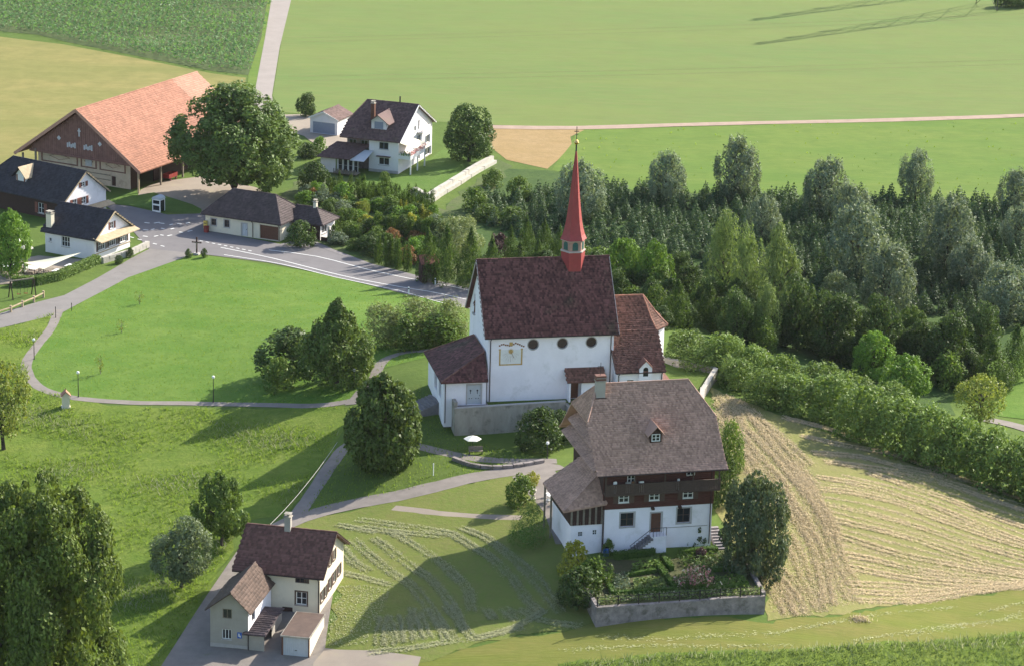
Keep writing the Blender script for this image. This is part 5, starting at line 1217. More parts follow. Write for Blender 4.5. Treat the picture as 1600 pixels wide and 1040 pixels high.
def crown_mesh(name, prof, n, ls, seed, nb=46, br=.15, asp=.6, rnd=.75, spike=0.0, gaps=.0, xs=1.0, zs=1.0, lobes=0, lr=.2):
    rg = np.random.default_rng(seed); pr = np.array(PROF[prof]); zz0, zz1 = pr[0, 0], 1.0
    def place(m, b_):
        bz = zz0 + (zz1 - zz0) * rg.beta(1.15, 1.15, m); R = np.interp(bz, pr[:, 0], pr[:, 1]); th = rg.uniform(0, 1.2, m) + np.arange(m) * 2.4
        rr = np.maximum(R - b_ * .75, R * .25) * rg.uniform(.72, 1.06, m) ** .5
        return np.c_[rr * np.cos(th), rr * np.sin(th), bz - (bz > .9) * .05], R
    B, R = place(nb, br); b_r = br * rg.uniform(.65, 1.25, nb) * np.clip(R / .42, .45, 1.1)
    if lobes:
        LC, LR = place(lobes, lr); LC[:, 2] = zz0 + lr * .5 + (.96 - lr * .6 - zz0) * (rg.permutation(lobes) + .5) / lobes; LR = np.interp(LC[:, 2], pr[:, 0], pr[:, 1]); q = np.linalg.norm(LC[:, :2], axis=1)[:, None] + 1e-6; LC[:, :2] *= (np.maximum(LR - lr * .8, LR * .3) * rg.uniform(.7, 1.1, lobes))[:, None] / q; lrad = lr * rg.uniform(.7, 1.15, lobes); k = rg.integers(0, lobes, nb)
        dd = rg.normal(size=(nb, 3)); dd /= np.linalg.norm(dd, axis=1)[:, None]; fl = (dd * np.c_[LC[k, :2], (LC[k, 2] - .5)]).sum(1) < -.02; dd[fl] *= -1
        m_ = int(nb * .45); B[m_:] = (LC[k] + dd * (lrad[k] * .75)[:, None])[m_:]; B[:, 2] = np.clip(B[:, 2], zz0, .97); b_r[m_:] = (br * rg.uniform(.6, 1.2, nb))[m_:]
    if gaps: b_r *= rg.uniform(1 - gaps, 1, nb)
    w_ = b_r ** 2; k = rg.choice(nb, n, p=w_ / w_.sum())
    d = rg.normal(size=(n, 3)); d /= np.linalg.norm(d, axis=1)[:, None]
    out = np.c_[B[k, :2] * 2, (B[k, 2] - .5) * .7]; flip = (d * out).sum(1) < -.15; d[flip] *= -1
    rad = b_r[k] * rg.uniform(.72, 1.08, n); P = B[k] + d * rad[:, None] * np.array([1, 1, zs])
    if spike: P[:, 2] += spike * rg.exponential(.4, n) * (d[:, 2] > .2)
    ni = int(n * .22); q = rg.integers(0, len(pr) - 1, ni); zi = rg.uniform(zz0 + .05, .9, ni); ri = np.interp(zi, pr[:, 0], pr[:, 1]) * .6 * np.sqrt(rg.uniform(0, 1, ni)); ti = rg.uniform(0, 6.283, ni)
    P = np.vstack([P, np.c_[ri * np.cos(ti), ri * np.sin(ti), zi]]); nr = np.vstack([d * 1.1, rg.normal(size=(ni, 3))])
    sz = np.concatenate([np.full(n, ls), np.full(ni, ls * 1.7)])
    P[:, 0] *= xs
    V, Fq = leaf_cloud(P, sz, seed + 1, nr, up=.35, rnd=rnd, asp=asp)
    return np_mesh(name, V, Fq)
def trunk_mesh(seed, h=.62, r=.035, limbs=7):
    rg = random.Random(seed); mb = MB()
    pts = [(0, 0, -.04)] + [(rg.uniform(-.02, .02) * i, rg.uniform(-.02, .02) * i, h * i / 4) for i in range(1, 5)]
    mb.tube(pts, [r * 1.35, r, r * .85, r * .65, r * .35], 8)
    for i in range(limbs):
        t = i * 2.4 + rg.random(); z = h * (.3 + .6 * i / limbs); e = rg.uniform(.22, .36)
        mb.tube([(0, 0, z), (math.cos(t) * e * .5, math.sin(t) * e * .5, z + .1), (math.cos(t) * e, math.sin(t) * e, z + .2)], [r * .5, r * .35, r * .15], 5)
    me = bpy.data.meshes.new('trunk'); me.from_pydata(mb.v, [], mb.f); me.update(); return me
TPL = {}
def tpl(key, prof, mat, n, ls, seeds, trunk=True, bark='bark', th=.62, tr=.035, **kw):
    TPL[key] = [(crown_mesh(key, prof, n, ls, s, **kw), trunk_mesh(s, th, tr) if trunk else None) for s in seeds]
    for c, t in TPL[key]:
        c.materials.append(LM[mat])
        if t: t.materials.append(MT[bark])
tpl('oak', 'round', 'oak', 17000, .030, (1,), nb=130, br=.10, th=.5, tr=.03, lobes=15, lr=.2)
tpl('giant', 'giant', 'walnut', 42000, .021, (51,), nb=120, br=.105, th=.6, tr=.03, gaps=.4)
tpl('fruit', 'round', 'broad', 5200, .045, (3, 4), nb=70, br=.11, th=.5, tr=.028, gaps=.3, lobes=9, lr=.2)
tpl('grey_fruit', 'upright', 'greyfruit', 5600, .038, (5,), nb=74, br=.11, th=.5, tr=.025, lobes=9, lr=.22)
tpl('chestnut', 'egg', 'chestnut', 9500, .048, (6,), nb=130, br=.105, th=.6, tr=.03)
tpl('pointed', 'pointed', 'chestnut', 9000, .040, (7,), nb=110, br=.11, th=.5, tr=.03)
tpl('rectory_tree', 'giant', 'greydark', 10500, .036, (44,), nb=110, br=.11, th=.5, tr=.03, gaps=.25)
tpl('dark_round', 'oval', 'dark', 5600, .042, (8, 9, 43), nb=84, br=.12, lobes=12, lr=.2)
tpl('light_round', 'oval', 'light', 4600, .046, (10, 11), nb=70, br=.12)
tpl('poplar', 'poplar', 'poplar', 5600, .042, (12, 13), nb=90, br=.095, asp=.4, spike=.03, zs=1.8, lobes=10, lr=.18)
tpl('silver', 'oval', 'silver', 5200, .046, (14, 15, 16), nb=84, br=.12, asp=.45, spike=.05, zs=1.3, gaps=.35)
tpl('thuja', 'cone', 'thuja', 4200, .040, (17, 18), nb=100, br=.095, asp=.4, zs=1.8, trunk=False)
tpl('willow', 'bush', 'willow', 4200, .05, (19, 20), nb=70, br=.12, asp=.3, spike=.06, trunk=False)
tpl('hedge', 'bush', 'hedge', 3000, .055, (21, 22, 23), nb=70, br=.13, asp=.5, spike=.05, trunk=False)
tpl('bush', 'bush', 'dark', 2200, .06, (24, 25), nb=44, br=.16, trunk=False)
tpl('light_bush', 'bush', 'light', 1600, .07, (26,), nb=40, br=.16, trunk=False)
tpl('green_bush', 'bush', 'broad', 1600, .07, (27,), nb=40, br=.16, trunk=False)
tpl('yellow_bush', 'bush', 'yellow', 900, .085, (28,), nb=30, br=.16, trunk=False)
tpl('rust_bush', 'bush', 'orange', 900, .085, (29,), nb=30, br=.16, trunk=False)
tpl('purple_bush', 'bush', 'purple', 1600, .07, (30,), nb=30, br=.16, trunk=False)
tpl('grey_bush', 'bush', 'silver', 1400, .075, (31,), nb=36, br=.16, trunk=False)
tpl('small_thuja', 'column', 'thuja', 420, .13, (32, 33, 34), nb=30, br=.16, asp=.4, zs=2, trunk=False)
tpl('yellow_thuja', 'column', 'yellow', 420, .13, (35,), nb=30, br=.16, asp=.4, zs=2, trunk=False)
tpl('sparse', 'upright', 'sparse', 2400, .04, (36,), nb=70, br=.12, th=.7, tr=.03, gaps=.4)
tpl('fuzzy', 'bush', 'fuzzy', 3600, .05, (37,), nb=60, br=.15, asp=.18, spike=.05, trunk=False)
tpl('ball', 'bush', 'hedge', 2200, .06, (38,), nb=80, br=.08, trunk=False)
tpl('sapling', 'upright', 'sparse', 90, .10, (39,), nb=18, br=.16, th=.75, tr=.03, bark='pale_bark')
tpl('boxplant', 'bush', 'box', 500, .11, (40,), nb=30, br=.14, trunk=False)
tpl('vine', 'bush', 'dark', 500, .10, (41,), nb=26, br=.15, gaps=.4, trunk=False)

def measure(u, vt, vb, wpx):
    p = G(u, vb); d = ray(u, vt); t = p[1] / d[1]; top = CAM_Z + d[2] * t
    return p, max(.3, top - p[2]), wpx * np.linalg.norm(p - [0, 0, CAM_Z]) / F_PX
_n = [0]
def plant(key, u, vt, vb, wpx, label, name='tree', cat='tree', group=None, tall=1.0):
    p, h, w_ = measure(u, vt, vb, wpx); _n[0] += 1; i = _n[0]
    # the crown's near side hangs in front of the stem: allow for the depth of the crown
    cm, tm = TPL[key][i % len(TPL[key])]
    t = thing(name, label, cat, tuple(p), (i * 2.399) % 6.283, group, (w_, w_, h * tall))
    link('crown' if tm else 'foliage', cm, None, t)
    if tm: link('trunk', tm, None, t)
    return t

# single trees and shrubs: (template, u, top, base, width, label)
for a in [
 ('oak',366,146,309,205,'giant dark oak with a broad crown between barn and villa'),
 ('chestnut',598,578,728,122,'tall dense chestnut tree standing between the cottage drive and the church porch'),
 ('pointed',526,460,600,116,'dark pointed leafy tree on the meadow slope beside the curving church path'),
 ('fruit',346,738,852,90,'fruit tree on the meadow directly behind the cottage roof'),
 ('grey_fruit',283,818,918,100,'grey-green fruit tree with a bare stem in front of the cottage meadow'),
 ('sparse',6,560,702,100,'yellow-green thin-leaved tree cut by the frame near the wayside shrine'),
 ('dark_round',733,169,253,84,'dense dark tree at the end of the villa lawn'),
 ('dark_round',478,145,182,33,'small dark tree beside the double garage'),
 ('light_round',18,324,432,62,'leafy green tree shading the inn terrace'),
 ('light_round',972,366,468,62,'bright green tree right behind the church ridge end'),
 ('light_round',1020,372,472,62,'bright green tree behind the choir roof'),
 ('bush',1078,412,468,56,'dark bush filling the gap left of the poplars'),
 ('bush',1030,440,482,50,'dark bush low behind the choir'),
 ('dark_round',1060,395,455,45,'dark small tree between bright green tree and poplars'),
 ('poplar',1130,346,478,66,'leftmost of the pale green poplars behind the choir'),
 ('poplar',1168,364,492,62,'middle pale poplar of the clump behind the choir'),
 ('poplar',1212,370,515,72,'rightmost and broadest of the pale green poplars'),
 ('thuja',1057,434,515,58,'dark cone-shaped conifer just behind the apse'),
 ('thuja',1107,440,512,56,'dark cone-shaped conifer below the poplars'),
 ('dark_round',1150,452,535,58,'dark bushy tree below the middle poplar'),
 ('poplar',1195,455,542,56,'olive green tree in front of the poplars'),
 ('dark_round',1245,440,545,72,'dark broad tree to the right of the poplars'),
 ('dark_round',1300,455,560,88,'broad dark tree with rusty tint above the hedge'),
 ('grey_fruit',1310,432,500,64,'grey green tree behind the broad dark tree'),
 ('dark_round',1372,470,575,70,'dark tree above the round-crowned orchard tree'),
 ('light_round',1362,513,592,64,'small orchard tree with a clear round crown and bare stem'),
 ('light_round',1412,550,625,84,'bright leafy tree growing out of the hedge'),
 ('dark_round',1440,505,580,62,'dark tree behind the leafy hedge tree'),
 ('dark_round',1480,488,592,80,'dark broad tree left of the cone conifers'),
 ('fruit',1425,480,555,60,'mid green tree among the dark trees above the hedge'),
 ('thuja',1548,526,610,74,'big dark cone conifer beside the orchard grass'),
 ('thuja',1585,505,590,60,'dark conifer at the edge of the frame above the orchard grass'),
 ('dark_round',1530,478,560,66,'dark tree behind the big cone conifer'),
 ('sparse',1530,580,672,84,'thin yellowing tree in the hedge by the orchard path'),
 ('willow',715,335,395,84,'pale green round willow bush behind the dark conifers'),
 ('rectory_tree',1176,735,905,108,'tall grey-green tree against the sunny side of the rectory'),
 ('giant',64,738,1150,262,'huge leafy walnut tree filling the near corner of the meadow')]:
    plant(*a)
sv = [(905,250,345,84,'behind the red spire'),(1040,236,318,64,'left of the tall silver tree by the open field'),(1150,212,315,74,'tallest against the open field, right of the spire'),
 (1190,303,380,60,'just above the poplars'),(1290,246,338,76,'against the open field above the paired trees'),(1326,284,372,64,'tucked behind the largest pair'),(1336,314,440,100,'largest, in the middle of the plantation'),
 (1430,234,312,58,'slim, against the open field'),(1385,376,492,90,'front one, nearest the hedge in the middle'),(1478,306,425,90,'broad one right of the middle'),(1516,372,452,78,'below the broad one'),
 (1588,262,335,66,'far one cut by the frame edge'),(1592,318,392,62,'second from the top at the frame edge'),(1568,410,505,90,'nearest at the frame edge')]
for u, vt, vb, wd, l in sv:
    plant('silver', u, vt, vb, wd, 'silver-leaved poplar, ' + l, 'silver_poplar', 'tree', 'silver poplars in the conifer plantation')
for u, vt, vb, wd, l in [(668,352,440,44,'first dark garden conifer beside the red-roofed shed'),(698,348,446,48,'second dark garden conifer behind the shed'),(735,352,448,50,'dark garden conifer left of the church gable top'),(768,366,452,46,'dark garden conifer directly behind the church ridge start'),
 (797,350,420,34,'slim dark conifer behind the roof next to the purple bush'),(822,335,398,32,'slim dark conifer behind the middle of the church ridge'),(850,340,402,34,'slim dark conifer left of the spire'),(874,352,404,28,'slim dark conifer touching the spire foot'),(840,372,430,44,'low dark conifer hugging the church ridge'),(812,376,430,44,'low broad conifer behind the church roof')]:
    plant('thuja', u, vt, vb, wd, l, 'conifer_tree', 'conifer', 'dark conifers behind the church')
for a in [
 ('purple_bush',780,362,408,40,'purple-leaved shrub among the dark conifers behind the church'),
 ('bush',450,512,585,104,'dark bush joined to the pointed tree on the slope'),
 ('ball',437,553,609,54,'clipped round green bush below the pointed tree'),
 ('willow',600,472,540,82,'feathery pale bush left of the church gable, first of three'),
 ('willow',650,464,536,86,'feathery pale bush in the middle left of the church gable'),
 ('willow',700,466,535,66,'feathery pale bush touching the church gable'),
 ('green_bush',640,495,545,60,'dark green shrub in front of the feathery bushes'),
 ('green_bush',690,490,540,70,'broad green shrub near the church gable foot'),
 ('bush',842,632,702,74,'dark shrub at the foot of the terrace wall'),
 ('bush',872,640,690,50,'dark shrub between terrace wall and rectory eave'),
 ('green_bush',812,738,788,46,'green shrub by the rectory parking place'),
 ('yellow_bush',832,734,757,22,'small pale shrub behind the parking place'),
 ('fuzzy',826,788,852,62,'feathery asparagus-like bush beside the rectory drive'),
 ('yellow_bush',900,842,900,56,'yellow-green shrub at the garden corner by the rectory'),
 ('green_bush',930,868,925,60,'round green shrub at the garden corner'),
 ('bush',905,885,950,70,'dark shrub below the garden corner wall'),
 ('grey_bush',965,900,928,26,'lavender grey cushion plant in the rectory garden'),
 ('hedge',1140,652,735,46,'upright leafy shrub behind the rectory gable'),
 ('bush',1130,700,790,44,'shrub between rectory and sunny tree'),
 ('bush',490,252,300,48,'dark shrub in front of the villa wing'),
 ('ball',601,266,291,19,'round clipped bush on the villa lawn'),
 ('light_bush',500,212,242,24,'small pale shrub by the garage drive'),
 ('bush',480,222,246,34,'low dark shrub by the villa drive'),
 ('bush',470,345,386,46,'green shrub at the corner of the post office garage'),
 ('bush',294,388,403,11,'round dark shrub on one side of the wayside cross'),
 ('bush',319,388,403,11,'round dark shrub on the far side of the wayside cross'),
 ('bush',186,398,412,14,'round dark shrub below the guest house windows'),
 ('bush',203,387,402,12,'round dark shrub by the guest house wall end'),
 ('purple_bush',1095,985-132,872,18,'low rose bush against the rectory wall, darker one'),
 ('vine',1072,828,850,17,'thin rose bush trained on the rectory wall'),
 ('vine',1090,818,850,28,'larger climbing rose on the rectory wall'),
 ('green_bush',950,840,866,18,'potted green shrub at the rectory corner')]:
    plant(*a, name='shrub', cat='shrub')
for u, vt, vb, wd in [(1072,514,566,78),(1128,518,582,82),(1172,536,600,74),(1222,552,612,70),(1280,562,628,80),(1150,558,607,62),(1198,574,632,78),(1243,582,642,84),(1303,580,660,92),(1350,598,688,98),(1400,615,706,96),(1448,630,722,94),(1496,646,738,96),(1546,664,757,98),(1596,684,776,96),(1645,700,792,96),(1330,578,640,80),(1390,596,660,80),(1090,540,580,60)]:
    plant('hedge', u, vt, vb, wd, 'leafy sunlit shrub of the long hedge between hay field and plantation', 'hedge_shrub', 'hedge shrub', 'shrubs of the long hedge')
# nursery rows and garden shrubs
rg = random.Random(12)
def rowof(a, b, n, key, h, w_, label, group, name):
    for i in range(n):
        t = i / max(1, n - 1); u = a[0] + (b[0] - a[0]) * t + rg.uniform(-2, 2); v = a[1] + (b[1] - a[1]) * t + rg.uniform(-2, 2)
        hh = h * rg.uniform(.8, 1.2); plant(key, u, v - hh, v, w_ * rg.uniform(.85, 1.2), label, name, 'columnar shrub', group)
L1 = 'small dark columnar thuja in the nursery rows below the villa'
for a, b, n in (((498,292),(582,306),14), ((505,302),(600,318),15), ((584,308),(676,322),15), ((600,322),(672,338),12), ((560,312),(640,330),10)): rowof(a, b, n, 'small_thuja', 26, 8.5, L1, 'thujas in the nursery rows', 'columnar_thuja')
rowof((600,326), (668,346), 9, 'yellow_thuja', 20, 8, 'small golden columnar thuja in the nursery rows', 'golden thujas in the nursery rows', 'golden_thuja')
rowof((586,412), (640,424), 13, 'small_thuja', 46, 8, 'tall slim columnar thuja by the roadside nursery fence', 'slim thujas by the road', 'slim_thuja')
for key, cnt, lab, grp in (('green_bush',26,'mid green shrub in the nursery garden','green nursery shrubs'),('light_bush',22,'bright green shrub in the nursery garden','bright nursery shrubs'),('grey_bush',12,'grey-leaved shrub in the nursery garden','grey nursery shrubs'),('yellow_bush',9,'yellow shrub in the nursery garden','yellow nursery shrubs'),('rust_bush',5,'rust-coloured shrub in the nursery garden','rusty nursery shrubs'),('bush',20,'dark shrub in the nursery garden','dark nursery shrubs')):
    k = 0
    while k < cnt:
        u, v = rg.uniform(462, 700), rg.uniform(308, 442)
        if not inside([(500,300),(560,318),(660,345),(700,350),(690,420),(640,418),(575,402),(512,384),(525,360),(500,335),(455,312)], np.array([(u, v)]))[0]: continue
        hh = rg.uniform(16, 32); plant(key, u, v - hh, v, rg.uniform(18, 38), lab, 'garden_shrub', 'shrub', grp); k += 1
for i in range(9):
    plant('dark_round' if i % 2 else 'fruit', 590 + i * 13, 333 + i * 1.6 + rg.uniform(-3, 3), 372 + i * 2, 24, 'small dense tree in the nursery avenue row', 'nursery_tree', 'tree', 'nursery avenue trees')
plant('sparse', 570, 310, 345, 18, 'thin rusty conifer among the nursery shrubs', 'shrub', 'shrub')
for i, (u, vt, vb, wd) in enumerate([(770,262,292,34),(810,275,312,40),(742,290,330,42),(760,318,345,40),(800,322,352,44),(905,380,420,50),(935,385,425,46)]):
    plant('green_bush', u, vt, vb, wd, 'wild scrub bush on the slope beside the pale block wall', 'scrub_bush', 'bush', 'scrub bushes by the plantation')
for u, vt, vb, l in [(157,549,584,'bare young sapling alone on the meadow nearest the lamp'),(218,455,476,'young sapling on the upper meadow'),(190,498,520,'tiny sapling in the middle of the meadow')]: plant('sapling', u, vt, vb, 17, l, 'sapling', 'sapling')

for i in range(60):
    u = rg.uniform(955, 1520); v = 470 + (u - 965) * .20 + rg.uniform(-14, 34)
    plant(('bush', 'dark_round', 'green_bush')[i % 3], u, v - rg.uniform(34, 62), v, rg.uniform(34, 58), 'dark understorey bush below the trees behind the hedge', 'understorey_bush', 'bush', 'understorey bushes behind the hedge')
for i in range(10):
    u = rg.uniform(690, 930); v = 432 + rg.uniform(-6, 12)
    plant('bush', u, v - rg.uniform(30, 44), v, rg.uniform(36, 54), 'dark bush between the garden conifers and the road', 'roadside_bush', 'bush', 'dark bushes behind the church roof')
# Christmas-tree plantation
def fir_mesh(seed, n=260):
    rg = np.random.default_rng(seed); z = np.sort(rg.beta(1.1, 1.5, n)); th = rg.uniform(0, 6.283, n); r = (1 - z) ** .85 * .5 * rg.uniform(.35, 1.0, n) + .015
    z2 = np.floor(z * 7) / 7 * .55 + z * .45; C = np.c_[r * np.cos(th), r * np.sin(th), z2 * .97 + .02]
    N = np.c_[np.cos(th) * .8, np.sin(th) * .8, np.full(n, .75)]
    V, Fq = leaf_cloud(C, .17 * (1.15 - z * .6), seed, N, up=.2, rnd=.6, asp=.5)
    Vt, Ft = leaf_cloud(np.array([[0, 0, .95], [0, 0, .9]]), .16, seed + 5, np.array([[1., 0, 0], [0, 1., 0]]), up=0, rnd=.05, asp=.25)
    return np.vstack([V, Vt]), np.vstack([Fq, Ft + len(V)])
FIR = []
for s in range(4):
    V, Fq = fir_mesh(60 + s); me = np_mesh('fir', V, Fq); me.materials.append(LM['conifer']); FIR.append((me, V, Fq))
pp = GG([(764,272),(862,270),(950,297),(1100,303),(1250,309),(1600,321),(1700,326),(1700,540),(1560,520),(1440,490),(1330,470),(1250,450),(1110,432),(960,420),(870,392),(740,345)])
lo, hi = pp.min(0), pp.max(0); grid = []
rn = np.random.default_rng(9); yy = lo[1]; r_ = 0
while yy < hi[1]:
    xx = lo[0] + (r_ % 2) * .9
    while xx < hi[0]:
        grid.append((xx + rn.normal(0, .4), yy + rn.normal(0, .4))); xx += 1.75
    yy += 2.0; r_ += 1
grid = np.array(grid); gc = grid.mean(0); ca_, sa_ = math.cos(.5), math.sin(.5); grid = (grid - gc) * 1.0 @ np.array([[ca_, sa_], [-sa_, ca_]]) + gc; grid = grid[inside(pp, grid)]; grid = grid[rn.random(len(grid)) > .10]
# drop trees outside the frame
def pix(P):
    q = P - np.array([0, 0, CAM_Z]); Z = q @ D0
    return np.c_[800 + F_PX * (q @ AX) / Z, 520 - F_PX * (q @ AU) / Z]
gz_ = hts(grid); uv = pix(np.c_[grid, gz_]); ok = (uv[:, 0] < 1660) & (uv[:, 0] > 720); grid, gz_ = grid[ok], gz_[ok]
order = np.argsort(grid[:, 1]); grid, gz_ = grid[order], gz_[order]
hh = rn.uniform(1.7, 3.3, len(grid)); Vs, Fs, nv = [], [], 0
far_i = []
for i, (x, y) in enumerate(grid):
    s = (hh[i] * .85, hh[i] * .85, hh[i])
    if i < 300:
        t = thing('fir_tree', 'small dark green fir among the rows of the tree plantation', 'fir', (x, y, gz_[i]), rn.uniform(0, 6.28), 'firs of the plantation', s)
        link('foliage', FIR[i % 4][0], None, t)
    else:
        me, V, Fq = FIR[i % 4]; a = rn.uniform(0, 6.28); c, s_ = math.cos(a), math.sin(a)
        W2 = np.c_[(V[:, 0] * c - V[:, 1] * s_) * s[0], (V[:, 0] * s_ + V[:, 1] * c) * s[0], V[:, 2] * s[2]] + np.array([x, y, gz_[i]])
        Vs.append(W2); Fs.append(Fq + nv); nv += len(V)
if Vs: link('fir_plantation', np_mesh('fir_plantation', np.vstack(Vs), np.vstack(Fs)), LM['conifer'], kind='stuff')
print('firs', len(grid))

# ------------------------------------------------------------------ grass, corn, hay
def scatter(px, dens, seed, plan=None):
    P = GG(px) if plan is None else np.asarray(plan); lo, hi = P.min(0), P.max(0); n = int((hi - lo).prod() * dens)
    rg = np.random.default_rng(seed); q = rg.uniform(lo, hi, (n, 2)); q = q[inside(P, q)]; return np.c_[q, hts(q)]
def blades(P, h, w_, seed, lean=.35, name='grass_blades', mat='grassblade', per=1):
    rg = np.random.default_rng(seed); P = np.repeat(P, per, 0); n = len(P); P = P + np.c_[rg.normal(0, .08, (n, 2)), np.zeros(n)]
    a = rg.uniform(0, 6.283, n); d = np.c_[np.cos(a), np.sin(a), np.zeros(n)]; hh = h * rg.uniform(.5, 1.2, n); ln = np.c_[rg.normal(0, lean, (n, 2)) * hh[:, None], hh]
    ww = w_ * rg.uniform(.6, 1.3, n)[:, None]
    V = np.stack([P - d * ww / 2, P + d * ww / 2, P + ln * .62 + d * ww * .42, P + ln], 1).reshape(-1, 3)
    b = np.arange(n)[:, None] * 4; return link(name, np_mesh(name, V, b + np.arange(4)[None]), LM[mat], kind='stuff')
TM = [(-40,520),(0,515),(85,490),(40,560),(45,600),(120,628),(200,636),(300,638),(420,640),(530,636),(540,645),(522,690),(478,755),(445,800),(380,812),(345,880),(315,935),(245,1045),(-40,1060)]
tmP = scatter(TM, 9, 71)
nzv = np.sin(tmP[:, 0] * .33 + np.sin(tmP[:, 1] * .21) * 2) + np.sin(tmP[:, 1] * .41 + tmP[:, 0] * .17)
blades(tmP[nzv + np.random.default_rng(1).normal(0, .7, len(nzv)) > -.3], .42, .10, 72, per=2, lean=.8)
blades(tmP[nzv + np.random.default_rng(2).normal(0, .6, len(nzv)) > 1.3], .6, .08, 73, lean=.7, name='grass_seed_heads', mat='seed')
blades(scatter([(880,1038),(1050,1022),(1200,1018),(1400,1005),(1600,990),(1640,1050),(860,1060)], 12, 74), .55, .09, 75, per=2, lean=.9, name='bank_grass_blades', mat='bankblade')
blades(scatter([(920,1036),(1200,1019),(1600,991),(1640,1010),(900,1055)], 5, 76), .75, .08, 77, name='bank_seed_heads', mat='seed')
blades(scatter([(540,640),(655,605),(700,645),(710,684),(840,715),(760,735),(640,765),(540,785),(470,805),(535,700)], 7, 78), .28, .09, 79, name='slope_blades')
blades(scatter([(92,492),(200,436),(300,402),(500,430),(700,474),(730,545),(600,575),(545,626),(300,627),(120,618),(50,590)], 5, 80), .16, .12, 81, name='meadow_blades', per=1)
blades(scatter([(1600,345),(1600,186),(905,204),(866,262),(1000,298)], .05, 82), .35, .3, 83, name='field_tufts')
cp_ = GG([(0,48),(60,53),(100,63),(200,83),(330,109),(388,116),(411,60),(424,-5),(200,-5),(0,-5)]); ca = GG([(411,60),(424,-5)]); cd = ca[1] - ca[0]; cd /= np.linalg.norm(cd); cn = np.array([-cd[1], cd[0]])
tt = np.stack(np.meshgrid(np.arange(-130, 260, .75), np.arange(-60, 140, 1.25)), -1).reshape(-1, 2); rg2 = np.random.default_rng(4)
q = ca[0] + tt[:, :1] * cd + tt[:, 1:] * cn + rg2.normal(0, .1, (len(tt), 2)); q = q[inside(cp_, q)]
gap = np.sin(q[:, 0] * .11 + 1.7 * np.sin(q[:, 1] * .05)) + .8 * np.sin(q[:, 1] * .19 + q[:, 0] * .04); q = q[(gap > -1.25) | (rg2.random(len(q)) > .6)]
C = np.repeat(np.c_[q, np.full(len(q), .0)], 4, 0); C[:, 2] = rg2.uniform(.5, 1.7, len(C)); C[:, :2] += rg2.normal(0, .25, (len(C), 2))
V, Fq = leaf_cloud(C, .70, 91, None, up=.9, rnd=.6, asp=.32); link('corn_plants', np_mesh('corn_plants', V, Fq), LM['cornleaf'], kind='stuff')
print('corn', len(q))

def windrows(name, curves, width, dens, size, mat, seed, height=.22, shift=(500, 780), k=4.0, pair=0.0):
    rg = np.random.default_rng(seed); Vs, Fs, nv = [], [], 0
    for cv in curves:
        c, nn = ribbon_plan(GG(np.asarray(cv, float) / k + np.array(shift)), 1, .5); n = int(len(c) * .5 * dens)
        i = rg.integers(0, len(c), n); m_ = len(c); n1 = lambda st: np.interp(np.arange(m_), np.arange(0, m_ + 2 * st, st), rg.uniform(-1, 1, len(np.arange(0, m_ + 2 * st, st)))); off = rg.normal(0, width * .33, n) * (1 + .45 * n1(7)[i]) + pair * np.where(rg.random(n) < .5, -1, 1) * (1 + .3 * n1(8)[i]); wob = (n1(9)[i] * .35 + n1(3)[i] * .12) * width
        keep = rg.random(n) < np.clip(.68 + .3 * n1(6)[i] + .25 * n1(2)[i], .12, 1)
        i, off, wob = i[keep], off[keep], wob[keep]; tg = np.c_[nn[:, 1], -nn[:, 0]]; P = c[i] + nn[i] * (off + wob)[:, None] + tg[i] * rg.uniform(-.5, .5, len(i))[:, None] + rg.normal(0, .12, (len(i), 2))
        z = hts(P) + .06 + height * np.exp(-((np.abs(off) - pair) / (width * .3)) ** 2) * rg.uniform(.2, 1.1, len(i))
        V, Fq = leaf_cloud(np.c_[P, z], size, int(rg.integers(1e6)), None, up=2.3, rnd=.6, asp=.2, tdir=np.c_[tg[i], np.zeros(len(i))])
        Vs.append(V); Fs.append(Fq + nv); nv += len(V)
    return link(name, np_mesh(name, np.vstack(Vs), np.vstack(Fs)), LM[mat], kind='stuff')
windrows('hay_rows', [
 [(200,255),(330,370),(460,470),(520,500),(600,570),(690,680),(760,780),(830,870)], [(350,250),(480,350),(600,440),(690,500),(790,620),(860,720),(900,800),(960,860)],
 [(450,200),(560,260),(680,340),(780,420),(880,510),(920,570),(940,690)], [(830,210),(960,290),(1080,370),(1170,470),(1240,560),(1310,650),(1380,710)],
 [(900,180),(1030,240),(1130,310),(1250,400),(1400,560),(1500,700)], [(130,310),(200,380),(300,440)], [(140,460),(300,500),(440,540)],
 [(250,130),(400,150),(560,170),(700,190),(830,215)], [(270,180),(420,200),(600,215),(760,230)], [(130,165),(220,180),(330,200)],
 [(390,740),(375,820),(370,910)], [(400,745),(425,830),(440,910)], [(470,735),(490,810),(505,890)], [(520,735),(540,810),(555,880)], [(580,690),(600,780),(620,860)], [(610,700),(645,790),(680,860)], [(680,690),(750,790),(790,870)], [(800,680),(860,760),(890,810)], [(1040,690),(1070,740)], [(1160,690),(1210,750)],
 [(330,960),(560,930),(740,900),(1000,860),(1240,800)], [(1020,860),(1220,800),(1400,700)], [(1260,700),(1400,760),(1600,790)]], .40, 230, .24, 'hay', 101, .13, pair=.34)
hp = scatter(np.array([(120,540),(300,540),(440,560),(400,700),(310,800),(300,900),(60,930),(40,850)]) / 4 + np.array([500, 780]), 26, 102)
V, Fq = leaf_cloud(hp + np.array([0, 0, .1]), .22, 103, None, up=2, rnd=.7, asp=.3); link('cut_grass', np_mesh('cut_grass', V, Fq), LM['hay'], kind='stuff')
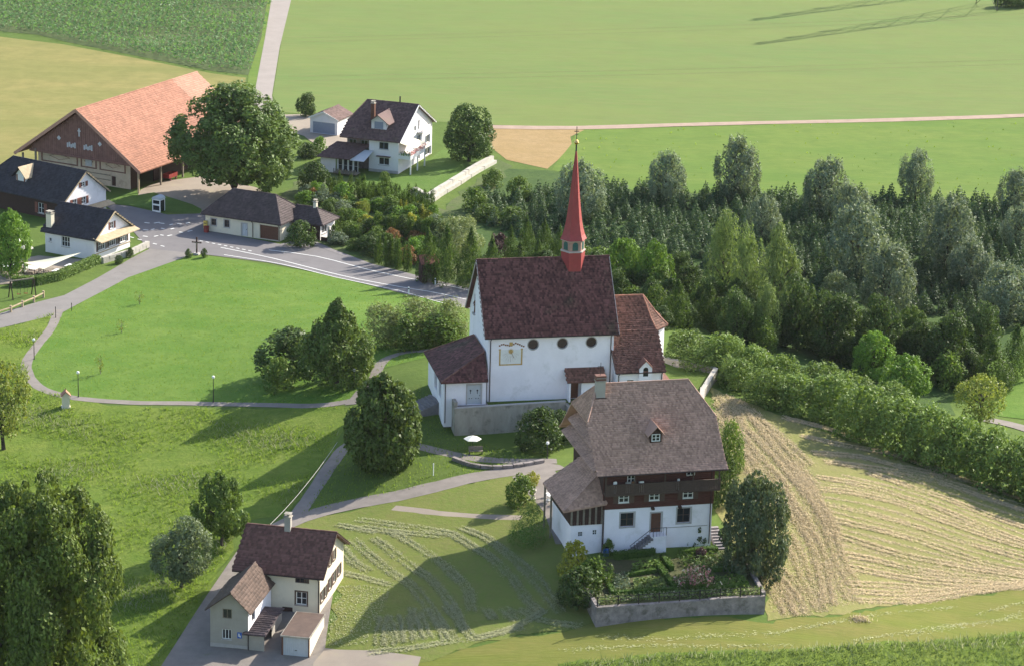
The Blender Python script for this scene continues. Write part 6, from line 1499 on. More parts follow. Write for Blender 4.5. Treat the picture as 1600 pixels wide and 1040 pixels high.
rr = [[(560,0),(800,80),(1000,150),(1387,290)], [(290,20),(560,70),(750,130),(900,180),(1387,370)], [(290,85),(480,110),(700,160),(900,240),(1100,310),(1387,400)], [(330,170),(560,220),(760,270),(1000,350),(1200,410),(1387,460)],
 [(330,240),(520,290),(700,330),(900,390),(1200,490),(1387,530)], [(340,320),(500,370),(700,430),(900,470),(1100,510),(1387,560)], [(400,430),(600,470),(800,520),(1000,550),(1387,590)], [(440,510),(700,560),(950,590),(1387,610)],
 [(450,600),(700,610),(1000,630),(1387,600)], [(500,690),(800,690),(1100,640),(1387,600)], [(760,0),(1000,70),(1200,140),(1387,200)], [(980,10),(1200,75),(1387,140)], [(330,-60),(560,-30),(760,0)], [(260,-110),(500,-90),(700,-40),(980,10)], [(200,-200),(420,-150),(640,-110),(900,-30)], [(100,-300),(300,-250),(480,-190)], [(450,640),(760,650),(1100,625)]]
def between(a, b, n=8):
    f = lambda c: np.c_[np.interp(np.linspace(0, 1, n), np.linspace(0, 1, len(c)), np.array(c)[:, 0]), np.interp(np.linspace(0, 1, n), np.linspace(0, 1, len(c)), np.array(c)[:, 1])]
    return ((f(a) + f(b)) / 2).tolist()
mid_rows = [between(rr[i], rr[i + 1]) for i in range(7)] + [between(rr[10], rr[0]), between(rr[11], rr[10])]
windrows('thin_straw_rows', mid_rows, .38, 95, .25, 'straw', 109, .06, (1200, 740), 3.4675)
windrows('straw_rows', rr, .46, 290, .27, 'straw', 104, .14, (1200, 740), 3.4675, pair=.40)
st = [[(150,0),(250,160),(330,300),(400,500),(440,680)], [(100,110),(190,280),(260,420),(330,700)], [(20,480),(130,600),(230,740)], [(-10,560),(60,660),(110,760)], [(60,30),(140,180),(230,330),(300,520),(350,700)], [(190,20),(300,210),(380,420),(450,600)], [(90,330),(170,480),(240,620),(290,740)], [(110,-60),(200,60),(300,180),(360,300)], [(50,520),(150,690),(180,760)],
 [(-270,-400),(-200,-280),(-120,-150),(0,0),(90,120)], [(-230,-420),(-150,-260),(-20,-100),(110,40)], [(-180,-400),(-60,-230),(60,-80),(170,60)], [(-250,-330),(-180,-180),(-90,-40),(20,130),(60,250)], [(-120,-350),(30,-190),(140,-60),(250,60)], [(-60,-300),(110,-150),(230,-50)]]
windrows('straw_swaths', st, 1.0, 260, .28, 'straw', 105, .20, (1200, 740), 3.4675, pair=.5)
hp = scatter([(1195,760),(1260,790),(1310,870),(1335,945),(1205,958),(1200,930),(1235,870)], 16, 106)
V, Fq = leaf_cloud(hp + np.array([0, 0, .1]), .22, 107, None, up=2, rnd=.7, asp=.3); link('loose_straw', np_mesh('loose_straw', V, Fq), LM['straw'], kind='stuff')
windrows('strip_hay', [[(0,870),(230,830),(480,790),(700,750),(1000,725)], [(-900,880),(-600,900),(-300,880),(0,860)], [(480,910),(700,870),(900,830),(1200,800),(1387,740)], [(700,880),(900,845),(1150,805),(1387,765)], [(-1100,960),(-700,930),(-300,935),(100,930)], [(1150,760),(1387,700)]], .6, 22, .26, 'hay', 108, .1, (1200, 740), 3.4675)
t = thing('straw_heap', 'small heap of pale straw left on the green strip', 'straw heap', tuple(G(1343, 968)))
rs = np.random.default_rng(3); C = rs.normal(0, 1, (500, 3)) * np.array([.55, .35, .16]); C[:, 2] = np.abs(C[:, 2]) + .05
V, Fq = leaf_cloud(C, .26, 3, None, up=.6, rnd=.7, asp=.3); link('straw', np_mesh('straw', V, Fq), LM['straw'], t, kind='stuff')

# ------------------------------------------------------------------ small things
def R(v): return math.radians(v)
# lamps along the footpath
for i, (u, vt, vb, l) in enumerate([(53.5,529,561,'path lamp on the bend nearest the side road'),(122.5,580,620,'path lamp beside the wayside shrine'),(333.5,587,628,'path lamp at the middle of the straight footpath'),(553.5,576,602,'path lamp between pointed tree and chestnut'),(855,690,716,'lamp at the rectory parking place')]):
    p, h, _ = measure(u, vt, vb, 5); t = thing('path_lamp', 'slim dark-stemmed ' + l + ', white globe on top', 'lamp', tuple(p), 0, 'globe lamps along the footpath'); S = Site(t)
    S.part(MB().tube([(0, 0, -.2), (0, 0, h - .3)], [.06, .04], 8), 'pole', MT['metal'])
    S.part(MB().lathe([(.05, h - .3), (.15, h - .25), (.19, h - .12), (.15, h + .02), (.04, h + .06)], 12), 'globe', MT['plastic_white'])
    S.part(MB().lathe([(.10, -.1), (.10, .12), (.06, .2)], 10), 'foot', MT['metal'])
# wayside shrine
p, h, w_ = measure(103, 608, 636, 13)
t = thing('wayside_shrine', 'small cream wayside shrine with red tiled cap beside the footpath', 'shrine', tuple(p), .25); S = Site(t); a = w_ * .42
mb = MB(); mb.box(-a, -a, -.3, a, a, h - .55); mb.fill([[(-a, -a, h - .55), (a, -a, h - .55), (0, -a, h - .15)]]); mb.fill([[(-a, a, h - .55), (a, a, h - .55), (0, a, h - .15)]]); S.part(mb, 'pillar', MT['cream'])
mb = MB(); mb.box(-a - .1, -a - .1, -.3, a + .1, a + .1, .2); S.part(mb, 'base', MT['cream'])
mb = MB(); mb.box(a - .02, -a * .6, .6, a + .015, a * .6, h - .75); S.part(mb, 'niche', MT['door_brown'])
mb = MB(); k = a + .16; mb.slab([(-k, -k, h - .68), (0, -k, h - .08), (0, k, h - .08), (-k, k, h - .68)], .08); mb.slab([(0, -k, h - .078), (k, -k, h - .68), (k, k, h - .68), (0, k, h - .078)], .08); S.part(mb, 'roof', MT['barn_tile'], kind=None)
mb = MB(); mb.tube([(0, 0, h - .1), (0, 0, h + .2)], .03, 6); S.part(mb, 'finial', MT['metal'])
# wayside cross
p, h, _ = measure(307.5, 371, 398, 5)
t = thing('wayside_cross', 'dark wooden wayside cross at the tip of the meadow by the road junction', 'cross', tuple(p), -.3); S = Site(t)
mb = MB(); mb.box(-.1, -.08, .2, .1, .08, h); S.part(mb, 'post', MT['wood_dark'])
mb = MB(); mb.box(-.75, -.07, h - .85, -.102, .07, h - .68); mb.box(.102, -.07, h - .85, .75, .07, h - .68); S.part(mb, 'crossbeam', MT['wood_dark'], kind='stuff')
mb = MB(); mb.box(-.4, -.35, -.2, .4, .35, .25); S.part(mb, 'plinth', MT['frame_grey'])
mb = MB(); mb.tube([(0, -.12, h - 1.7), (0, -.14, h - .75)], [.05, .09], 6); mb.tube([(-.5, -.1, h - .72), (0, -.13, h - .85), (.5, -.1, h - .72)], .04, 5); S.part(mb, 'corpus', MT['wood_grey'])
# booth on the square
p, h, w_ = measure(248, 306, 330, 17)
t = thing('roadside_booth', 'white-framed glass booth with rounded dark roof on the village verge', 'booth', tuple(p), -.45); S = Site(t); a = w_ * .42
mb = MB()
for sx in (-a, a - .12):
    for sy in (-a, a - .12): mb.box(sx, sy, -.1, sx + .12, sy + .12, h - .5)
mb.box(-a, -a, h - .6, a, a, h - .45); mb.box(-a - .01, -a - .01, h * .42, a + .01, -a + .1, h * .52); mb.box(-a - .01, -a - .012, -.1, a + .012, -a + .1, .25); S.part(mb, 'frame', MT['plastic_white'], kind='stuff')
mb = MB(); mb.box(-a + .05, -a + .05, .1, a - .05, a - .05, h - .6); S.part(mb, 'glazing', MT['glass'])
mb = MB()
pts = [(a * 1.1 * math.cos(q), h - .45 + .5 * math.sin(q)) for q in np.linspace(0, math.pi, 9)]
for i in range(8): mb.quad((pts[i][0], -a - .05, pts[i][1]), (pts[i + 1][0], -a - .05, pts[i + 1][1]), (pts[i + 1][0], a + .05, pts[i + 1][1]), (pts[i][0], a + .05, pts[i][1]))
for yy in (-a - .05, a + .05): mb.fill([[(q[0], yy, q[1]) for q in pts]])
S.part(mb, 'roof', MT['door_grey'])
# letter boxes on the post office wall
lw = lambda x, y, z=0: (-46.80 + x * math.cos(-.42) - y * math.sin(-.42), 425.14 + x * math.sin(-.42) + y * math.cos(-.42), z)
for x, m, nm, lab, sz, zz in ((.75, 'yellow', 'letter_box', 'yellow letter box on the corner of the post office', (.5, .35, 1.1), .5), (1.1, 'red', 'vending_box', 'small red box standing at the post office corner', (.6, .5, .95), 0)):
    t = thing(nm, lab, 'box', lw(x, .1 if zz else -.25, 0), -.42); S = Site(t)
    mb = MB(); mb.box(-sz[0] / 2, -sz[1] / 2, zz, sz[0] / 2, sz[1] / 2, zz + sz[2]); S.part(mb, 'body', MT[m])
    mb = MB(); mb.box(-sz[0] * .35, -sz[1] / 2 - .02, zz + sz[2] * .7, sz[0] * .35, -sz[1] / 2 - .001, zz + sz[2] * .82); S.part(mb, 'slot', MT['metal'])
    mb = MB(); mb.box(-sz[0] * .5 - .03, -sz[1] / 2 - .03, zz + sz[2] + .001, sz[0] * .5 + .03, sz[1] / 2 + .03, zz + sz[2] + .06); S.part(mb, 'lid', MT[m])
# red farm trailer under the barn eave
p = at(266, 281, 0); t = thing('farm_trailer', 'bright red farm trailer parked under the barn eave', 'trailer', (p[0], p[1], 0), 1.1, None, (.55, .6, .6)); S = Site(t)
mb = MB(); mb.box(-2.2, -1, .8, 2.2, 1, .95); mb.box(-2.2, -1, .95, 2.2, -.93, 1.9); mb.box(-2.2, .93, .95, 2.2, 1, 1.9); mb.box(-2.2, -.93, .95, -2.13, .93, 1.9); mb.box(2.13, -.93, .95, 2.2, .93, 1.9); S.part(mb, 'body', MT['red'])
for sx in (-1.4, 1.4):
    for sy in (-.95, .95):
        mb = MB(); mb.tube([(sx, sy - .12, .4), (sx, sy + .12, .4)], .42, 12); o = S.part(mb, 'wheel', MT['metal'])
        mb = MB(); mb.tube([(sx, sy - .14, .4), (sx, sy + .14, .4)], .2, 10); S.part(mb, 'rim', MT['red'], o)
mb = MB(); mb.bar((2.2, 0, .7), (3.6, 0, .5), .1); S.part(mb, 'drawbar', MT['red'])
# pale block wall beside the villa lawn, two courses stepping up
t = thing('block_wall', 'long pale stone block retaining wall in two tiers along the villa lawn', 'wall', tuple(G(668, 318)), 0)
wl = GG([(640,303),(668,317),(690,305),(715,290),(745,271),(776,254)]); c, nn = ribbon_plan(wl, 1, .2); o0 = np.array(t.location)
sl = np.r_[0, np.cumsum(np.linalg.norm(np.diff(c, axis=0), axis=1))]; rs = np.random.default_rng(8)
blk = []
for tier in range(2):
    s0 = 0.6 * tier
    while s0 < sl[-1] - 1.5:
        l_ = 1.5 * rs.uniform(.85, 1.2); i, j = np.searchsorted(sl, [s0, s0 + l_ - .06]); j = min(j, len(c) - 1)
        a, b = c[i], c[j]; off = nn[(i + j) // 2] * (.6 * tier + .0)
        if nn[(i + j) // 2][1] < 0: off = -off
        za = hts([a])[0] - .1 + tier * .62 + rs.uniform(-.03, .03)
        mb = MB(); mb.bar((a[0] + off[0] - o0[0], a[1] + off[1] - o0[1], za + .35 - o0[2]), (b[0] + off[0] - o0[0], b[1] + off[1] - o0[1], za + .35 - o0[2]), .7, .7)
        mb.build('stone_block', MT['palestone'], t); s0 += l_
# red-roofed shed among the conifers
p, h, w_ = measure(668, 398, 440, 30); t = thing('garden_shed', 'dark little shed with a red roof under the garden conifers', 'shed', tuple(p), .35); S = Site(t); a = w_ / 2
mb = MB(); mb.box(-a * .8, -.8, -.2, a * .8, .9, h - .9); S.part(mb, 'wall', MT['wood_dark'])
mb = MB(); mb.slab([(-a, -1.2, h - 1.0), (a, -1.2, h - 1.0), (a, .2, h), (-a, .2, h)], .1); mb.slab([(-a, .2, h + .003), (a, .2, h + .003), (a, 1.3, h - .9), (-a, 1.3, h - .9)], .1); S.part(mb, 'roof', MT['shutter_red'])
mb = MB(); mb.box(-.3, -.85, 0, .4, -.801, 1.5); S.part(mb, 'door', MT['wood_grey'])
# delineator posts
for u, vb, l in ((638.5,460,'white roadside marker post on the meadow side of the road'),(680,446,'white roadside marker post on the garden side of the road')):
    p = G(u, vb); t = thing('marker_post', l, 'post', tuple(p), 0, 'roadside marker posts'); S = Site(t)
    mb = MB(); mb.box(-.09, -.06, -.1, .09, .06, 1.05); S.part(mb, 'post', MT['plastic_white'])
    mb = MB(); mb.box(-.095, -.065, .75, .095, .065, .92); S.part(mb, 'band', MT['metal'])
for u, vt, vb, nm, l, m in ((677,724,743,'boundary_post','single pale post on the shaded slope below the chestnut','plastic_white'),(87,480,497,'path_post','thin dark post at the start of the footpath, nearer the side road','metal'),(112,474,486,'path_post','thin dark post at the footpath start on the meadow corner','metal')):
    p, h, _ = measure(u, vt, vb, 4); t = thing(nm, l, 'post', tuple(p)); S = Site(t)
    S.part(MB().tube([(0, 0, -.1), (0, 0, h)], .05, 6), 'post', MT[m]); S.part(MB().lathe([(.06, h), (.06, h + .05), (.01, h + .08)], 8), 'cap', MT[m])
# rail fence and swing by the inn
fp = [G(u, v) for u, v in ((-12,497),(17,488),(35,480),(53,472.5),(68,465))]
t = thing('rail_fence', 'pale wooden rail fence on stout posts below the inn terrace', 'fence', tuple(fp[1])); o0 = np.array(fp[1])
for q in fp:
    d = q - o0; MB().box(d[0] - .13, d[1] - .13, d[2] - .2, d[0] + .13, d[1] + .13, d[2] + .95).build('post', MT['wood_pale'], t)
for a, b in zip(fp[:-1], fp[1:]): MB().bar(a - o0 + np.array([0, -.18, .7]), b - o0 + np.array([0, -.18, .7]), .1, .16).build('rail', MT['wood_pale'], t)
p, q = G(17, 467), G(53, 462); t = thing('swing_frame', 'wooden playground swing frame on the grass below the inn', 'swing', tuple(p)); d = q - p; hz = 2.5
MB().bar((0, 0, hz), (d[0], d[1], hz + d[2]), .16).build('beam', MT['wood_grey'], t)
n = np.array([-d[1], d[0], 0]) / np.hypot(d[0], d[1])
for e in (np.zeros(3), d):
    for s in (-1, 1): MB().bar(e + n * s * .9 + np.array([0, 0, -.1]), e + np.array([0, 0, hz - .05]) + n * s * .06, .12).build('leg', MT['wood_dark'], t)
for k in (.35, .65):
    e = d * k; o = MB().box(e[0] - .25, e[1] - .1, .5, e[0] + .25, e[1] + .1, .55).build('seat', MT['red'], t)
    for s in (-.22, .22): MB().tube([(e[0] + s, e[1], .55), (e[0] + s, e[1], hz - .05)], .02, 4).build('chain', MT['metal'], o)
# inn terrace
region('inn_terrace', [(-40,420),(0,412),(60,400),(150,408),(150,416),(88,434),(20,444),(-40,448)], .07, MT['gravel'], 2)
def table(u, v, l, lx=.9, ly=.7, rz=-.4, m='plastic_white'):
    t = thing('terrace_table', l, 'table', tuple(G(u, v)), rz, 'tables on the inn terrace'); S = Site(t)
    mb = MB(); mb.box(-lx, -ly, .70, lx, ly, .76); S.part(mb, 'tabletop', MT[m])
    for sx in (-lx + .1, lx - .1):
        for sy in (-ly + .1, ly - .1): mb = MB(); mb.box(sx - .04, sy - .04, 0, sx + .04, sy + .04, .70); S.part(mb, 'leg', MT['metal'])
    for sy in (-ly - .45, ly + .45):
        b = thing('terrace_bench', 'dark bench on the long side of a terrace table', 'bench', tuple(G(u, v) + np.array([-math.sin(rz) * sy, math.cos(rz) * sy, 0])), rz, 'benches on the inn terrace'); S2 = Site(b)
        mb = MB(); mb.box(-lx, -.16, .42, lx, .16, .47); S2.part(mb, 'seat', MT['wood_grey'])
        for sx in (-lx + .15, lx - .15): mb = MB(); mb.box(sx - .04, -.14, 0, sx + .04, .14, .42); S2.part(mb, 'leg', MT['metal'])
for u, v, l, m in ((3,424,'white table at the frame edge of the terrace','plastic_white'),(27,421,'white table under the terrace tree','plastic_white'),(50,426,'white table in front of the closed parasol','plastic_white'),(72,428,'long grey table in the middle of the terrace','wood_grey'),(93,431,'white table next to the terrace hedge','plastic_white'),(113,423,'white table at the house end of the terrace','plastic_white')): table(u, v, l, m=m)
p = G(39, 434); t = thing('closed_parasol', 'closed white parasol standing on the inn terrace', 'parasol', tuple(p)); S = Site(t)
S.part(MB().tube([(0, 0, 0), (0, 0, 2.3)], .03, 6), 'pole', MT['metal']); S.part(MB().lathe([(.1, .8), (.2, 1.0), (.14, 1.8), (.03, 2.4)], 10), 'canopy', MT['canvas'])
for u, v, l, m in ((38,410,'open faded pink parasol beside the terrace tree','palestone'),(20,398,'open white parasol near the inn wall','canvas')):
    t = thing('parasol', l, 'parasol', tuple(G(u, v)), 0, 'open parasols on the terrace'); S = Site(t)
    S.part(MB().tube([(0, 0, 0), (0, 0, 2.6)], .035, 6), 'pole', MT['metal']); S.part(MB().lathe([(1.35, 2.05), (1.38, 2.12), (.7, 2.4), (.03, 2.62)], 8), 'canopy', MT[m])
A_, B_, C_ = [np.array(q) for q in (at(37, 411, 2.4), at(127, 395, 3.4), at(68, 421, 2.0))]
mb = MB(); n = 10; t = thing('sun_sail', 'big cream triangular sun sail stretched over the inn terrace', 'sun sail', tuple(G(70, 420))); o0 = np.array(t.location)
def sailp(i, j):
    a, b = i / n, j / n; c_ = 1 - a - b; P_ = A_ * c_ + B_ * a + C_ * b; P_ = P_ + (A_ + B_ + C_ - 3 * P_) * (.35 * (a * b + b * c_ + a * c_) * (1 - 9 * a * b * c_) * .35); P_[2] -= 1.6 * a * b * c_ * 3; return P_ - o0
for i in range(n):
    for j in range(n - i):
        mb.quad(sailp(i, j), sailp(i + 1, j), sailp(i, j + 1))
        if i + j < n - 1: mb.quad(sailp(i + 1, j), sailp(i + 1, j + 1), sailp(i, j + 1))
mb.build('sail', MT['canvas_yellow'], t, smooth=True)
for q in (A_, C_): MB().tube([(q[0] - o0[0], q[1] - o0[1], -.1), (q[0] - o0[0], q[1] - o0[1], q[2] + .1)], .05, 6).build('mast', MT['metal'], t)
# low clipped hedges
def hedge_line(name, label, pts, w_, h, mat, dens=120, ls=.22, cat='hedge', seed=0, group=None):
    pts = [np.array(p, float) for p in pts]; t = thing(name, label, cat, tuple(pts[0]), 0, group); rg = np.random.default_rng(seed); Cs, Ns = [], []; mb = MB()
    for a, b in zip(pts[:-1], pts[1:]):
        d = b - a; ln = np.linalg.norm(d); n = int(ln * dens * (w_ + 2 * h) / 1.5); k = rg.random(n)[:, None]; u = d / ln; s = np.array([-u[1], u[0], 0]); s /= np.linalg.norm(s)
        f = rg.random(n); side = f < 2 * h / (w_ + 2 * h); sg = np.where(rg.random(n) < .5, -1, 1)
        off = np.where(side, sg * w_ / 2, rg.uniform(-w_ / 2, w_ / 2, n)); z = np.where(side, rg.uniform(0, h, n), h)
        Cs.append(a + d * k + s * off[:, None] + np.c_[np.zeros((n, 2)), z] + rg.normal(0, .05, (n, 3))); Ns.append(np.where(side[:, None], s * sg[:, None], np.array([0, 0, 1.])))
        z0 = np.array([0, 0, h * .46]); mb.bar(a - pts[0] + z0, b - pts[0] + z0, w_ * .8, h * .9)
    V, Fq = leaf_cloud(np.vstack(Cs) - pts[0], ls, seed, np.vstack(Ns), up=.2, rnd=.5)
    link('foliage', np_mesh('foliage', V, Fq), LM[mat], t); mb.build('branches', LM[mat], t); return t
hedge_line('terrace_hedge', 'leafy hedge enclosing the inn terrace along the side road', [G(20,446), G(55,446), G(92,438), G(125,424), G(153,412)], 1.0, 1.3, 'hedge', seed=2)
mt = thing('garden_wall_pale', 'short pale stone wall between guest house and side road', 'wall', tuple(G(160, 412)), 0); o0 = np.array(mt.location)
mt.name = 'stone_wall'
wp = [G(160,412), G(180,406), G(205,399), G(232,386)]
for a, b in zip(wp[:-1], wp[1:]):
    n = int(np.linalg.norm(b - a) / .9)
    for i in range(n):
        p, q = a + (b - a) * i / n - o0, a + (b - a) * (i + .94) / n - o0
        for k in range(2): MB().bar(p + np.array([0, 0, .22 + .46 * k]), q + np.array([0, 0, .22 + .46 * k]), .5 - .06 * ((i + k) % 2), .44).build('stone', MT['palestone'], mt)
# low wall on the slope below the terrace
mt = thing('slope_wall', 'low curved grey stone wall along the path below the church terrace', 'wall', tuple(G(712, 722))); o0 = np.array(mt.location)
c, nn = ribbon_plan(GG([(708,718),(735,728),(770,732),(810,729),(850,722)]), 1, .55); rs = np.random.default_rng(4)
for i in range(0, len(c) - 2, 2):
    a, b = c[i], c[i + 2]; z = hts([a])[0]
    for k in range(2):
        MB().bar((a[0] - o0[0], a[1] - o0[1], z - .08 + .32 * k - o0[2]), (b[0] + (a[0] - b[0]) * .05 - o0[0], b[1] + (a[1] - b[1]) * .05 - o0[1], z - .08 + .32 * k - o0[2]), .45 + rs.uniform(-.04, .04), .34).build('stone', MT['oldstone'], mt)
# parasol with bench under the terrace wall
p = G(738, 704); t = thing('hexagonal_parasol', 'white hexagonal parasol on the shaded lawn below the church terrace', 'parasol', tuple(p)); S = Site(t)
S.part(MB().tube([(0, 0, 0), (0, 0, 1.75)], .03, 6), 'pole', MT['metal']); S.part(MB().lathe([(1.0, 1.42), (1.02, 1.47), (.02, 1.85)], 6), 'canopy', MT['canvas'])
t = thing('garden_bench', 'small grey bench standing under the white hexagonal parasol', 'bench', tuple(p + np.array([.4, -1.1, 0])), .1); S = Site(t)
mb = MB(); mb.box(-.8, -.2, .4, .8, .2, .46); S.part(mb, 'seat', MT['wood_grey']); mb = MB(); mb.box(-.8, .2, .5, .8, .25, .9); S.part(mb, 'backrest', MT['wood_grey'])
for sx in (-.7, .7): mb = MB(); mb.box(sx - .05, -.18, 0, sx + .05, .24, .4); S.part(mb, 'leg', MT['metal'])
# white garden furniture beside the rectory
for i, (u, v, rz) in enumerate(((855,776,.3),(863,780,1.8),(857,786,3.6),(866,788,4.6))):
    t = thing('garden_chair', 'white openwork garden chair in the yard beside the rectory', 'chair', tuple(G(u, v)), rz, 'white chairs in the rectory yard'); S = Site(t)
    mb = MB(); mb.lathe([(.24, .42), (.25, .46), (.05, .47)], 10); S.part(mb, 'seat', MT['plastic_white'])
    for k in range(4): a = k * math.pi / 2 + .78; S.part(MB().tube([(.2 * math.cos(a), .2 * math.sin(a), .42), (.26 * math.cos(a), .26 * math.sin(a), 0)], .025, 5), 'leg', MT['plastic_white'])
    mb = MB(); mb.tube([(-.24, .2, .45), (-.2, .26, .95), (.2, .26, .95), (.24, .2, .45)], .03, 5)
    for k in range(3): mb.tube([(-.12 + k * .12, .22, .46), (-.12 + k * .12, .26, .93)], .018, 4)
    S.part(mb, 'backrest', MT['plastic_white'])
t = thing('garden_table', 'round white metal table between the garden chairs', 'table', tuple(G(860.5, 782.5))); S = Site(t)
S.part(MB().lathe([(.45, .70), (.46, .73), (.05, .74)], 14), 'tabletop', MT['plastic_white']); S.part(MB().lathe([(.25, 0), (.06, .08), (.05, .70)], 8), 'leg', MT['plastic_white'])
t = thing('stone_urn', 'pale stone urn on a pedestal in the rectory yard', 'urn', tuple(G(833, 779))); S = Site(t)
S.part(MB().lathe([(.3, 0), (.3, .1), (.2, .15), (.2, .55), (.28, .6)], 10), 'pedestal', MT['palestone']); S.part(MB().lathe([(.1, .6), (.32, .8), (.36, 1.05), (.3, 1.1)], 12), 'bowl', MT['palestone'])
# cable from cottage to chestnut
p = np.array([-23.9, 279.2, 9.1]); q = at(527, 690, 8.2); mb = MB()
mb.tube([tuple((p + (q - p) * k / 10) - np.array([0, 0, .5 * 4 * k / 10 * (1 - k / 10)]) - p) for k in range(11)], .022, 5)
o = mb.build('overhead_cable', MT['frame_grey'], loc=tuple(p)); tag(o, 'thin pale cable strung from the cottage ridge up to the chestnut', 'cable')
# pylons: the near one stands at the field corner, the other just beyond; their lattice shadows lie on the field
def pylon(x, y, label):
    t = thing('power_pylon', label, 'pylon', (x, y, 0), R(25), 'lattice pylons by the far field'); b = 3.6; H_ = 46.0
    f = lambda z: b * (1 - z / H_) ** 1.15 + .45
    zs = [0, 6, 11.5, 16.5, 21, 25, 28.5, 31.5, 34.5, 37.5, 40.5, 43.5, 46]
    for sx in (-1, 1):
        for sy in (-1, 1):
            mb = MB()
            for a, c_ in zip(zs[:-1], zs[1:]): mb.bar((sx * f(a), sy * f(a), a), (sx * f(c_), sy * f(c_), c_), .13)
            mb.build('leg', MT['metal'], t)
    mb = MB()
    for a, c_ in zip(zs[:-1], zs[1:]):
        for s in (-1, 1):
            for k in (-1, 1):
                mb.bar((s * f(a), -k * f(a), a), (s * f(c_), k * f(c_), c_), .06); mb.bar((-k * f(a), s * f(a), a), (k * f(c_), s * f(c_), c_), .06)
            mb.bar((s * f(c_), -f(c_), c_), (s * f(c_), f(c_), c_), .05); mb.bar((-f(c_), s * f(c_), c_), (f(c_), s * f(c_), c_), .05)
    mb.build('lattice', MT['metal'], t, kind='stuff')
    for z, l_ in ((28.5, 8.5), (36, 6.5), (42.5, 4.5)):
        mb = MB()
        for s in (-1, 1):
            for k in (-1, 1):
                mb.bar((s * f(z), k * .5, z), (s * l_, 0, z), .10); mb.bar((s * f(z), k * .5, z + 2.2), (s * l_, 0, z), .09)
                for e in (.3, .6): mb.bar((s * (f(z) + (l_ - f(z)) * e), k * .5 * (1 - e), z), (s * (f(z) + (l_ - f(z)) * (e - .2)), k * .5 * (1.2 - e), z + 2.2 * (1.2 - e)), .05)
            mb.tube([(s * l_, 0, z), (s * l_, 0, z - 2.2)], .08, 5)
        mb.build('crossarm', MT['metal'], t)
    return t
pa = at(1566, 10, 0); pylon(pa[0], pa[1], 'grey lattice power pylon standing in bushes at the far field corner')
pylon(104.5, 652.0, 'grey lattice power pylon beyond the field edge, casting the upper shadow')
for i, (u, vt, vb, wd) in enumerate(((1566,-14,11,26),(1588,-16,12,30),(1606,-14,10,26))):
    plant('bush', u, vt, vb, wd, ('dark bush at the foot of the near pylon', 'dark bush right beside the pylon bush', 'dark bush on the frame edge past the pylon')[i], 'field_bush', 'bush')

# ------------------------------------------------------------------ rectory garden
gp = [rect_at(-3.0, -12.6), rect_at(14.3, -12.7), rect_at(15.4, -1.2), rect_at(14.2, .2), rect_at(-2.2, .4), rect_at(-2.6, -4)]
MB().prism([(q[0], q[1]) for q in gp], 1.0, 4.93).build('garden_plateau', G_['soil'], kind='structure')
T = thing('garden_wall', 'long weathered grey retaining wall in front of the rectory garden', 'retaining wall', rect_at(0, 0), RY); S = Site(T)
a0 = -3.1; k = 0; rs = np.random.default_rng(6)
while a0 < 14.2:
    l_ = 2.9; mb = MB(); mb.box(a0, -13.0 + .02 * (k % 2), -4.5, min(14.5, a0 + l_) - .01, -12.5, -.32 + rs.uniform(-.08, .06)); S.part(mb, 'wall_section', MT['oldstone']); a0 += l_; k += 1
mb = MB(); mb.prism([(-3.1, -12.5), (-2.7, -12.5), (-2.3, -2), (-2.7, -2)], -4, -.25); S.part(mb, 'side_wall', MT['oldstone'])
mb = MB(); mb.prism([(14.1, -12.5), (14.5, -12.5), (15.6, -1), (15.2, -1)], -4, -.1); S.part(mb, 'side_wall', MT['oldstone'])
for i in range(9):
    mb = MB(); x = -3.0 + i * 2.1; mb.box(x, -12.85, -.3, x + .1, -12.75, .75); S.part(mb, 'fence_post', MT['metal'])
for z in (.3, .65): mb = MB(); mb.bar((-3, -12.8, z), (14, -12.8, z), .04); S.part(mb, 'fence_wire', MT['metal'])
gpt = lambda cx, cy: at(850 + cx / 4, 780 + cy / 4, 4.94)
for i, (pts, l, w_, h) in enumerate([([(405,545),(432,598),(820,572)],'clipped box edging along the near bed of the rectory garden',.5,.5),([(685,378),(722,440),(818,565)],'diagonal box hedge crossing the rectory garden, nearer the vegetables',.6,.6),([(738,362),(775,420),(800,445)],'short box hedge near the rectory stair',.6,.6),
 ([(510,482),(700,452)],'straight box hedge behind the vegetable bed',.5,.45),([(965,576),(1268,546),(1205,470)],'box edging around the far corner bed below the sunny tree',.5,.5),([(1050,448),(1190,444)],'short box hedge beside the pink hollyhocks',.5,.5),([(440,372),(690,348)],'long dark box hedge under the rectory wall',.8,.8),([(850,345),(1080,322)],'dark hedge strip below the climbing roses',.8,.6)]):
    hedge_line('box_hedge', l, [gpt(*q) for q in pts], w_, h, 'box', dens=70, ls=.2, seed=20 + i, group='box hedges of the rectory garden')
rs = np.random.default_rng(15)
def bed(name, poly, n, size, mat, h, kind='stuff'):
    P_ = np.array([gpt(*q)[:2] for q in poly]); lo, hi = P_.min(0), P_.max(0); q = rs.uniform(lo, hi, (n * 4, 2)); q = q[inside(P_, q)][:n]
    V, Fq = leaf_cloud(np.c_[q, 4.95 + rs.uniform(.03, h, len(q))], size, int(rs.integers(999)), None, up=.8, rnd=.6); link(name, np_mesh(name, V, Fq), LM[mat], kind=kind)
bed('vegetable_rows', [(560,510),(740,500),(770,560),(560,580)], 700, .3, 'poplar', .5); bed('herb_bed', [(440,480),(520,470),(540,560),(440,580)], 300, .25, 'silver', .5)
bed('bed_plants', [(560,420),(700,395),(720,440),(540,460)], 300, .3, 'hedge', .7); bed('shade_plants', [(830,360),(1180,340),(1230,430),(1060,440),(860,430)], 900, .3, 'dark', .6)
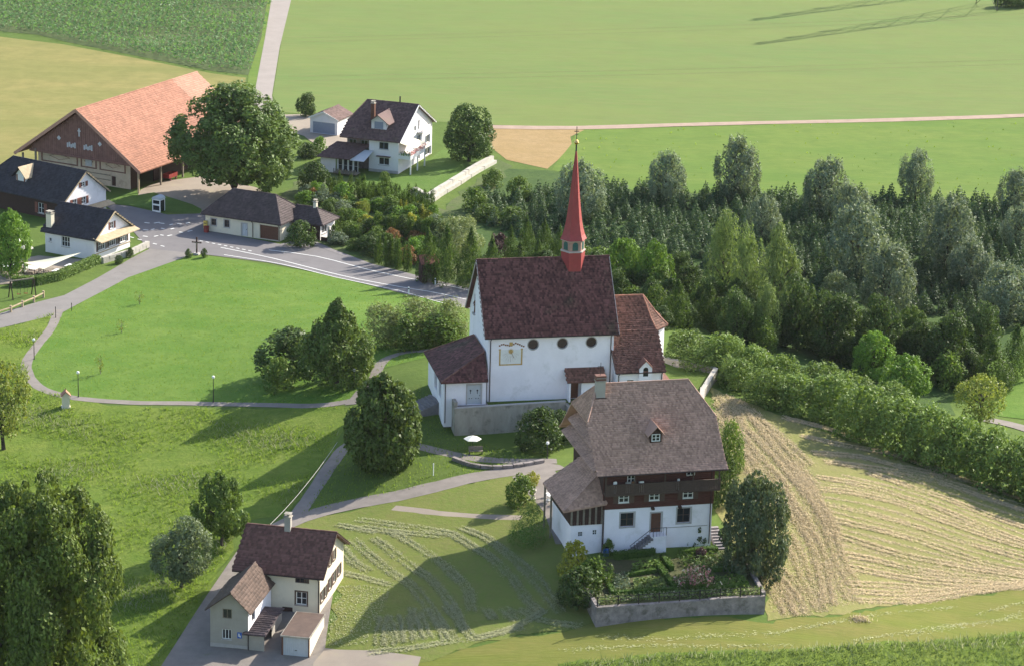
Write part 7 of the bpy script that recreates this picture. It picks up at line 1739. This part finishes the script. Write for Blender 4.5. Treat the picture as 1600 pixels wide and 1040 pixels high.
bed('corner_plants', [(1070,500),(1200,480),(1250,540),(1060,560)], 400, .3, 'hedge', .5); bed('wall_top_plants', [(330,620),(860,575),(1360,560),(1375,600),(860,620),(340,660)], 900, .3, 'poplar', .5)
bed('wall_top_grass', [(330,610),(860,590),(1370,560),(1375,595),(860,615),(340,650)], 350, .3, 'seed', .4)
base = gpt(945, 555); t = thing('hollyhocks', 'tall clump of pink and cream hollyhocks in the rectory garden', 'flowers', tuple(base)); st_, pk, cf, gl = MB(), [], [], []
for i in range(60):
    x, y = rs.normal(0, .95), rs.normal(0, .55); h = rs.uniform(1.3, 2.7) * (1 - .12 * abs(x)); st_.tube([(x, y, 0), (x + rs.normal(0, .06), y, h)], [.025, .012], 4)
    for z in np.arange(h * .35, h, .11): (pk if i % 5 else cf).append((x + rs.normal(0, .07), y + rs.normal(0, .07), z)) if rs.random() < .62 else gl.append((x, y, z))
    for z in np.arange(.1, h * .5, .08): gl.append((x + rs.normal(0, .16), y + rs.normal(0, .16), z))
st_.build('stems', LM['hedge'], t, kind='stuff')
for nm, L_, m, s_ in (('pink_flowers', pk, 'pink', .27), ('cream_flowers', cf + pk[1::3], 'creamflower', .25), ('leaves', gl, 'hedge', .24)):
    V, Fq = leaf_cloud(L_, s_, 5, None, up=.3); link(nm, np_mesh(nm, V, Fq), LM[m], t, kind='stuff')
T = thing('garden_steps', 'worn stone steps beside the rectory corner under the sunny tree', 'steps', rect_at(13.3, .2), RY); S = Site(T)
for i in range(8): mb = MB(); mb.box(0, i * .42, -.8, 1.1, i * .42 + .46, -.25 + i * .17); S.part(mb, 'step', MT['cobble'])
t = thing('water_butt', 'blue rain barrel at the rectory corner downpipe', 'barrel', rect_at(1.5, .45, -.35), 0); S = Site(t)
S.part(MB().lathe([(.26, 0), (.31, .3), (.31, .6), (.27, .9)], 12), 'barrel', MT['blue']); S.part(MB().lathe([(.28, .9), (.28, .94), (.02, .96)], 12), 'lid', MT['metal'])

# ------------------------------------------------------------------ haze
mb = MB().box(-4100, -3100, -3.0, 4100, 9100, 119.0); hz = mb.build('haze', None, kind='stuff')
hm = bpy.data.materials.new('haze'); hm.use_nodes = True; hn = hm.node_tree; hn.nodes.clear()
ho = hn.nodes.new('ShaderNodeOutputMaterial'); hv = hn.nodes.new('ShaderNodeVolumePrincipled'); hv.inputs['Color'].default_value = (.92, .95, 1, 1); hv.inputs['Density'].default_value = .00002; hv.inputs['Anisotropy'].default_value = .2
hn.links.new(hv.outputs[0], ho.inputs['Volume']); hz.data.materials.append(hm)
